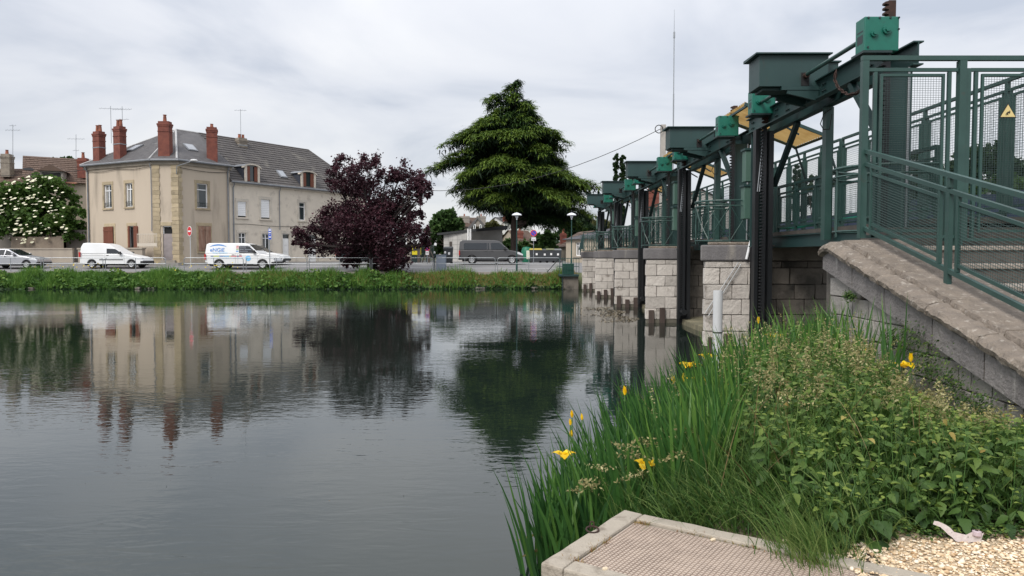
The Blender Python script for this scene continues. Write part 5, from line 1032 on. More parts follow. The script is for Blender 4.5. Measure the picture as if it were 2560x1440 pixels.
XL = XY(530, 50); XM = XY(690, 50); XR = XY(1000, 50)
lush = lambda x: np.where(x < XL+.5*np.sin(x), 1, .25)
bank_blades('bank_grass', 'tall lush green grass on the far bank below the railings', 44000, (-60, 4), (49.2, 51.6), (.4, 1.2), (.02, .05), lm_grs, lambda x: np.where(x < XL, 1, np.where(x < XR, .5, .25)))
bank_blades('dry_grass', 'dry tan grass on the upper far bank in front of the vans and minibus', 34000, (-24, 4.4), (49.7, 51.75), (.25, .65), (.015, .035), lm_dry, lambda x: np.where((x > XL) & (x < XM+2), 1, np.where(x > XR, .9, .3)), 3)
bank_blades('rail_foot_grass', 'thin seeding grass growing up against the foot of the far railings', 9000, (-60, 4), (51.4, 51.72), (.4, 1.0), (.012, .03), lm_grs, lambda x: np.where(x < XL, 1, .15), 9)
bank_leaves('bank_weeds', 'broad-leaved green weeds overhanging the water along the far bank', 15000, (-60, 4.2), (49.05, 50.6), .7, (.09, .22), lm_weed, lambda x: np.where(x < XL, 1, np.where(x < XM, .5, np.where(x < XR, .8, .10+.35*(np.sin(x*1.9+2) > .45)))), 4)
bank_leaves('bank_weeds', 'green weeds on the upper half of the far bank at the left', 12000, (-60, -9), (50.5, 51.6), .6, (.08, .18), lm_weed, lambda x: np.where(x < XL, 1, np.where(x < XM+1, .05, .6)), 14)
bank_leaves('waterline_weeds', 'dark weeds trailing in the water at the foot of the far bank', 9000, (-60, 4.3), (48.85, 49.5), .4, (.08, .18), lm_drk, None, 6)
yf = np.stack([rs.uniform(-46, -16, 260), rs.uniform(50.6, 51.6, 260)], 1); yk = rs.rand(260) < .5+.5*np.sin(yf[:, 0]*.8); yf = yf[yk]; V, F = cards(np.stack([yf[:, 0], yf[:, 1], bankz(yf[:, 1])+rs.uniform(.55, .95, len(yf))], 1), np.full(len(yf), .09), 1.2)
o = npmesh('yellow_bank_flowers', V, F, mat('yellow_petal', (.65, .48, .01), .6)); tag(o, 'scattered small yellow flowers in the grass of the far bank', 'flowers', kind='stuff')
# stones at the waterline
for i, (px, nm) in enumerate(((85, 'left of the silver car reflection'), (350, 'below the white high-roofed van'), (383, 'right of the gap in the weeds'), (1195, 'below the grey minibus rear'), (1205, 'pale step stone below the grey minibus'), (1335, 'near the right lamp'))):
    c = P(px, 718, 49.4); t = thing('bank_stone', 'stone at the far waterline '+nm, 'stone', (c.x, 49.2, .04)); stone(t, (c.x, 49.2, .04+.03*(i % 2)), Vector((1, 0, 0)), Vector((0, 1, 0)), Vector((0, 0, 1)), rnd.uniform(.3, .5), .3, .14, M_dkstone, 'stone', .08, .2)
# ============================================================ WEIR BRIDGE: piers, hoists, walkway
PY0, PT, PITCHY = 17.0, 1.6, 7.4
XN = 4.40                    # upstream nose of the piers
ORD = ['first and nearest', 'second', 'third', 'fourth', 'fifth']
ZZ = Vector((0, 0, 1)); UX = Vector((1, 0, 0)); UY = Vector((0, 1, 0))
M_algae = mat('waterline_stone', (0.20, 0.18, 0.145), 0.85, col2=(0.10, 0.095, 0.07), scale=3, bump=.02, bscale=14, rand=.15, contrast=1)
M_pile = mat('grey_brown_pile', (0.085, 0.062, 0.052), 0.9, col2=(.05, .035, .03), scale=6, streak=True)
def pier(k):
    y0 = PY0+PITCHY*k; last = k == 4
    t = thing('bridge_pier', ('%s pale limestone bridge pier counted from the camera, with dark cap stone' % ORD[k]) if not last else 'farthest limestone pier where the bridge meets the far bank', 'pier', (XN, y0, 0), 0, 'limestone piers of the weir bridge')
    x1 = 9.2; T = PT if not last else 3.5
    plan = [(XN+.05, y0+.05), (x1, y0+.05), (x1, y0+T), (XN+.65, y0+T), (XN+.25, y0+.8)]
    mb = MB(); mb.prism([(x, y, -1.5) for x, y in plan], (0, 0, 3.6)); mb.build('core', M_mortar, t, world=True)
    # courses of single stones on the face towards the camera
    z = -.25; c = 0; hs_ = [.37, .35, .38, .36, .34, .38, .33, .3]
    while z < 2.04:
        h = min(hs_[c % 8], 2.08-z)
        if h < .1: break
        x = XN+(.0 if c % 2 else .02); r_ = random.Random(k*31+c)
        while x < x1-.1:
            w_ = min(r_.uniform(.42, .78) if x > XN+.1 else (.36 if c % 2 else .62), x1-x)
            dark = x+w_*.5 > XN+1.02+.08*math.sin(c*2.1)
            if x < XN+1.02 < x+w_ and w_ > .3: w_ = max(.25, XN+1.05-x); dark = False
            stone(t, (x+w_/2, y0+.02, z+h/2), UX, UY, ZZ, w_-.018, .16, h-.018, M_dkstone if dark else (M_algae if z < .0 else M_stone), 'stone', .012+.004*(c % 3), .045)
            x += w_
        # return stones along the bevelled nose
        z += h; c += 1
    # cap: two slabs
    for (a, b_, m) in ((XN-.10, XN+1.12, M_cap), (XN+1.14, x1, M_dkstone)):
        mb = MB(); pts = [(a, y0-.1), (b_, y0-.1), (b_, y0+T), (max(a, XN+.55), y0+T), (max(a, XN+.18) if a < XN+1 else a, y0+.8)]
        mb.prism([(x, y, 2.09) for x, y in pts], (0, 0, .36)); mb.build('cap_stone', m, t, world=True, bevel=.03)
    mb = MB(); mb.prism([(XN+.1, y0+.05, 2.452), (x1, y0+.05, 2.452), (x1, y0+T-.05, 2.452), (XN+.7, y0+T-.1, 2.452)], (0, 0, .07)); mb.build('cap_rubble', M_coping, t, world=True, bevel=.02)
    for i in range(2 if k < 2 else 3):
        xx = XN+.1+i*.36; mb = MB(); zt = .34+.08*((i*7+k) % 3); mb.box(xx, y0-.16, -1, xx+.17, y0-.07, zt); mb.box(xx, y0-.07, -1, xx+.03, y0-.01, zt); mb.build('sheet_pile', M_pile, t, world=True)
    # low concrete sill in the bay behind this pier
    return t
for k in range(5): pier(k)
M_w = M_wire
for k in range(5):
    y0 = PY0+PITCHY*(k-1)+PT if k else 10.3
    o = thing('weir_sill', 'stained concrete weir sill just above the water in the %s bay' % ORD[k].replace(' and nearest', ''), 'sill', (6, y0, 0), 0, 'weir sills in the bays'); mb = MB(); mb.hexa([(5.35, y0, -1.5), (6.4, y0, -1.5), (6.4, PY0+PITCHY*k-.01, -1.5), (5.35, PY0+PITCHY*k-.01, -1.5), (5.5, y0, .17), (6.4, y0, .22), (6.4, PY0+PITCHY*k-.01, .22), (5.5, PY0+PITCHY*k-.01, .17)]); mb.build('crest', M_yconc, o, world=True, bevel=.03)

# --- one hoist, in local coordinates: origin at pier face y = 0 of the bay end (Y = PY0), x world
def ibeam(mb, p, q, h, w_, tf=.02, tw=.015):
    """I-section along p->q (horizontal), h deep, w_ wide"""
    p = Vector(p); q = Vector(q); dz = Vector((0, 0, h/2-tf/2))
    mb.beam(p+dz, q+dz, w_, tf); mb.beam(p-dz, q-dz, w_, tf); mb.beam(p, q, tw, h-2*tf-.001)
def hoist(label):
    t = thing('sluice_hoist', label, 'sluice hoist', (5.6, PY0, 0), 0, 'green sluice gate hoists along the bridge')
    def L(x, Y, z): return (x-5.6, Y-PY0, z)
    B = MB(); ibeam(B, L(5.42, 10.90, 5.13), L(5.42, 17.05, 5.13), .34, .15); B.build('girder', M_green, t)
    B = MB(); ibeam(B, L(5.86, 10.8, 5.13), L(5.86, 16.95, 5.13), .34, .15); B.build('girder', M_green, t)
    B = MB()
    for Y in (11.6, 12.4, 13.0, 14.4, 15.2, 16.2): B.beam(L(5.43, Y, 5.2), L(5.85, Y, 5.2), .06, .1)
    B.build('cross_bracing', M_dkgreen, t)
    B = MB()
    for Y in (10.75, 11.25, 12.9, 14.6, 15.2, 16.7):
        for dy in (0, .09):
            for dz in (-.07, .05): B.tube(L(5.405, Y+dy, 5.13+dz), L(5.375, Y+dy, 5.13+dz), .022, 6)
    B.build('bolts', M_dkgreen, t, kind='stuff')
    # columns: near one stands on pier, far one is tarred and reaches the sill
    def column(Y0, Y1, x0, x1, z0, z1, m, nm='column'):
        B = MB(); tf = .02
        B.box(*L(x0, Y0, z0), *L(x1, Y0+tf, z1)); B.box(*L(x0, Y1-tf, z0), *L(x1, Y1, z1)); B.box(*L((x0+x1)/2-.012, Y0+tf+.001, z0), *L((x0+x1)/2+.012, Y1-tf-.001, z1)); B.box(*L(x0, Y0-.004+.0, z0), *L(x0+.02, Y0-.001, z1))
        B.box(*L(x0-.02, Y0-.01, z0), *L(x1+.02, Y1+.01, z0+.03))
        return B.build(nm, m, t)
    column(10.95, 11.28, 5.50, 5.86, 2.5, 4.955, M_green)
    column(16.42, 16.78, 5.38, 5.74, 2.4, 4.955, M_green)
    column(16.43, 16.77, 5.39, 5.73, -.9, 2.395, M_black, 'lower_column')
    B = MB(); B.box(*L(5.30, 16.20, .2), *L(5.38, 16.40, 4.95)); B.box(*L(5.56, 16.10, .2), *L(5.66, 16.40, 4.9)); B.build('rack_guide', M_black, t)
    # racks with teeth
    def rack(Y, x0, x1, z0, z1, m, d=.06):
        B = MB(); B.box(*L(x0+.05, Y, z0), *L(x1, Y+d, z1)); z = z0
        while z < z1-.05:
            B.prism([L(x0+.05, Y, z), L(x0+.05, Y, z+.052), L(x0, Y, z+.040), L(x0, Y, z+.012)], (0, d, 0)); z += .07
        return B.build('rack', m, t)
    rack(10.72, 5.31, 5.42, .3, 5.5, M_black, .07); rack(10.70, 5.32, 5.47, 5.5, 5.84, M_rust, .10); rack(16.0, 5.36, 5.47, .3, 5.0, M_black, .08)
    rack(15.72, 5.28, 5.40, 5.0, 5.80, M_rust, .08)
    B = MB(); B.tube(L(5.44, 15.9, .42), L(5.44, 16.2, .42), .09, 10); B.build('foot_roller', M_black, t)
    # gear boxes
    for Y in (10.60, 15.50):
        zb = 5.10 if Y < 12 else 5.16; zt = zb+.48
        B = MB(); B.box(*L(4.98, Y, zb), *L(5.47, Y+.28, zt))
        g = B.build('gear_box', M_gear, t, bevel=.012)
        B = MB(); B.box(*L(4.95, Y-.04, zb-.035), *L(5.36, Y+.34, zb-.003)); B.build('base_plate', M_dkgreen, g)
        B = MB()
        for (dx, dz, r) in ((.12, .24, .05), (.30, .29, .062)):
            B = MB(); B.tube(L(4.99+dx, Y-.035, zb+dz), L(4.99+dx, Y, zb+dz), r, 12); B.tube(L(4.99+dx, Y-.06, zb+dz), L(4.99+dx, Y-.035, zb+dz), r*.55, 6); B.build('shaft_cap', M_gear, g)
        B = MB()
        for (dx, dz) in ((.04, .46), (.2, .46), (.35, .46), (.47, .46), (.04, .05), (.47, .3)): B.tube(L(4.99+dx, Y-.014, zb+dz), L(4.99+dx, Y, zb+dz), .015, 6)
        B.build('bolts', M_dkgreen, g, kind='stuff')
        B = MB(); B.box(*L(4.978, Y+.05, zb+.12), *L(4.989, Y+.22, zb+.24)); B.box(*L(4.978, Y+.05, zb+.28), *L(4.989, Y+.22, zb+.3)); B.build('louvre', M_dkgreen, g)
    # drive box on brackets
    B = MB(); B.box(*L(4.36, 13.2, 5.19), *L(5.58, 13.78, 5.74)); db = B.build('drive_box', M_green, t, bevel=.006)
    B = MB(); B.hexa([L(4.28, 13.12, 5.742), L(5.62, 13.12, 5.742), L(5.62, 13.86, 5.742), L(4.28, 13.86, 5.742), L(4.28, 13.12, 5.765), L(5.62, 13.12, 5.765), L(5.62, 13.86, 5.79), L(4.28, 13.86, 5.79)]); B.build('lid', M_green, db)
    B = MB(); B.box(*L(5.10, 13.192, 5.20), *L(5.24, 13.199, 5.43)); B.build('shaft_slot', M_void, db)
    B = MB(); B.tube(L(5.17, 13.1, 5.37), L(5.17, 13.35, 5.37), .05, 10); B.build('coupling', M_rust, db)
    B = MB(); B.box(*L(5.583, 13.4, 5.19), *L(5.84, 13.9, 5.66)); B.box(*L(5.57, 13.36, 5.662), *L(5.88, 13.94, 5.685)); B.build('side_box', M_green, t)
    B = MB()
    B.box(*L(4.75, 13.16, 5.12), *L(5.95, 13.24, 5.185)); B.box(*L(4.75, 13.72, 5.12), *L(5.95, 13.80, 5.185)); B.box(*L(4.45, 13.3, 5.14), *L(5.1, 13.7, 5.184))
    for Y in (13.17, 13.73): B.hexa([L(4.85, Y, 5.06), L(5.40, Y, 4.93), L(5.40, Y+.06, 4.93), L(4.85, Y+.06, 5.06), L(4.85, Y, 5.119), L(5.40, Y, 5.119), L(5.40, Y+.06, 5.119), L(4.85, Y+.06, 5.119)])
    B.build('bracket', M_green, t)
    for (a, b_) in ((10.88, 13.2), (13.78, 15.5)):
        B = MB(); B.tube(L(5.13, a, 5.36), L(5.17, b_, 5.38), .035, 10); B.build('drive_shaft', M_rail, t, smooth=True)
    # braces
    B = MB(); B.beam(L(5.42, 11.95, 4.955), L(5.6, 11.28, 3.95), .10, .10, (1, 0, 0)); B.build('knee_brace', M_green, t)
    B = MB(); B.beam(L(5.86, 11.95, 4.955), L(5.8, 11.28, 4.1), .08, .08, (1, 0, 0)); B.build('knee_brace', M_green, t)
    B = MB(); B.beam(L(5.86, 15.3, 4.955), L(5.78, 16.40, 3.75), .10, .10, (1, 0, 0)); B.build('knee_brace', M_dkgreen, t)
    # mid post from beam to deck, with back post
    B = MB(); B.box(*L(5.79, 13.75, 2.50), *L(5.91, 13.92, 4.955)); B.box(*L(5.912, 13.8, 2.5), *L(5.95, 13.9, 4.955)); B.build('mid_post', M_rail, t)
    # cabinets on the column
    for (z0, z1, x0) in ((3.90, 4.60, 5.32), (3.05, 3.78, 5.30)):
        B = MB(); B.box(*L(x0, 16.95, z0), *L(x0+.19, 17.22, z1)); cb = B.build('control_box', mat('box_green', (.05, .11, .085), .5, col2=(.08, .15, .12), scale=2, streak=True), t, bevel=.008)
        B = MB(); B.box(*L(x0-.03, 16.92, z1+.002), *L(x0+.21, 17.25, z1+.05)); B.build('hood', M_green, cb)
    for (a, b_, r) in ((L(5.46, 16.18, 4.9), L(5.34, 16.18, 3.6), .012), (L(5.50, 16.17, 4.9), L(5.38, 16.17, 3.6), .012), (L(5.80, 10.93, 4.955), L(5.80, 10.93, 2.6), .02)): B = MB(); B.tube(a, b_, r, 6); B.build('conduit', M_galv, t)
    # rod and lamp on mid post
    B = MB(); pts = [L(5.86, 13.7, 4.9), L(5.72, 13.7, 4.80), L(5.66, 13.7, 4.62), L(5.72, 13.7, 4.52), L(5.83, 13.7, 4.53), L(5.87, 13.7, 4.8)]; B.path(pts, .009, 4); B.build('hanging_cable', M_blk, t)
    return t
hlab = ['first green sluice hoist, the largest and nearest, with big drive box', 'second green sluice hoist, directly beyond the first pier', 'third green sluice hoist, middle one of the five', 'fourth green sluice hoist from the camera', 'fifth and smallest green sluice hoist beside the cedar boughs']
h0 = hoist(hlab[0])
for k in range(1, 5):
    c = copy_tree(h0); c.location = (5.6, PY0+PITCHY*k, 0); c['label'] = hlab[k]

# --- girder-end plates, chain on the first hoist
ch = thing('hanging_chain', 'rusty link chain slung over the nearest girder beside the gate post', 'chain', (5.4, 11.6, 5.2)); cr = [P(2090, 178, 11.9), P(2087, 200, 11.9), P(2095, 218, 11.8), P(2108, 230, 11.6), P(2122, 237, 11.4), P(2140, 234, 11.3), P(2156, 222, 11.2), P(2166, 205, 11.1), P(2170, 195, 11.1)]
pts = []
for a, b_ in zip(cr[:-1], cr[1:]):
    for s in (0, .33, .66): pts.append(a.lerp(b_, s))
me0 = None
for i, (a, b_) in enumerate(zip(pts[:-1], pts[1:])):
    c = (a+b_)/2; d = (b_-a).normalized(); side = d.cross(UY).normalized() if i % 2 else d.cross(d.cross(UY)).normalized(); ln = .055; mb = MB()
    loop = [c+d*ln*math.cos(q)+side*.022*math.sin(q) for q in np.linspace(0, 2*math.pi, 9)]; mb.path(loop, .008, 4); mb.build('link', M_rust, ch, world=True)

# --- walkway: deck, fascia beams, railings with mesh, high fence
dk = thing('walkway_deck', 'steel walkway deck of the bridge with dark fascia beam on the upstream edge', 'walkway', (6.7, 10.3, 2.7)); 
mb = MB(); mb.box(6.02, 10.35, 2.66, 7.6, 50.5, 2.74); mb.build('deck_plate', mat('deck_brown', (.10, .085, .07), .9, col2=(.06, .055, .05), scale=3), dk, world=True)
mb = MB(); ibeam(mb, (6.0, 10.35, 2.52), (6.0, 50.5, 2.52), .26, .12); mb.build('fascia_beam', M_green, dk, world=True); mb = MB(); ibeam(mb, (7.55, 10.35, 2.52), (7.55, 50.5, 2.52), .26, .12); mb.build('fascia_beam', M_green, dk, world=True)
mb = MB(); mb.path([(6.12, 17, 2.83), (6.1, 16, 2.80), (6.12, 14.8, 2.86), (6.1, 13.5, 2.88), (6.1, 12, 2.9), (6.1, 10.8, 2.86)], .028, 6); o = mb.build('garden_hose', mat('hose_green', (.01, .25, .16), .4), smooth=True); tag(o, 'bright green hose lying along the foot of the nearest walkway railing', 'hose')
def wires(mb, p0, u, v, lu, lv, du, dv, r=.0022):
    """mesh panel: wires along u and v from corner p0"""
    p0 = Vector(p0); u = Vector(u); v = Vector(v); nn_ = u.cross(v).normalized()
    k = int(lv/dv)
    for i in range(1, k+1): a = p0+v*dv*(i-.2); mb.tube(a, a+u*lu, r, 3, caps=False)
    k = int(lu/du)
    for i in range(1, k+1): a = p0+u*du*(i-.2)+nn_*r*1.8; mb.tube(a, a+v*lv, r, 3, caps=False)
def panel_fence(name, label, x, ya, yb, zb, zt, step, group, dU, dV, wire_r, high=False):
    n = max(1, round((yb-ya)/step)); step = (yb-ya)/n; t = thing(name, label, 'railing' if not high else 'fence', (x, ya, zb), 0, group)
    mb = MB(); mb.box(x-.03, ya, zt-.05, x+.03, yb, zt); mb.build('top_rail', M_rail, t, world=True)
    mb = MB(); mb.box(x-.02, ya, zt-.20, x+.02, yb, zt-.16); mb.build('second_rail', M_rail, t, world=True); mb = MB(); mb.box(x-.02, ya, zb+.10, x+.02, yb, zb+.14); mb.build('bottom_rail', M_rail, t, world=True)
    for i in range(n+1): y = ya+i*step; mb = MB(); mb.box(x-.028, y-.03, zb-.25, x+.028, y+.03, zt-.051); mb.build('post', M_rail, t, world=True)
    for i in range(n):
        a = ya+i*step+.14; b_ = ya+(i+1)*step-.14; z0 = zb+.19; z1 = zt-.25; mb = MB()
        for q in ((x-.015, a, z0, x+.015, a+.035, z1), (x-.015, b_-.035, z0, x+.015, b_, z1), (x-.015, a+.035, z0, x+.015, b_-.035, z0+.035), (x-.015, a+.035, z1-.035, x+.015, b_-.035, z1)): mb.box(*q)
        for y in (a-.055, b_+.035): mb.box(x-.015, y, zb+.141, x+.015, y+.02, zt-.201)
        f = mb.build('panel_frame', M_rail, t, world=True)
        mb = MB(); wires(mb, (x, a+.035, z0+.035), (0, 1, 0), (0, 0, 1), b_-a-.07, z1-z0-.07, dU, dV, wire_r); mb.build('wire_mesh', M_w, f, world=True, kind='stuff')
    return t
# upstream railing in bay lengths, downstream high fence
segs = [(10.6, 16.9)]+[(PY0+PITCHY*k+.1, PY0+PITCHY*(k+1)) for k in range(4)]
for k, (a, b_) in enumerate(segs):
    panel_fence('walkway_railing', 'waist-high green mesh walkway railing on the river side, %s length' % ORD[k], 6.06, a, b_, 2.74, 3.78, 1.12, 'upstream walkway railings', .05 if k < 2 else .1, .033 if k < 2 else .07, .0025 if k < 2 else .005)
fsegs = [(10.2, 16.9)]+[(PY0+PITCHY*k, PY0+PITCHY*(k+1)-.05) for k in range(4)]
for k, (a, b_) in enumerate(fsegs):
    panel_fence('walkway_fence', 'tall green mesh fence on the far side of the walkway, %s length' % ORD[k], 7.5, a, b_, 2.74, 4.88, 1.05, 'downstream tall walkway fences', .05 if k < 2 else .12, .045 if k < 2 else .09, .003 if k < 2 else .006, True)
# --- half-round guards on the pier noses
def nose_guard(label, cx, cy, group='half-round guard rails on the pier noses', braced=True):
    t = thing('nose_guard', label, 'guard rail', (cx, cy, 2.5), 0, group); r = .62; zb = .0; zt = .98
    def cpt(a_, z): return (-(r)*math.sin(a_), -r*math.cos(a_)*1.05, z)
    an = np.linspace(0, math.pi, 13)
    for z, rr, nm in ((zt, .024, 'top_rail'), (zt-.12, .018, 'second_rail'), (.06, .016, 'bottom_rail')):
        mb = MB(); mb.path([(.5, -r*1.05, z)]+[cpt(a_, z) for a_ in an]+[(.5, r*1.05, z)], rr, 6); mb.build(nm, M_rail, t, smooth=True)
    st = [0, .25*math.pi, .5*math.pi, .75*math.pi, math.pi]
    for a_ in st: mb = MB(); mb.tube(cpt(a_, -.02), cpt(a_, zt-.02), .016, 6); mb.build('post', M_rail, t)
    for a0, a1 in (zip(st[:-1], st[1:]) if braced else ()):
        mb = MB(); mb.path([cpt(a0+(a1-a0)*s, .07+(zt-.2)*s) for s in (0, .5, 1)], .011, 4); mb.path([cpt(a0+(a1-a0)*s, .07+(zt-.2)*(1-s)) for s in (0, .5, 1)], .011, 4); mb.build('cross_brace', M_rail, t)
    if not braced: return t
    mb = MB(); mb.tube((.02, -r*1.05, .07), (.5, -r*1.05, zt-.14), .011, 4); mb.tube((.02, -r*1.05, zt-.14), (.5, -r*1.05, .07), .011, 4); mb.build('cross_brace', M_rail, t)
    return t
g0_ = nose_guard('half-round green guard rail on the nose of the first and nearest pier', XN+.62, PY0+.75)
for k in range(1, 5): c = copy_tree(g0_); c.location = (XN+.62, PY0+PITCHY*k+.75, 2.5); c['label'] = 'half-round green guard rail on the nose of the %s pier' % ORD[k]
# --- ribbed canopies
def canopy(label, y0, y1):
    t = thing('ribbed_canopy', label, 'canopy', (6.2, y0, 5.2), 0, 'yellowed ribbed canopies'); xa, za, xb_, zb = 5.28, 5.66, 7.12, 4.93
    n = 26; mb = MB(); rib = .02
    ys_ = [y0+(y1-y0)*i/n for i in range(n+1)]
    for i in range(n):
        dz0 = rib*((i) % 2)*2; dz1 = rib*((i+1) % 2)*2
        mb.quad((xa, ys_[i], za+dz0), (xb_, ys_[i], zb+dz0), (xb_, ys_[i+1], zb+dz1), (xa, ys_[i+1], za+dz1))
    mb.build('ribbed_sheet', M_pvc, t, world=True)
    d = Vector((xb_-xa, 0, zb-za)); mb = MB()
    for y in (y0-.03, y1+.03): mb.beam((xa-.03, y, za-.03), (xb_+.03, y, zb-.03), .04, .07)
    for s in (.02, .5, .98): q = Vector((xa, 0, za))+d*s; mb.beam((q.x, y0-.03, q.z-.05), (q.x, y1+.03, q.z-.05), .05, .05)
    mb.build('frame', M_green, t, world=True); mb = MB()
    for y in (y0, y1): mb.beam((5.9, y, 5.3), (6.5, y, 4.0 if False else 4.95), .035, .035); mb.beam((7.4, y, 4.0), (7.1, y, 4.9), .04, .04)
    mb.build('strut', M_dkgreen, t, world=True)
for k in range(4): canopy('yellow-brown ribbed plastic canopy above the %s pier' % ORD[k], PY0-.1+PITCHY*k, PY0+1.65+PITCHY*k)

# --- pipes and small things on the piers
t = thing('gauge_pipe', 'thick upright pale grey plastic pipe rising from the water before the nearest pier', 'pipe', (XY(1796, 14.2), 14.2, 0)); mb = MB(); mb.lathe([(.09, -1), (.09, 1.52), (.082, 1.54), (.07, 1.54), (.07, 1.3)], n=16); mb.build('pipe', M_pipe, t, smooth=True); mb = MB(); mb.tube((0, 0, .72), (0, 0, .745), .094, 16); mb.build('clamp_band', M_blk, t)
for i, (a, b_) in enumerate((((1762, 784), (1846, 656)), ((1771, 790), (1853, 660)))):
    if i == 0: t = thing('cable_conduit', 'pair of thin white conduits running diagonally up the face of the nearest pier', 'conduit', tuple(P(1800, 720, 16.87)))
    mb = MB(); mb.tube(P(*a, 16.87), P(*b_, 16.87), .012, 6); mb.build('conduit', M_pipe, t, world=True)
o = MB(); o.tube(P(1866, 648, 16.85), P(1877, 602, 16.85), .03, 8); o = o.build('short_pipe', M_pvcw); tag(o, 'short slanting white pipe end beside the black column at the nearest pier cap', 'pipe')
sp = thing('outfall_screen', 'small green railed sluice platform at the far end of the bridge by the quay', 'platform', (3.4, 49.5, 0))
xa, xb_ = XY(1398, 49.2), XY(1446, 49.2); zz0 = ZY(686, 49.2); mb = MB(); mb.box(xa, 48.7, zz0-.12, xb_, 50.6, zz0); mb.build('deck', M_green, sp, world=True); mb = MB(); mb.box(xa+.25, 48.9, -1, xb_-.02, 50.6, zz0-.121); mb.build('chamber', M_dkstone, sp, world=True); mb = MB(); mb.box(xa+.15, 48.8, -1, xa+.22, 48.87, zz0-.121); mb.build('leg', M_dkgreen, sp, world=True)
mb = MB(); zt = ZY(646, 49.2)
for i in range(8): x = xa+(xb_-xa)*i/7; mb.beam((x, 48.75, zz0), (x, 48.75, zt), .03, .03)
for z in (zt, (zt+zz0)/2): mb.beam((xa, 48.75, z), (xb_, 48.75, z), .04, .04); mb.beam((xa, 48.75, z), (xa, 50.6, z), .04, .04)
mb.build('railing', M_rail, sp, world=True); mb = MB(); mb.box(xa+.25, 49.0, zz0+.003, xb_-.3, 50.2, zt-.35); mb.build('valve_box', mat('valve_green', (.01, .07, .05), .5), sp, world=True, bevel=.02)
mb = MB(); a = P(1368, 690, 51.3); mb.beam((a.x, 51.3, 1.1), (xa, 49.2, zt), .035, .035); mb.build('stay_rod', M_dkgreen, sp, world=True)
t = thing('far_gate_leaf', 'small slanted green steel wing gate at the far end of the bridge', 'gate', (4.6, 48.2, 2.5)); mb = MB(); q = [P(1446, 625, 46), P(1459, 622, 46), P(1459, 580, 46)]; mb.prism([tuple(v) for v in q], (0, .04, 0)); mb.build('plate', M_green, t, world=True)
mb = MB(); a0 = P(1459, 581, 46); a1 = P(1492, 578, 46); 
for z in (a0.z, a0.z-.35, a0.z-.9): mb.beam((a0.x, 46, z), (a1.x, 46, z), .03, .03)
for s in (0, .3, .65, 1): mb.beam((a0.x+(a1.x-a0.x)*s, 46, 2.5), (a0.x+(a1.x-a0.x)*s, 46, a0.z), .03, .03)
mb.build('railing', M_rail, t, world=True)

# ============================================================ WING WALL, STEPS, STAIR RAILING AND GATE FENCE
YA = 10.12; SL = .272
def ctop(Y): return 2.36-SL*(YA-Y)
ww = thing('wing_wall', 'near stone wing wall with sloping weathered coping beside the steps to the bridge', 'wall', (4.4, YA, 0))
mb = MB(); mb.prism([(4.44, YA-.03, -1), (4.44, -1.5, -1), (4.44, -1.5, ctop(-1.5)-.34 if ctop(-1.5) > -.4 else -.9), (4.44, YA-.03, ctop(YA)-.34)], (.75, 0, 0)); mb.build('core', M_mortar, ww, world=True)
M_wst = mat('worn_wall_stone', (.37, .345, .315), .92, col2=(.24, .225, .21), scale=4, col3=(.13, .12, .115), s3=2.2, bump=.02, bscale=20, rand=.12, contrast=1.1, c3lo=.56)
z = -.3; c = 0
while z < 2.0:
    h = [.25, .23, .27, .24, .22, .26, .25, .24][c % 8]; y = YA; r_ = random.Random(c+91)
    while y > 2.5:
        w_ = r_.uniform(.20, .48) if y < YA-.01 else (.38 if c % 2 else .58)
        lim = ctop(y-w_*.5)-.36; hh = min(h, lim-z)
        if hh < .08: break
        if y-w_/2 > 2.6: stone(ww, (4.42, y-w_/2, z+hh/2), -UY, UX, ZZ, w_-.018, .14, hh-.014, M_wst, 'stone', .035, .07)
        y -= w_
    z += h; c += 1
# end face (towards the first bay) and coping stones
prof_ = [(4.42, -.37), (4.30, -.36), (4.29, -.08), (4.215, -.05), (4.20, .0), (4.235, .05), (4.32, .075), (4.41, .07), (4.445, .03), (4.47, .10), (5.25, .115), (5.25, -.37)]
y = YA+.08; r_ = random.Random(4); i = 0
while y > 3.0:
    ln = r_.uniform(.75, 1.35); mb = MB(); y1_ = y-ln+.012; n_ = 14; rings = []
    for j in range(n_+1):
        yy_ = y+(y1_-y)*j/n_; rings.append([(x+rs.uniform(-.009, .009), yy_, ctop(yy_)+dz+rs.uniform(-.011, .011)+(0 if yy_ < YA-.25 or dz < -.1 else -.12*max(0, (yy_-YA+.25)/.33)**2)) for x, dz in prof_])
    m_ = len(prof_)
    for j in range(n_):
        for q in range(m_): q2 = (q+1) % m_; mb.quad(rings[j][q], rings[j+1][q], rings[j+1][q2], rings[j][q2])
    mb.poly(rings[0]); mb.poly(list(reversed(rings[-1]))); mb.build('coping_stone', M_coping if True else M_cap, ww, world=True, smooth=False)
    mb = MB(); mb.hexa([(4.28, y-.004, ctop(y)-.355), (4.28, y1_+.004, ctop(y1_)-.355), (4.289, y1_+.004, ctop(y1_)-.355), (4.289, y-.004, ctop(y)-.355), (4.28, y-.004, ctop(y)-.09), (4.28, y1_+.004, ctop(y1_)-.09), (4.289, y1_+.004, ctop(y1_)-.09), (4.289, y-.004, ctop(y)-.09)]); mb.build('coping_face', M_cface, ww, world=True)
    y -= ln; i += 1
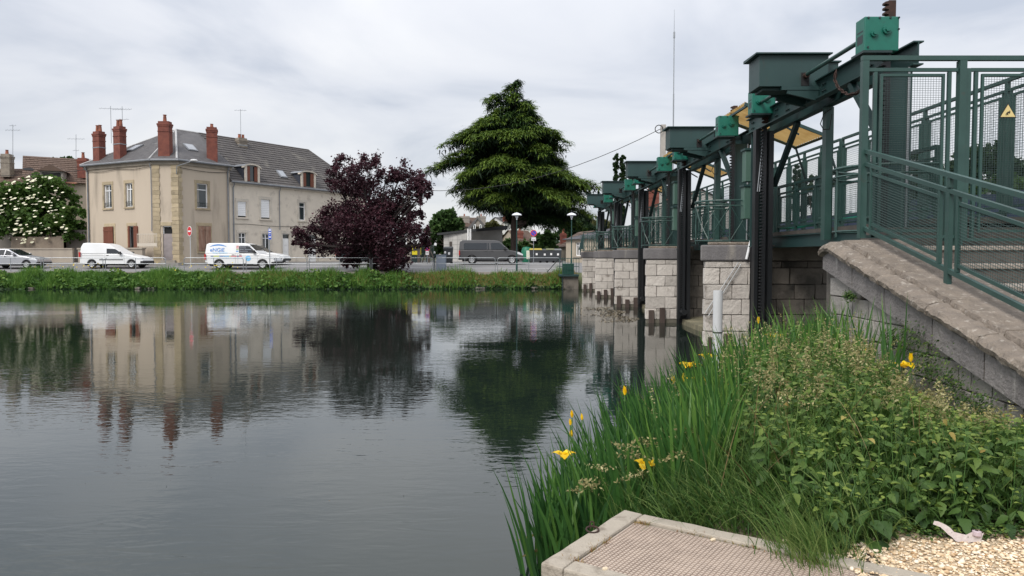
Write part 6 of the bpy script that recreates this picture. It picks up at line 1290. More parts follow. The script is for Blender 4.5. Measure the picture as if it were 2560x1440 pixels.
# steps
st = thing('stone_steps', 'wide shallow stone steps climbing to the bridge behind the sloping mesh railing', 'steps', (7, 8, .55)); M_step = mat('step_tread', (.33, .29, .25), .9, col2=(.24, .21, .18), scale=5, contrast=1, bump=.01, bscale=30); M_riser = mat('step_riser', (.13, .115, .10), .9, col2=(.065, .06, .055), scale=6, contrast=1.1, bump=.02, bscale=20)
nst = 8
for i in range(nst):
    y1_ = 10.3-i*.8; zt = 2.33-i*.225
    mb = MB(); mb.box(5.26, y1_-.8, -.2, 9.0, 10.33 if i == 0 else y1_, zt-.06); mb.build('riser', M_riser, st, world=True); mb = MB(); mb.box(5.26, y1_-.83, zt-.058, 9.0, y1_-.005, zt); mb.build('tread', M_step, st, world=True, bevel=.01)
mb = MB(); mb.box(5.26, 10.34, 1.0, 9.0, 11.2, 2.6); mb.build('landing_wall', M_riser, st, world=True); 
ab = thing('abutment', 'dark stone abutment below the landing at the near end of the walkway', 'wall', (7, 10.8, 0)); mb = MB(); mb.box(4.75, 10.16, -1.5, 9.2, 10.33, 2.2); mb.build('core', M_mortar, ab, world=True)
mb = MB(); mb.prism([(4.46, YA, -1), (5.25, YA, -1), (5.25, 11.3, -1), (5.0, 11.3, -1), (4.46, 10.5, -1)], (0, 0, 3.4)); mb.build('nose', M_dkstone, ab, world=True, bevel=.04)
pw = MB(); pw.box(9.0, 2, -.2, 9.5, 11.2, 3.1); o = pw.build('parapet_wall', M_dkstone, None); tag(o, 'dark stone parapet on the far right side of the steps', 'wall')
# stair railing following the slope
sr = thing('stair_railing', 'sloping green mesh railing along the coping beside the steps', 'railing', (4.74, 10, 2.5)); XR_ = 4.74
def sz(Y, off): return 2.50+off-SL*(YA-Y)+.02
posts = [8.05, 6.05, 4.1]
ylo = 3.4; mb = MB(); yh = 9.97
for nm, off, hh, ww_ in (('top_rail', 1.12, .05, .06), ('second_rail', .95, .045, .045), ('bottom_rail', .09, .05, .045)):
    mb = MB(); mb.beam((XR_, yh, sz(yh, off)), (XR_, ylo, sz(ylo, off)), ww_, hh); mb.build(nm, M_rail, sr, world=True)
for y in posts: mb = MB(); mb.box(XR_-.025, y-.035, sz(y, -.16), XR_+.025, y+.035, sz(y, .93)+.0); mb.box(XR_-.02, y-.03, sz(y, .98), XR_+.02, y+.03, sz(y, 1.09)); mb.build('post', M_rail, sr, world=True)
ends = [yh]+posts+[ylo]
for a, b_ in zip(ends[:-1], ends[1:]):
    ya_, yb_ = a-.17, b_+.17; mb = MB(); f0, f1 = .19, .85
    for y in (ya_, yb_): mb.box(XR_-.02, y-.022, sz(y, .115), XR_+.02, y+.022, sz(y, .925))
    for off in (f0, f1): mb.beam((XR_, ya_, sz(ya_, off)), (XR_, yb_, sz(yb_, off)), .03, .035)
    f = mb.build('panel_frame', M_rail, sr, world=True)
    mb = MB(); n_ = int((f1-f0)/.032); nv = int((ya_-yb_)/.036)
    for k in range(1, n_): off = f0+(f1-f0)*k/n_; mb.tube((XR_, ya_, sz(ya_, off)), (XR_, yb_, sz(yb_, off)), .0040, 3, caps=False)
    for k in range(1, nv): y = ya_+(yb_-ya_)*k/nv; mb.tube((XR_+.004, y, sz(y, f0)), (XR_+.004, y, sz(y, f1)), .0030, 3, caps=False)
    mb.build('wire_mesh', M_w, f, world=True, kind='stuff')
# gate fence across the head of the steps
gf = thing('gate_fence', 'tall green mesh gate screen across the head of the steps with a warning triangle', 'gate', (6, 10, 2.5)); Yg = 10.0
def gbox(nm, x0, x1, z0, z1, d=.03, par=None): mb = MB(); mb.box(x0, Yg-d, z0, x1, Yg+d, z1); return mb.build(nm, M_rail, par or gf, world=True)
gbox('corner_post', 4.67, 4.755, 2.44, 4.80, .04); gbox('top_rail', 4.67, 8.6, 4.805, 4.865, .035); gbox('second_rail', 4.757, 5.95, 4.66, 4.705, .02); gbox('gate_post', 5.96, 6.055, 2.34, 4.80, .045); gbox('lock_stile', 6.062, 6.12, 2.4, 4.70, .03)
gbox('second_rail', 6.122, 8.6, 4.66, 4.705, .02); gbox('second_stile', 5.82, 5.865, 2.4, 4.655, .02); gbox('second_stile', 4.83, 4.875, 2.45, 4.655, .02); gbox('bottom_rail', 4.757, 5.955, 2.44, 4.48*0+2.48, .02); gbox('bottom_rail', 6.122, 8.6, 2.40, 2.44, .02); gbox('second_stile', 6.175, 6.22, 2.445, 4.655, .02); gbox('end_post', 8.6, 8.68, 2.3, 4.8, .04)
for (a, b_) in ((4.92, 5.78), (6.27, 7.12), (7.3, 8.5)):
    z0, z1 = 2.52, 4.63; mb = MB()
    for q in ((a, a+.035, z0, z1), (b_-.035, b_, z0, z1), (a+.035, b_-.035, z0, z0+.035), (a+.035, b_-.035, z1-.035, z1)): mb.box(q[0], Yg-.015, q[2], q[1], Yg+.015, q[3])
    f = mb.build('panel_frame', M_rail, gf, world=True); mb = MB(); wires(mb, (a+.035, Yg, z0+.035), (1, 0, 0), (0, 0, 1), b_-a-.07, z1-z0-.07, .036, .030, .0028); mb.build('wire_mesh', M_w, f, world=True, kind='stuff')
gbox('second_stile', 7.19, 7.235, 2.445, 4.655, .02)
ws = thing('warning_sign', 'yellow warning triangle with black border and falling person pictogram on the mesh gate', 'sign', (6.71, 9.96, 4.15)); c0, c1, c2 = P(2498, 294, 9.96), P(2541, 294, 9.96), P(2520, 258, 9.96)
cc = (c0+c1+c2)/3
mb = MB(); mb.prism([tuple(c0), tuple(c1), tuple(c2)], (0, .006, 0)); mb.build('black_border', M_blk, ws, world=True)
mb = MB(); mb.poly([tuple(cc+(c-cc)*.86+Vector((0, -.004, 0))) for c in (c0, c1, c2)]); mb.build('yellow_field', mat('sign_yellow', (.62, .50, .22), .6), ws, world=True)
mb = MB(); o_ = cc+Vector((0, -.008, -.004)); s_ = .0019
def blob_(x0, z0, x1, z1, w0): a = o_+Vector((x0*s_, 0, z0*s_)); b_ = o_+Vector((x1*s_, 0, z1*s_)); mb.beam(a, b_, .002, w0*s_, (0, 1, 0)); d_ = (b_-a).normalized(); n_ = Vector((-d_.z, 0, d_.x))*w0*s_/2; mb.poly([a-n_, b_-n_, b_+n_, a+n_])
blob_(-10, -2, 4, 8, 9); blob_(-10, -2, -16, -14, 5); blob_(-8, -3, 0, -14, 5); blob_(4, 8, 14, 4, 4); blob_(4, 8, 10, -4, 4); mb.poly([o_+Vector(((11+4*math.cos(q))*s_, 0, (13+4*math.sin(q))*s_)) for q in np.linspace(0, 6.28, 10)[:-1]])
mb.build('pictogram', M_blk, ws, world=True)
t = nose_guard('curved green guard rail beside the near gate post', 5.42, 10.98, braced=False)
# blue barrier / hoarding downstream
hb = thing('blue_hoarding', 'blue tarpaulined barrier along the downstream bank behind the walkway fence', 'barrier', (16, 30, 0)); M_tarp = mat('blue_tarp', (.016, .028, .060), .6, col2=(.022, .036, .075), scale=.6)
for i in range(14):
    y = 14+i*3.2; mb = MB(); mb.box(15.0, y, 1.6, 15.06, y+3.1, 4.25+.12*math.sin(i*2)-i*.015); mb.build('tarp_panel', M_tarp, hb, world=True)
mb = MB()
for i in range(15): mb.beam((15.1, 13.95+i*3.2, -1), (15.1, 13.95+i*3.2, 4.2), .08, .08)
mb.build('support', M_galv, hb, world=True)
mb = MB(); mb.box(14.6, 13.5, -1.5, 30, 62, 1.3); o = mb.build('downstream_quay', M_dkstone); o['kind'] = 'structure'
# ============================================================ FOREGROUND: SLAB, GRAVEL, PLANTS
ZS = .60
cA = G(1352, 1406, ZS); cB = G(1560, 1273, ZS); cC = G(1950, 1345, ZS); ub = (cB-cA); ub.z = 0; lb = ub.length; ub.normalize(); vb = Vector((ub.y, -ub.x, 0))
sl = thing('inspection_slab', 'square concrete inspection slab with a ribbed tread plate at the water edge', 'slab', tuple(cA)); WV = 1.75
def sp_(u, v, z=0): return cA+ub*u+vb*v+Vector((0, 0, z))
rw = .13
M_slab = mat('slab_concrete', (.40, .355, .29), .9, col2=(.28, .245, .20), scale=9, col3=(.15, .12, .09), s3=6, bump=.008, bscale=60, contrast=1.3, c3lo=.53)
M_slabside = mat('slab_side', (.15, .11, .075), .95, col2=(.07, .052, .038), scale=5, col3=(.24, .20, .15), s3=3, bump=.02, bscale=25, contrast=1.2)
r_ = random.Random(3)
def rim(u0, u1, v0, v1, nm='rim'):
    mb = MB(); n = 10; along_u = (u1-u0) > (v1-v0)
    for i in range(n):
        if along_u: a, b_ = u0+(u1-u0)*i/n, u0+(u1-u0)*(i+1)/n; q = [sp_(a, v0), sp_(b_, v0), sp_(b_, v1), sp_(a, v1)]
        else: a, b_ = v0+(v1-v0)*i/n, v0+(v1-v0)*(i+1)/n; q = [sp_(u0, a), sp_(u1, a), sp_(u1, b_), sp_(u0, b_)]
        jt = lambda p: p+Vector((r_.uniform(-.004, .004), r_.uniform(-.004, .004), r_.uniform(-.002, .002)))
        if i == 0: lastp = (jt(q[0]), jt(q[3])) if along_u else (jt(q[0]), jt(q[1]))
        if along_u: nxt = (jt(q[1]), jt(q[2])); q = [lastp[0], nxt[0], nxt[1], lastp[1]]
        else: nxt = (jt(q[3]), jt(q[2])); q = [lastp[0], lastp[1], nxt[1], nxt[0]]
        lastp = nxt
        mb.hexa([p-Vector((0, 0, .1)) for p in q]+q)
    return mb.build(nm, M_slab, sl, world=True, bevel=.012)
rim(0, lb, 0, rw); rim(lb-rw*.9, lb, rw+.002, WV); rim(0, rw, rw+.002, WV)
mb = MB(); mb.hexa([sp_(.02, .02, -.55), sp_(lb-.02, .02, -.55), sp_(lb-.02, WV-.02, -.55), sp_(.02, WV-.02, -.55), sp_(.012, .012, -.101), sp_(lb-.012, .012, -.101), sp_(lb-.012, WV-.01, -.101), sp_(.012, WV-.01, -.101)]); mb.build('base', M_slabside, sl, world=True, bevel=.02)
mb = MB(); mb.hexa([sp_(rw, rw, -.1), sp_(lb-rw, rw, -.1), sp_(lb-rw, WV, -.1), sp_(rw, WV, -.1), sp_(rw+.004, rw+.004, -.018), sp_(lb-rw-.004, rw+.004, -.018), sp_(lb-rw-.004, WV, -.018), sp_(rw+.004, WV, -.018)])
M_plate = mat('dusty_tread_plate', (.50, .43, .36), .85, col2=(.41, .345, .285), scale=5, col3=(.52, .45, .38), s3=7, bump=.002, bscale=150, contrast=1)
tp = mb.build('tread_plate', M_plate, sl, world=True)
M_rib = mat('plate_rib', (.24, .185, .15), .8, col2=(.34, .27, .22), scale=9)
for dirn in (0, 1):
    mb = MB(); n = int(((WV-rw) if dirn == 0 else (lb-2*rw))/(.0245 if dirn == 0 else .0245))
    for i in range(n):
        if dirn == 0: v = rw+.018+i*.0245; p, q = sp_(rw+.012, v, -.0155), sp_(lb-rw-.012, v, -.0155)
        else: u = rw+.018+i*.0245; p, q = sp_(u, rw+.012, -.0162), sp_(u, WV, -.0162)
        mb.beam(p, q, .0052 if dirn == 0 else .0036, .005)
    mb.build('plate_ribs', M_rib, tp, world=True, kind='stuff')
# mooring ring
c = G(1481, 1327, ZS); rg = thing('mooring_ring', 'rusty iron mooring ring lying on the rim of the concrete slab', 'ring', (c.x, c.y, ZS)); mb = MB(); mb.path([(.036*math.cos(a), .036*math.sin(a)-.0, .008+.006*math.sin(a)) for a in np.linspace(0, 2*math.pi, 17)], .0055, 6); mb.build('ring', M_rust, rg, smooth=True); mb = MB(); mb.path([(-.01, .03, 0), (-.01, .034, .035), (.0, .034, .045), (.012, .034, .035), (.012, .03, 0)], .004, 6); mb.build('staple', M_rust, rg, smooth=True)
# gravel
gr = np.random.RandomState(8); Vs, Fs, k = [], [], 0
ico = bmesh.new(); bmesh.ops.create_icosphere(ico, subdivisions=1, radius=1); iv = np.array([v.co[:] for v in ico.verts]); jf = np.array([[v.index for v in f.verts] for f in ico.faces]); ico.free()
n = 22000; x = gr.uniform(1.2, 4.25, n); y = gr.uniform(2.6, 4.45, n); keep = (y < 4.22+.06*np.sin(x*5)) & ~((x < 1.75) & (y > 3.2)) ; x, y = x[keep], y[keep]; n = len(x)
s = gr.gamma(2.6, .0018, n)+.0030; s = np.minimum(s, .022); sc3 = np.stack([s*gr.uniform(.8, 1.6, n), s*gr.uniform(.7, 1.2, n), s*gr.uniform(.35, .75, n)], 1); th = gr.uniform(0, 6.3, n); V = iv[None]*(1+gr.uniform(-.25, .25, (n, len(iv), 1)))*sc3[:, None]
ct, st_ = np.cos(th)[:, None], np.sin(th)[:, None]; Vx = V[..., 0]*ct-V[..., 1]*st_; Vy = V[..., 0]*st_+V[..., 1]*ct
V = np.stack([Vx+x[:, None], Vy+y[:, None], V[..., 2]+.585+s[:, None]*.15+gr.uniform(0, .008, n)[:, None]], -1).reshape(-1, 3); F = (jf[None]+np.arange(n)[:, None, None]*len(iv)).reshape(-1, 3)
lm_peb = leafmat('pebble', (.36, .22, .11), (.66, .52, .35), (.80, .72, .60), 0.0, .9, .2)
o = npmesh('gravel', V, F, lm_peb, np.repeat(np.clip(gr.normal(.55, .22, n), 0, 1), len(iv))); tag(o, 'pale cream gravel of the path at the lower right corner', 'gravel', kind='stuff')
mb = MB(); mb.quad((1.95, 2.0, .584), (4.25, 2.0, .584), (4.25, 4.3, .584), (1.95, 4.3, .584)); mb.quad((1.3, 2.0, .5835), (1.95, 2.0, .5835), (1.95, 3.4, .5835), (1.3, 3.4, .5835)); o = mb.build('gravel_path', M_grav); o['kind'] = 'structure'
for i, (px, py) in enumerate(((2447, 1420), (1330, 1398))):
    pass
def hcap(x, y):
    # plants stay low before the wing wall and rise towards the pier corner
    u = np.asarray(x)/np.asarray(y); t_ = np.interp(u, [.20, .28, .335, .405, .443, .497, .55, .63, .70], [.13, .09, .052, .050, .095, .140, .185, .215, .22])
    return np.clip(2.2-t_*np.asarray(y)-.56, .16, 1.15)
# --- iris leaves along the shore
lm_iris = leafmat('iris_leaf', (.016, .055, .016), (.05, .14, .03), (.15, .27, .05), .35, .42, .4); lm_gr2 = leafmat('meadow_grass', (.025, .065, .015), (.075, .15, .03), (.20, .26, .08), .35); lm_seed = leafmat('seed_head', (.16, .14, .06), (.30, .27, .12), (.50, .46, .25), .3); lm_net = leafmat('nettle_leaf', (.02, .055, .014), (.065, .125, .025), (.19, .25, .045), .3, .55, .3)
ir = np.random.RandomState(21)
def shore(n, y0, y1, d0, d1, r): y = r.uniform(y0, y1, n); d = r.uniform(d0, d1, n); x = bankx(y)+d; return x, y
x, y = shore(3700, 4.95, 10.3, -.42, 1.0, ir); clump = np.sin(x*9+y*3)*np.sin(y*7-x*2); k = clump > -.55; x, y = x[k], y[k]; n = len(x)
zb = np.maximum(gz(x, y), -.25)-.03; d = (x-bankx(y)); Lf = ir.uniform(.62, 1.08, n)*(1+.12*np.sin(y*2))+np.where(d < 0, .12, 0)+np.clip(y-8, 0, 2)*.07
az_ = np.where(ir.rand(n) < .5, ir.uniform(2.6, 4.2, n), ir.uniform(0, 6.3, n)); V, F, _ = blades(np.stack([x, y, zb], 1), Lf, ir.uniform(.017, .036, n), az_, ir.uniform(0, .26, n), np.abs(ir.normal(.12, .28, n)), 6, 3.0, face=ir.uniform(-.9, .9, n))
o = npmesh('iris_leaves', V, F, lm_iris, np.repeat(np.clip(ir.rand(n)*.75+np.where(d > .5, .2, 0), 0, 1), 14)); tag(o, 'dense stand of upright sword-shaped iris leaves along the near shore', 'iris leaves', kind='stuff')
x = ir.uniform(2.3, 4.15, 900); y = ir.uniform(7.4, 10.2, 900); k = (np.sin(x*11)*np.sin(y*9) > .1) & (x > bankx(y)-.1); x, y = x[k], y[k]; n = len(x)
V, F, _ = blades(np.stack([x, y, gz(x, y)], 1), ir.uniform(.65, 1.25, n), ir.uniform(.018, .036, n), ir.uniform(0, 6.3, n), ir.uniform(0, .25, n), np.abs(ir.normal(.1, .25, n)), 6, 3.0, face=ir.uniform(-.9, .9, n))
o = npmesh('iris_leaves', V, F, lm_iris, np.repeat(.35+.6*ir.rand(n), 14)); tag(o, 'tall bright iris leaves at the corner of the wing wall', 'iris leaves', kind='stuff')
# outermost bent leaves over the water, left of the slab corner
for i, (px0, py0, px1, py1, bnd, nm) in enumerate(((1392, 1372, 1288, 1352, 'n', 'upper'), (1392, 1368, 1290, 1398, 'd', 'lower'))):
    a = G(px0, py0, .12); b_ = P(px1, py1, a.y-.1 if i else a.y); b_ = G(px1, py1, .10); m_ = a.lerp(b_, .55)+Vector((0, 0, .07 if i == 0 else .02)); mb = MB(); pts = [a, m_, b_]
    for (p, q, w0, w1) in ((a, a.lerp(m_, .5)+Vector((0, 0, .02)), .004, .010), (a.lerp(m_, .5)+Vector((0, 0, .02)), m_, .010, .009), (m_, b_, .009, .001)): mb.quad(p+Vector((0, 0, w0)), q+Vector((0, 0, w1)), q-Vector((0, w1, w1)), p-Vector((0, w0, w0)))
    o = mb.build('fallen_leaf', mat('dead_leaf', (.12, .10, .03), .7)); tag(o, 'bent yellowing reed leaf floating on the water left of the slab, the %s of two' % nm, 'leaf', 'bent leaves beside the slab')
# --- meadow grasses behind the slab and up to the wall
def scatter(n, xr, yr, f, r):
    x = r.uniform(*xr, n); y = r.uniform(*yr, n); k = f(x, y); return x[k], y[k]
g2 = np.random.RandomState(33)
land = lambda x, y: (x > bankx(y)+.25) & (x < 4.2)
x, y = scatter(15000, (.5, 4.25), (4.75, 10.2), lambda x, y: land(x, y) & ((x < 2.6+.35*(y-5)) | (g2.rand(len(x)) < .35)), g2); n = len(x)
V, F, C = blades(np.stack([x, y, gz(x, y)-.02], 1), np.minimum(g2.uniform(.35, .92, n), hcap(x, y)*g2.uniform(.75, 1.1, n)), g2.uniform(.003, .010, n), g2.uniform(0, 6.3, n), g2.uniform(0, .35, n), g2.uniform(.2, 1.7, n), 5, 2.2, face=g2.uniform(-.8, .8, n))
o = npmesh('meadow_grass', V, F, lm_gr2, np.repeat(g2.rand(n)*.85, 12)); tag(o, 'tall green meadow grass between the iris stand and the nettles', 'grass', kind='stuff')
# seeding stalks
def stalks(name, label, x, y, Lr, leanr, bendr, r, seedlen=.22, nsp=34, spread=.02, card=(.006, .014), az=None):
    n = len(x); Ls_ = np.minimum(r.uniform(*Lr, n), hcap(x, y)*r.uniform(.9, 1.3, n)); azs = r.uniform(0, 6.3, n) if az is None else az
    V, F, C = blades(np.stack([x, y, gz(x, y)], 1), Ls_, np.full(n, .0028), azs, r.uniform(*leanr, n), r.uniform(*bendr, n), 7, 9, face=r.uniform(-.6, .6, n))
    t = npmesh(name, V, F, lm_gr2, np.repeat(.4+.5*r.rand(n), 16)); tag(t, label, 'grass', kind='stuff')
    a = C[:, -1]; b_ = C[:, -3]; s = r.rand(n, nsp, 1)**.8; pts = a[:, None]*(1-s)+b_[:, None]*s; pts = pts+r.normal(size=pts.shape)*spread*(.35+s*.9); pts = pts.reshape(-1, 3)
    V, F = cards(pts, r.uniform(*card, len(pts)), 2.2, .3); cv = np.repeat(np.clip(np.repeat(r.rand(n), nsp)*.5+r.rand(n*nsp)*.5, 0, 1), 4); o = npmesh(name.replace('stalks', 'seed_heads'), V, F, lm_seed, cv, kind='stuff'); tag(o, label.replace('stalks', 'seed heads'), 'grass')
x, y = scatter(900, (.7, 4.2), (5.0, 10.2), land, g2); k = g2.rand(len(x)) < .30; x, y = x[k], y[k]
stalks('grass_stalks', 'thin seeding grass stalks rising above the meadow grass', x, y, (.8, 1.25), (0, .25), (.1, 1.0), g2, spread=.018)
x, y = scatter(1500, (2.0, 4.1), (5.4, 9.6), land, g2); k = g2.rand(len(x)) < .09*(1+np.sin(x*5+y*3)); x, y = x[k], y[k]
stalks('cocksfoot_stalks', 'cream tufted cocksfoot stalks before the wing wall', x, y, (.55, 1.0), (0, .25), (0, .4), g2, nsp=50, spread=.028, card=(.008, .018))
# arching brome over the back of the slab, pointing to the water
xx = np.array([.95, 1.05, 1.15, 1.25, 1.0, 1.35, 1.5, 1.2, 1.6, 1.75, .9, 1.45, 1.3]); yy = np.array([4.95, 4.98, 5.0, 5.02, 5.15, 5.1, 4.95, 5.3, 5.2, 5.0, 5.05, 5.4, 4.9])
stalks('arching_stalks', 'arching brome stalks leaning over the far rim of the slab', xx, yy, (.6, .95), (.35, .6), (1.0, 1.6), g2, nsp=46, spread=.016, card=(.008, .016), az=g2.uniform(2.7, 3.7, 13))
x, y = scatter(3400, (.7, 2.1), (4.05, 5.2), lambda x, y: (y > 4.74-.592*(x-.71)) & (y < 5.2-.5*(x-.7)) & (x > bankx(y)+.2), g2); n = len(x)
V, F, C = blades(np.stack([x, y, gz(x, y)], 1), g2.uniform(.10, .62, n), g2.uniform(.004, .010, n), g2.uniform(1.8, 5.6, n), g2.uniform(.1, .9, n), g2.uniform(.4, 2.0, n), 6, 2.2, face=g2.uniform(-.8, .8, n)); o = npmesh('rim_grass', V, F, lm_gr2, np.repeat(g2.rand(n)**1.3, 14)); tag(o, 'long grass flopping over the back rim of the slab', 'grass', kind='stuff')
# pale tuft at the right end of the slab
x = g2.normal(1.62, .10, 420); y = g2.normal(3.92, .10, 420); n = len(x); V, F, C = blades(np.stack([x, y, np.full(n, .58)], 1), g2.uniform(.15, .42, n), g2.uniform(.003, .006, n), g2.uniform(2.2, 5.0, n), g2.uniform(0, .7, n), g2.uniform(.2, 1.3, n), 5, 2.2, face=g2.uniform(-.8, .8, n)); o = npmesh('grass_tuft', V, F, lm_gr2, np.repeat(.3+g2.rand(n)*.7, 12)); tag(o, 'bushy grass tuft between the slab and the gravel', 'grass', kind='stuff')
# dry moss and weeds in the rim joints
x_ = []; 
for u_, v_, k_, s_ in ((rw, rw, 60, .03), (lb-rw, rw+.05, 90, .035), (lb-rw*.9, .5, 60, .06), (lb-rw*.9, .8, 60, .06), (rw+.2, rw-.01, 40, .03), (rw+.35, rw, 70, .03), (rw*.9, .8, 20, .03), (lb-rw, 1.1, 50, .08)):
    for _ in range(k_): q = sp_(u_+rnd.gauss(0, s_ if v_ <= rw+.01 and u_ > rw+.1 else .012), v_+rnd.gauss(0, .012 if (v_ <= rw+.01 and u_ > rw+.1) else s_)); x_.append((q.x, q.y, ZS-.02))
x_ = np.array(x_); n = len(x_); V, F, C = blades(x_, g2.uniform(.012, .05, n), g2.uniform(.003, .006, n), g2.uniform(0, 6.3, n), g2.uniform(.2, 1.2, n), g2.uniform(0, .8, n), 3, 2); o = npmesh('joint_moss', V, F, leafmat('dry_moss', (.20, .08, .04), (.38, .24, .08), (.18, .20, .06)), np.repeat(g2.rand(n), 8)); tag(o, 'dry orange moss growing in the joint round the tread plate', 'moss', kind='stuff')

# --- yellow iris flowers: each a thing
M_pet = leafmat('iris_petal', (.78, .46, .005), (.90, .62, .01), (.95, .74, .05), .4, .5, .3); M_stem = mat('iris_stem', (.06, .14, .03), .5)
def iris_flower(label, px, py, Y, bud=False, size=1.0, yaw=0):
    p = P(px, py, Y); x, y = p.x, Y; z0 = max(float(gz(x+.05, y)), -.1); t = thing('yellow_iris', label, 'flower', (x, y, z0), 0, 'yellow irises on the near bank')
    h = p.z-z0; mb = MB(); mb.path([(.06, 0, 0), (.03, .0, h*.5), (.0, 0, h-.05*size)], .005, 5, .0035); mb.tube((0, 0, h-.05*size), (0, 0, h-.01*size), .007*size, 6, .004); mb.build('stem', M_stem, t)
    Vs = []; Fs = []; 
    def petal(az0, L_, w_, lean, bend):
        nonlocal Vs, Fs
        V, F, C = blades(np.array([[0, 0, h-.015*size]]), np.array([L_*size]), np.array([w_*size]), np.array([az0]), np.array([lean]), np.array([bend]), 5, 2, False); Fs.append(F+sum(len(v) for v in Vs)); Vs.append(V)
    if bud:
        for a_ in range(3): petal(a_*2.1, .062, .026, .05, .25)
    else:
        for a_ in range(3): petal(yaw+a_*2.094, .125, .078, .7, 1.9); petal(yaw+a_*2.094+.5, .075, .034, .5, .9); petal(yaw+a_*2.094-.5, .07, .03, .9, 1.2); petal(yaw+1.05+a_*2.094, .045, .02, .15, .3)
    V = np.concatenate(Vs); F = np.concatenate(Fs); V = V+np.array([x, y, z0]); npmesh('petals', V, F, M_pet, np.repeat(rs.rand(len(V)//2), 2), t); return t
for args in (('yellow iris bloom at the left edge of the stand, lowest over the water', 1410, 1138, 5.35, False, 1.0, .5), ('yellow iris bloom standing alone above the back rim of the slab', 1619, 1163, 5.2, False, 1.25, .1), ('wide yellow iris bloom highest of the middle group over the water', 1723, 915, 7.3, False, 1.35, 0), ('yellow iris bloom below and right of the highest one', 1746, 950, 7.2, False, 1.3, 1.0), ('yellow iris bloom at the pier foot behind the middle group', 1768, 893, 7.9, False, 1.25, .4), ('yellow iris bloom before the black column', 1938, 842, 9.0, False, 1.5, .2), ('yellow iris bloom seen against the wing wall stones', 2260, 915, 7.6, False, 1.5, .6), ('small yellow iris low in the tall grass near the wall corner', 2000, 855, 9.3, False, .8, 0),
    ('closed yellow iris bud tallest at the left edge of the stand', 1430, 1040, 5.5, True, 1.0, 0), ('closed yellow iris bud beside the tallest left bud', 1426, 1060, 5.4, True, .9, 0), ('yellow iris bud third from the left edge', 1455, 1047, 5.6, True, .9, 0), ('yellow iris bud just below the leftmost buds', 1428, 1088, 5.5, True, 1.0, 0), ('opening yellow iris bud alone halfway along the stand', 1562, 983, 6.3, True, 1.4, 0), ('closed iris bud left of the highest bloom', 1683, 955, 7.0, True, 1.4, 0), ('closed iris bud just under the highest bloom', 1710, 950, 7.0, True, 1.5, 0), ('slender iris bud against the dark column', 1896, 805, 9.3, True, 1.5, 0), ('iris bud left of the bloom before the black column', 1925, 843, 9.1, True, 1.1, 0), ('yellow iris petals drooping against the wing wall', 2277, 900, 7.5, True, 1.6, 0), ('small yellow iris right of the grass by the wall', 2163, 880, 8.3, True, 1.0, 0)):
    iris_flower(*args)

# --- nettles
def leaf_template():
    n = 9; s = np.linspace(0, 1, n); w = np.sin(np.pi*s**.62)**.9*.30; w[0] = .02; w[-1] = 0
    P_ = []; 
    for i in range(n):
        ser = 1.0 if i % 2 == 0 else .80; dz = -.35*s[i]**2
        P_ += [(-w[i]*ser, s[i], dz+.07*w[i]/.3), (0, s[i], dz-.02), (w[i]*ser, s[i], dz+.07*w[i]/.3)]
    F_ = []
    for i in range(n-1):
        for j in (0, 1): F_.append((3*i+j, 3*i+j+1, 3*i+3+j+1, 3*i+3+j))
    return np.array(P_), np.array(F_)
LT, LF = leaf_template()
def leaves_at(p, az0, pitch, size, roll):
    """p (n,3): leaf bases; returns V,F"""
    n = len(p); ca, sa = np.cos(az0), np.sin(az0); cp_, sp__ = np.cos(pitch), np.sin(pitch)
    f = np.stack([ca*cp_, sa*cp_, sp__], 1); sd_ = np.stack([-sa, ca, 0*sa], 1); up = np.cross(f, sd_)*-1; up = np.cross(sd_, f)*-1
    cr, sr_ = np.cos(roll)[:, None], np.sin(roll)[:, None]; s2 = sd_*cr+up*sr_; u2 = up*cr-sd_*sr_; u2 = np.where(u2[:, 2:3] < 0, -u2, u2)
    V = p[:, None]+size[:, None, None]*(LT[None, :, 0:1]*s2[:, None]+LT[None, :, 1:2]*f[:, None]+LT[None, :, 2:3]*u2[:, None]); F = LF[None]+np.arange(n)[:, None, None]*len(LT); return V.reshape(-1, 3), F.reshape(-1, 4)
def nettle_arrays(x, y, z, h, lean_az, lean, r):
    """one plant"""
    nn_ = max(5, int(h/.052)); s = (np.arange(nn_)+1)/nn_; st_x = x+np.cos(lean_az)*lean*s**1.5; st_y = y+np.sin(lean_az)*lean*s**1.5; st_z = z+h*s*(1-.1*lean)
    keep = s > .18; p = np.stack([st_x, st_y, st_z], 1)[keep]; sk = s[keep]; n = len(p); a0 = r.uniform(0, 3)+np.arange(n)*1.57+r.normal(size=n)*.25
    sz_ = (.112-.065*sk**3)*r.uniform(.75, 1.3, n); pi_ = -.15-.35*(1-sk)+r.normal(size=n)*.2; pi_ = np.where(sk > .9, .45, pi_)
    P2 = np.concatenate([p, p]); A2 = np.concatenate([a0, a0+np.pi+r.normal(size=n)*.2]); off = .018; P2 = P2+np.stack([np.cos(A2)*off, np.sin(A2)*off, 0*A2], 1)
    V, F = leaves_at(P2, A2, np.concatenate([pi_, pi_+r.normal(size=n)*.15]), np.concatenate([sz_, sz_])*1.0, r.normal(size=2*n)*.35)
    v = np.repeat(np.clip(np.concatenate([sk, sk])**3*.6+r.rand(2*n)*.42, 0, 1), len(LT)); return V, F, v, [(x, y, z)]+[tuple(q) for q in p]
nr = np.random.RandomState(77); front = []; bed = []
def nreg(x, y): return (y > 4.20+.05*np.sin(x*6)) & (y < 9.2) & (x > 1.62+.45*np.clip(y-5.2, 0, 9)) & (y > 4.25+1.1*(1.85-x)*(x < 1.85)) & (x < 4.22) | ((x > 1.68) & (x < 2.15) & (y > 4.0) & (y < 4.4))
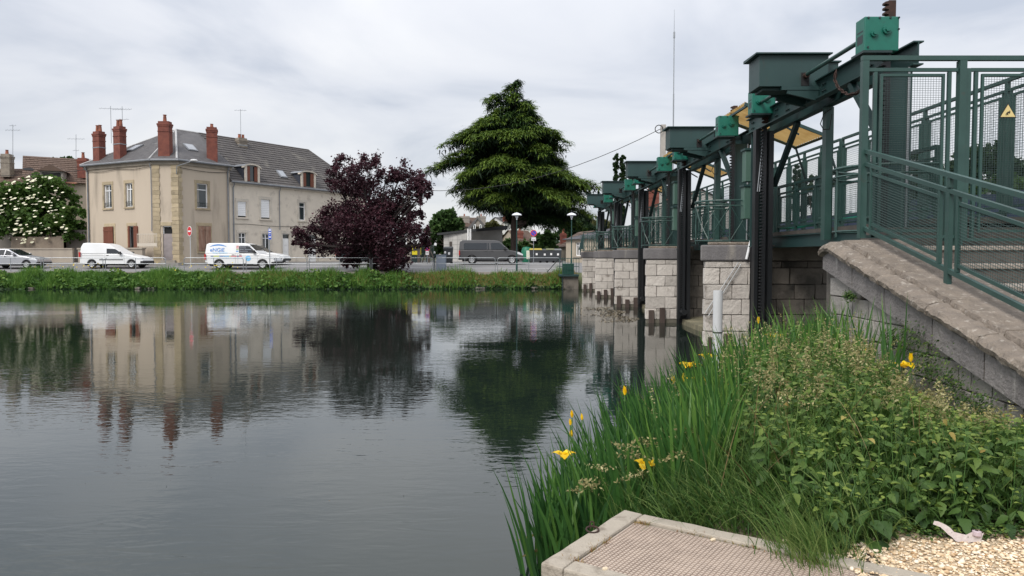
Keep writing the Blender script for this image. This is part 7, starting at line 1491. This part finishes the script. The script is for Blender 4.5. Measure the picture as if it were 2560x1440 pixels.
x, y = scatter(3000, (1.3, 4.25), (4.0, 9.2), nreg, nr); k = nr.rand(len(x)) < np.where(y < 6.2, .62, .30); x, y = x[k], y[k]
order = np.argsort(y); x, y = x[order], y[order]
VV, FF, vv, kk = [], [], [], 0; stems = MB(); fr_idx = []
for q in range(12):
    xt = 2.0+q*.075*1.0; cand = [i for i in range(len(x)) if y[i] < 4.7 and i not in fr_idx]; fr_idx.append(min(cand, key=lambda i: abs(x[i]-xt)+.6*(y[i]-4.2)))
fr_idx.sort(key=lambda i: x[i]); onm = ['leftmost', 'second', 'third', 'fourth', 'fifth', 'sixth', 'seventh', 'eighth', 'ninth', 'tenth', 'eleventh', 'twelfth']
for i in range(len(x)):
    hh = nr.uniform(.30, .52)*(1+.75*np.clip((y[i]-4.3)/2.0, 0, 1)); hh *= .75+.25*abs(math.sin(x[i]*2.2+y[i])); hh = min(hh, float(hcap(x[i], y[i]))*nr.uniform(.7, .98))
    if y[i] < 4.4: hh *= .7
    if i in fr_idx:
        V, F, v, pts = nettle_arrays(x[i], y[i], .56, hh, nr.uniform(3.6, 5.8), nr.uniform(.0, .14), nr)
        nm_ = onm[fr_idx.index(i)]; t = thing('nettle', ('leftmost nettle plant' if nm_ == 'leftmost' else nm_+' nettle plant from the left')+' along the gravel edge', 'plant', (x[i], y[i], .56), 0, 'nettles along the front edge of the bed')
        npmesh('leaves', V, F, lm_net, v, t); mb = MB(); mb.path(pts[::2] if len(pts) > 3 else pts, .0035, 4, .002); mb.build('stem', M_stem, t, world=True)
    else:
        V, F, v, pts = nettle_arrays(x[i], y[i], .56, hh, nr.uniform(0, 6.3), nr.uniform(0, .12), nr); VV.append(V); FF.append(F+kk); kk += len(V); vv.append(v); stems.path([pts[0], pts[len(pts)//2], pts[-1]], .0035, 3, .002)
o = npmesh('nettle_bed', np.concatenate(VV), np.concatenate(FF), lm_net, np.concatenate(vv)); tag(o, 'deep bed of stinging nettles filling the bank before the wing wall', 'nettles', kind='stuff')
o = stems.build('nettle_stems', M_stem); tag(o, 'thin stems of the nettle bed', 'nettles', kind='stuff')
# grass blades mixed into the nettles, ground rosettes at the gravel edge
x, y = scatter(7500, (1.5, 4.25), (4.15, 9.5), nreg, nr); n = len(x); V, F, C = blades(np.stack([x, y, np.full(n, .55)], 1), np.minimum(nr.uniform(.25, .65, n)*(1+.55*np.clip((y-4.3)/2.5, 0, 1)), hcap(x, y)*nr.uniform(.8, 1.25, n)), nr.uniform(.003, .008, n), nr.uniform(0, 6.3, n), nr.uniform(0, .4, n), nr.uniform(.2, 1.7, n), 5, 2.2, face=nr.uniform(-.8, .8, n))
o = npmesh('mixed_grass', V, F, lm_gr2, np.repeat(nr.rand(n)*.8, 12)); tag(o, 'grass blades growing through the nettle bed', 'grass', kind='stuff')
x, y = scatter(700, (2.1, 4.2), (4.12, 4.40), lambda x, y: x > 0, nr); n = len(x)*5; p = np.stack([np.repeat(x, 5), np.repeat(y, 5), .60+nr.rand(n)*.05], 1); V, F = leaves_at(p, nr.uniform(0, 6.3, n), nr.uniform(-.1, .5, n), nr.uniform(.018, .035, n), nr.normal(size=n)*.3)
o = npmesh('edge_weeds', V, F, lm_net, np.repeat(nr.rand(n)*.9, len(LT))); tag(o, 'small low weeds along the gravel edge', 'weeds', kind='stuff')
# dead stems, yellowed leaves and reddish dock seed spikes among the green
x, y = scatter(420, (1.2, 4.2), (4.6, 9.8), lambda x, y: x > bankx(y)+.3, nr); n = len(x); V, F, C = blades(np.stack([x, y, gz(x, y)], 1), np.minimum(nr.uniform(.35, 1.0, n), hcap(x, y)*nr.uniform(.9, 1.2, n)), nr.uniform(.003, .006, n), nr.uniform(0, 6.3, n), nr.uniform(0, .7, n), nr.uniform(0, .9, n), 5, 6, face=nr.uniform(-.8, .8, n))
lm_dead = leafmat('dead_stem', (.10, .05, .025), (.22, .15, .07), (.34, .27, .14), .1); o = npmesh('dead_stems', V, F, lm_dead, np.repeat(nr.rand(n), 12)); tag(o, 'dry brown stems tangled through the green plants', 'stems', kind='stuff')
x, y = scatter(150, (1.4, 4.2), (4.2, 8.5), lambda x, y: x > bankx(y)+.6, nr); n = len(x); p = np.stack([x, y, .58+np.minimum(nr.rand(n)*.6, hcap(x, y))], 1); V, F = leaves_at(p, nr.uniform(3.4, 6, n), nr.uniform(-1.2, .3, n), nr.uniform(.03, .065, n), nr.normal(size=n)*.6)
o = npmesh('yellowed_leaves', V, F, leafmat('yellowed_leaf', (.12, .07, .02), (.26, .19, .05), (.35, .30, .09)), np.repeat(.4+.6*nr.rand(n), len(LT))); tag(o, 'scattered yellow and brown dying leaves among the nettles', 'leaves', kind='stuff')
x = np.array([1.95, 2.05, 2.5, 3.1, 2.2, 1.9]); y = np.array([5.6, 5.75, 6.3, 6.6, 7.0, 6.6]); stalks('dock_stalks', 'reddish dock stalks rising from the middle of the plants', x, y, (.8, 1.0), (0, .1), (0, .2), nr, nsp=110, spread=.02, card=(.008, .016))
# ivy and ferns on the wing wall
n = 2600; cyz = [(7.95, 1.33, .16), (7.7, 1.22, .20), (7.45, 1.08, .16), (7.1, 1.0, .14), (8.25, 1.30, .10), (9.3, 1.72, .05), (6.9, .82, .16), (6.6, .85, .14)]; w_ = nr.randint(0, len(cyz), n); c = np.array(cyz)[w_]
p = np.stack([4.30-nr.rand(n)*.10, c[:, 0]+nr.normal(size=n)*c[:, 2], c[:, 1]+nr.normal(size=n)*c[:, 2]*.6-.02], 1); V, F = leaves_at(p, nr.uniform(2.0, 4.3, n), nr.uniform(-.9, .2, n), nr.uniform(.015, .038, n), nr.normal(size=n)*.5)
o = npmesh('wall_creeper', V, F, lm_net, np.repeat(nr.rand(n)*.8, len(LT))); tag(o, 'small-leaved creeper hanging below the coping of the wing wall', 'creeper', kind='stuff')
# dead leaves in the nettles, litter
c = G(2440, 1345, .62); lt_ = thing('litter', 'crumpled pinkish white plastic wrapper strip caught in the weeds by the gravel', 'litter', (c.x, c.y, .6)); a, b_ = G(2350, 1306, .72), G(2480, 1352, .64); a = Vector((XY(2350, 4.13), 4.13, ZY(1306, 4.13))); b_ = Vector((XY(2470, 4.10), 4.10, ZY(1350, 4.10)))
mb = MB(); N_ = 12; pr_ = None
for i in range(N_+1):
    s = i/N_; q = a.lerp(b_, s)+Vector((0, 0, .012*math.sin(s*9)-.02*math.sin(s*3.1))); wv_ = .010+.022*s*(1+.4*math.sin(i*2.2)); cur = (q+Vector((.3*wv_, -.3*wv_, wv_)), q-Vector((.3*wv_, .2*wv_, wv_)))
    if pr_: mb.quad(pr_[0], cur[0], cur[1], pr_[1])
    pr_ = cur
mb.build('film', mat('wrapper', (.66, .62, .60), .4, col2=(.55, .46, .46), scale=40), lt_, world=True, smooth=True)
mb = MB(); q = b_+Vector((-.02, 0, .03)); mb.lathe([(.012, -.01), (.028, .0), (.024, .02), (.010, .024)], q, 9); mb.build('crumple', mat('wrapper_dark', (.45, .36, .38), .4), lt_, world=True, smooth=True)
for i, (px, py, nm) in enumerate(((1783, 1346, 'near the middle of the tread plate'), (1513, 1424, 'on the front rim of the slab'), (1962, 1353, 'by the grass at the right of the slab'))):
    c = G(px, py, ZS); t = thing('pebble', 'pale pebble lying '+nm, 'pebble', (c.x, c.y, ZS)); stone(t, (c.x, c.y, ZS+(.004 if i else -.008)), Vector((.9, .43, 0)), Vector((-.43, .9, 0)), ZZ, .03, .018, .016, mat('pale_pebble', (.60, .50, .36), .9), 'stone', .08, .5)

# scum and twigs drifting in the slack water by the piers
n = 900; x = 4.2-np.abs(nr.normal(0, .55, n)); y = nr.uniform(24.5, 31.5, n); x = x+.25*np.sin(y*2); V, F = cards(np.stack([x, y, np.full(n, .006)+nr.rand(n)*.01], 1), nr.uniform(.02, .07, n), 2.2, 6)
V[:, 2] = np.clip(V[:, 2], .003, .03); o = npmesh('floating_scum', V, F, leafmat('scum', (.05, .04, .025), (.12, .09, .05), (.22, .20, .15), 0), np.repeat(nr.rand(n), 4)); tag(o, 'patch of floating leaves and scum in slack water by the second pier', 'debris', kind='stuff')
n = 160; x = nr.uniform(-8, 2.5, n); y = nr.uniform(6.5, 30, n); V, F = cards(np.stack([x, y, np.full(n, .006)], 1), nr.uniform(.006, .018, n), 1.8, 6); V[:, 2] = np.clip(V[:, 2], .003, .012); o = npmesh('floating_bits', V, F, bpy.data.materials['scum'], np.repeat(nr.rand(n)*.6, 4)); tag(o, 'tiny scattered bits drifting on the open water', 'debris', kind='stuff')
